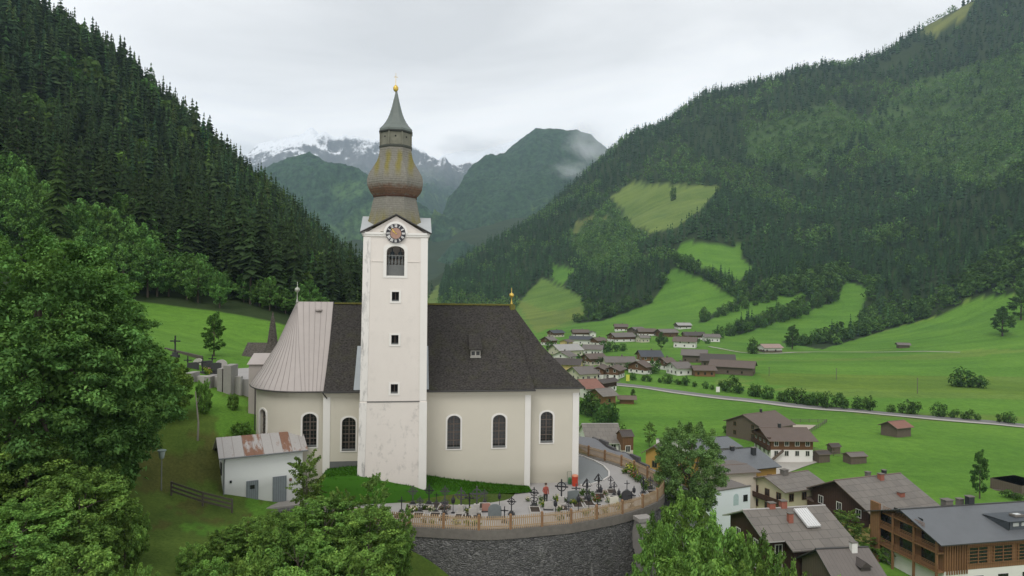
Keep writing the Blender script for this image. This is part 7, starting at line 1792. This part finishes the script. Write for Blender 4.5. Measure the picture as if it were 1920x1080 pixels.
rail_fence('paddock_fence', 'dark rail fence round the sand paddock', [GR(*p) for p in ((1484, 792), (1550, 793), (1518, 812), (1490, 816))])
rail_fence('farm_fence', 'dark rail fence along the farm drive', [GR(*p) for p in ((1508, 842), (1545, 852), (1600, 862))])
for px, py, top in ((1568, 712, 690), (1720, 738, 708), (1442, 705, 688)):
    q = GR(px, py); tp2 = P(px, top, q.y).z - q.z; o = thing('utility_pole', 'thin wooden power pole in the open valley field', 'pole', q, 0, 'power poles in the valley field'); m = MB(); m.tube((0, 0, -.5), (0, 0, tp2), .16, .12, 6); m.build('shaft', M_OLDWOOD, o); m = MB(); m.box((0, 0, tp2 - .5), (1.6, .12, .12)); m.build('crossarm', M_OLDWOOD, o)
for px, py, h_, nm, mt, lb in ((1177, 718, 4.0, 'road_sign', m_plain('yellow_sign_paint', (.55, .58, .08), .5), 'yellow sign panel standing at the village end of the road'), (1346, 738, 3.0, 'road_sign', WD['white'], 'small white board beside the middle of the valley road')):
    q = GR(px, py); o = thing(nm, lb, 'sign', q); m = MB(); m.box((0, 0, h_ * .6), (1.6, .15, h_ * .75)); m.build('panel', mt, o); m = MB(); m.tube((0, 0, -.2), (0, 0, h_ * .5), .08, n=6); m.build('post', M_OLDWOOD, o)
# church lane outside the fence, with its parapet
lane = [Vector(p) for p in ((5.8, 97, 0), (8.4, 89, 0), (11.2, 81.5, 0), (13.9, 74.5, 0), (15.8, 67.5, 0), (16.4, 62, 0), (17.2, 57, 0))]
strip_on_ground('lane', 'grey asphalt lane climbing beside the churchyard fence', lane, (6.4, 6.4), m_plain('lane_asphalt', (.15, .15, .155), .9, .15, 1.0), .18)
ln2 = offset_line(resample(smooth_line([(p.x, p.y) for p in lane[:-2]], 2), 1.5), -3.2); m = MB()
for p, q in zip(ln2, ln2[1:]):
    d = Vector((q[0] - p[0], q[1] - p[1])); zc_ = gz(*p); m.box(((p[0] + q[0]) / 2, (p[1] + q[1]) / 2, zc_ - .2), (d.length + .06, .35, 1.5), 0, math.atan2(d.y, d.x))
tag(m.build('lane_parapet', m_plain('dark_parapet_stone', (.085, .08, .078), .9, .25, 3)), 'low dark parapet along the outer edge of the lane', 'wall')
# ------------------------------------------------------------------ sky, sun, air
w = bpy.data.worlds.new("World"); scene.world = w; w.use_nodes = True
nt = w.node_tree; nt.nodes.clear()
def wn(t, **k):
    nd = nt.nodes.new(t)
    for a, b in k.items(): setattr(nd, a, b)
    return nd
SUN_EL, SUN_AZ = R(52), R(200)      # azimuth clockwise from +Y (north); the sun stands behind the camera
sky = wn('ShaderNodeTexSky', sky_type='NISHITA', sun_disc=False, sun_elevation=SUN_EL, sun_rotation=SUN_AZ)
tc = wn('ShaderNodeTexCoord'); sep = wn('ShaderNodeSeparateXYZ'); nt.links.new(tc.outputs['Generated'], sep.inputs[0])
mz = wn('ShaderNodeMath', operation='MAXIMUM'); nt.links.new(sep.outputs['Z'], mz.inputs[0]); mz.inputs[1].default_value = 0.0
ad = wn('ShaderNodeMath', operation='ADD'); nt.links.new(mz.outputs[0], ad.inputs[0]); ad.inputs[1].default_value = 0.16
dv = wn('ShaderNodeVectorMath', operation='DIVIDE'); cmb = wn('ShaderNodeCombineXYZ')
for i in (0, 1): nt.links.new(ad.outputs[0], cmb.inputs[i])
cmb.inputs[2].default_value = 1.0
nt.links.new(tc.outputs['Generated'], dv.inputs[0]); nt.links.new(cmb.outputs[0], dv.inputs[1])
mp = wn('ShaderNodeMapping'); mp.inputs['Scale'].default_value = (0.75, 0.75, 0.25); mp.inputs['Location'].default_value = (3.1, 0.4, 0)
nt.links.new(dv.outputs[0], mp.inputs['Vector'])
no = wn('ShaderNodeTexNoise'); no.inputs['Scale'].default_value = 1.0; no.inputs['Detail'].default_value = 7; no.inputs['Roughness'].default_value = 0.52
no.inputs['Distortion'].default_value = 0.5
nt.links.new(mp.outputs['Vector'], no.inputs['Vector'])
rp = wn('ShaderNodeValToRGB'); nt.links.new(no.outputs['Fac'], rp.inputs['Fac'])
e = rp.color_ramp.elements; e[0].position = 0.36; e[0].color = (0.87, 0.87, 0.87, 1); e[1].position = 0.60; e[1].color = (1.26, 1.25, 1.24, 1)
rp2 = wn('ShaderNodeValToRGB'); nt.links.new(mz.outputs[0], rp2.inputs['Fac'])
e = rp2.color_ramp.elements; e[0].position = 0.05; e[0].color = (1.06, 1.06, 1.06, 1); e[1].position = 0.42; e[1].color = (0.90, 0.905, 0.91, 1)
mul = wn('ShaderNodeMix', data_type='RGBA', blend_type='MULTIPLY'); mul.inputs[0].default_value = 1
nt.links.new(rp.outputs['Color'], mul.inputs[6]); nt.links.new(rp2.outputs['Color'], mul.inputs[7])
b1 = wn('ShaderNodeBackground'); nt.links.new(sky.outputs['Color'], b1.inputs['Color']); b1.inputs['Strength'].default_value = 0.1
b2 = wn('ShaderNodeBackground'); nt.links.new(mul.outputs[2], b2.inputs['Color']); b2.inputs['Strength'].default_value = 1.0
mx = wn('ShaderNodeMixShader'); mx.inputs[0].default_value = 0.94
nt.links.new(b1.outputs[0], mx.inputs[1]); nt.links.new(b2.outputs[0], mx.inputs[2])
wo = wn('ShaderNodeOutputWorld'); nt.links.new(mx.outputs[0], wo.inputs['Surface'])
sd = bpy.data.lights.new('sun', 'SUN'); sd.energy = 1.3; sd.angle = R(25); sd.color = (1.0, 0.965, 0.92)
so = bpy.data.objects.new('sun', sd); COL.objects.link(so)
d = Vector((math.sin(SUN_AZ) * math.cos(SUN_EL), math.cos(SUN_AZ) * math.cos(SUN_EL), math.sin(SUN_EL)))
so.rotation_euler = d.to_track_quat('Z', 'Y').to_euler()

t = NT('haze_air')
pv = t.n('ShaderNodeVolumePrincipled'); pv.inputs['Color'].default_value = (0.64, 0.82, 1.0, 1); pv.inputs['Density'].default_value = 0.00007
pv.inputs['Anisotropy'].default_value = 0.1
t.l(pv.outputs['Volume'], t.out.inputs['Volume'])
HAZE = True
if HAZE:
    b = MB(); b.box((0, 4950, 720), (15000, 10300, 1800))
    hz = b.build('haze', t.m); tag(hz, 'thin pale blue air filling the valley', None, None, 'stuff')
scene.view_settings.view_transform = 'Standard'; scene.view_settings.look = 'None'
scene.view_settings.exposure = 0.0; scene.view_settings.gamma = 1.0; scene.view_settings.use_curve_mapping = False
cy = scene.cycles
cy.max_bounces = 6; cy.diffuse_bounces = 3; cy.glossy_bounces = 2; cy.transmission_bounces = 3; cy.transparent_max_bounces = 8; cy.volume_bounces = 2
cy.use_denoising = True
try: cy.denoiser = 'OPENIMAGEDENOISE'; cy.denoising_prefilter = 'ACCURATE'
except Exception: pass
cy.caustics_reflective = False; cy.caustics_refractive = False
# shreds of cloud hanging on the far summits
def mist(label, px, py, d, size, dens, seed):
    p = P(px, py, d); b = MB(); b.lathe([(.02, -.5), (.30, -.42), (.46, -.2), (.5, 0), (.46, .2), (.30, .42), (.02, .5)], 16); o = b.build('mist', None, smooth='all') if False else None
    t = NT('cloud_shred'); tcm = t.n('ShaderNodeTexCoord'); ln = t.n('ShaderNodeVectorMath', operation='LENGTH'); t.l(tcm.outputs['Object'], ln.inputs[0])
    nz = t.n('ShaderNodeTexNoise'); nz.inputs['Scale'].default_value = 3.0; nz.inputs['Detail'].default_value = 5; nz.inputs['Roughness'].default_value = .62
    mpm = t.n('ShaderNodeMapping'); mpm.inputs['Location'].default_value = (seed, seed * .7, 0); t.l(tcm.outputs['Object'], mpm.inputs['Vector']); t.l(mpm.outputs['Vector'], nz.inputs['Vector'])
    fall = t.math('SUBTRACT', 1.0, t.math('MULTIPLY', ln.outputs['Value'], 2.0)); q = t.math('SUBTRACT', t.math('ADD', nz.outputs['Fac'], t.math('MULTIPLY', fall, .45)), .60)
    dn = t.math('MULTIPLY', t.math('MAXIMUM', q, 0.0), dens)
    pvm = t.n('ShaderNodeVolumePrincipled'); pvm.inputs['Color'].default_value = (.97, .98, 1, 1); t.l(dn, pvm.inputs['Density']); t.l(pvm.outputs['Volume'], t.out.inputs['Volume'])
    o = b.build('mist', t.m, smooth='all'); o.location = p; o.scale = size; tag(o, label, None, None, 'stuff')
mist('thin shred of cloud on the shoulder of the round wooded mountain', 1105, 275, 3700, (420, 300, 330), .020, 1.3)
mist('low shred of cloud drifting before the round wooded mountain', 1075, 325, 3300, (330, 200, 170), .020, 4.1)
mist('cloud bank resting on the snowfield between the summits', 890, 272, 5900, (900, 700, 260), .010, 2.2)
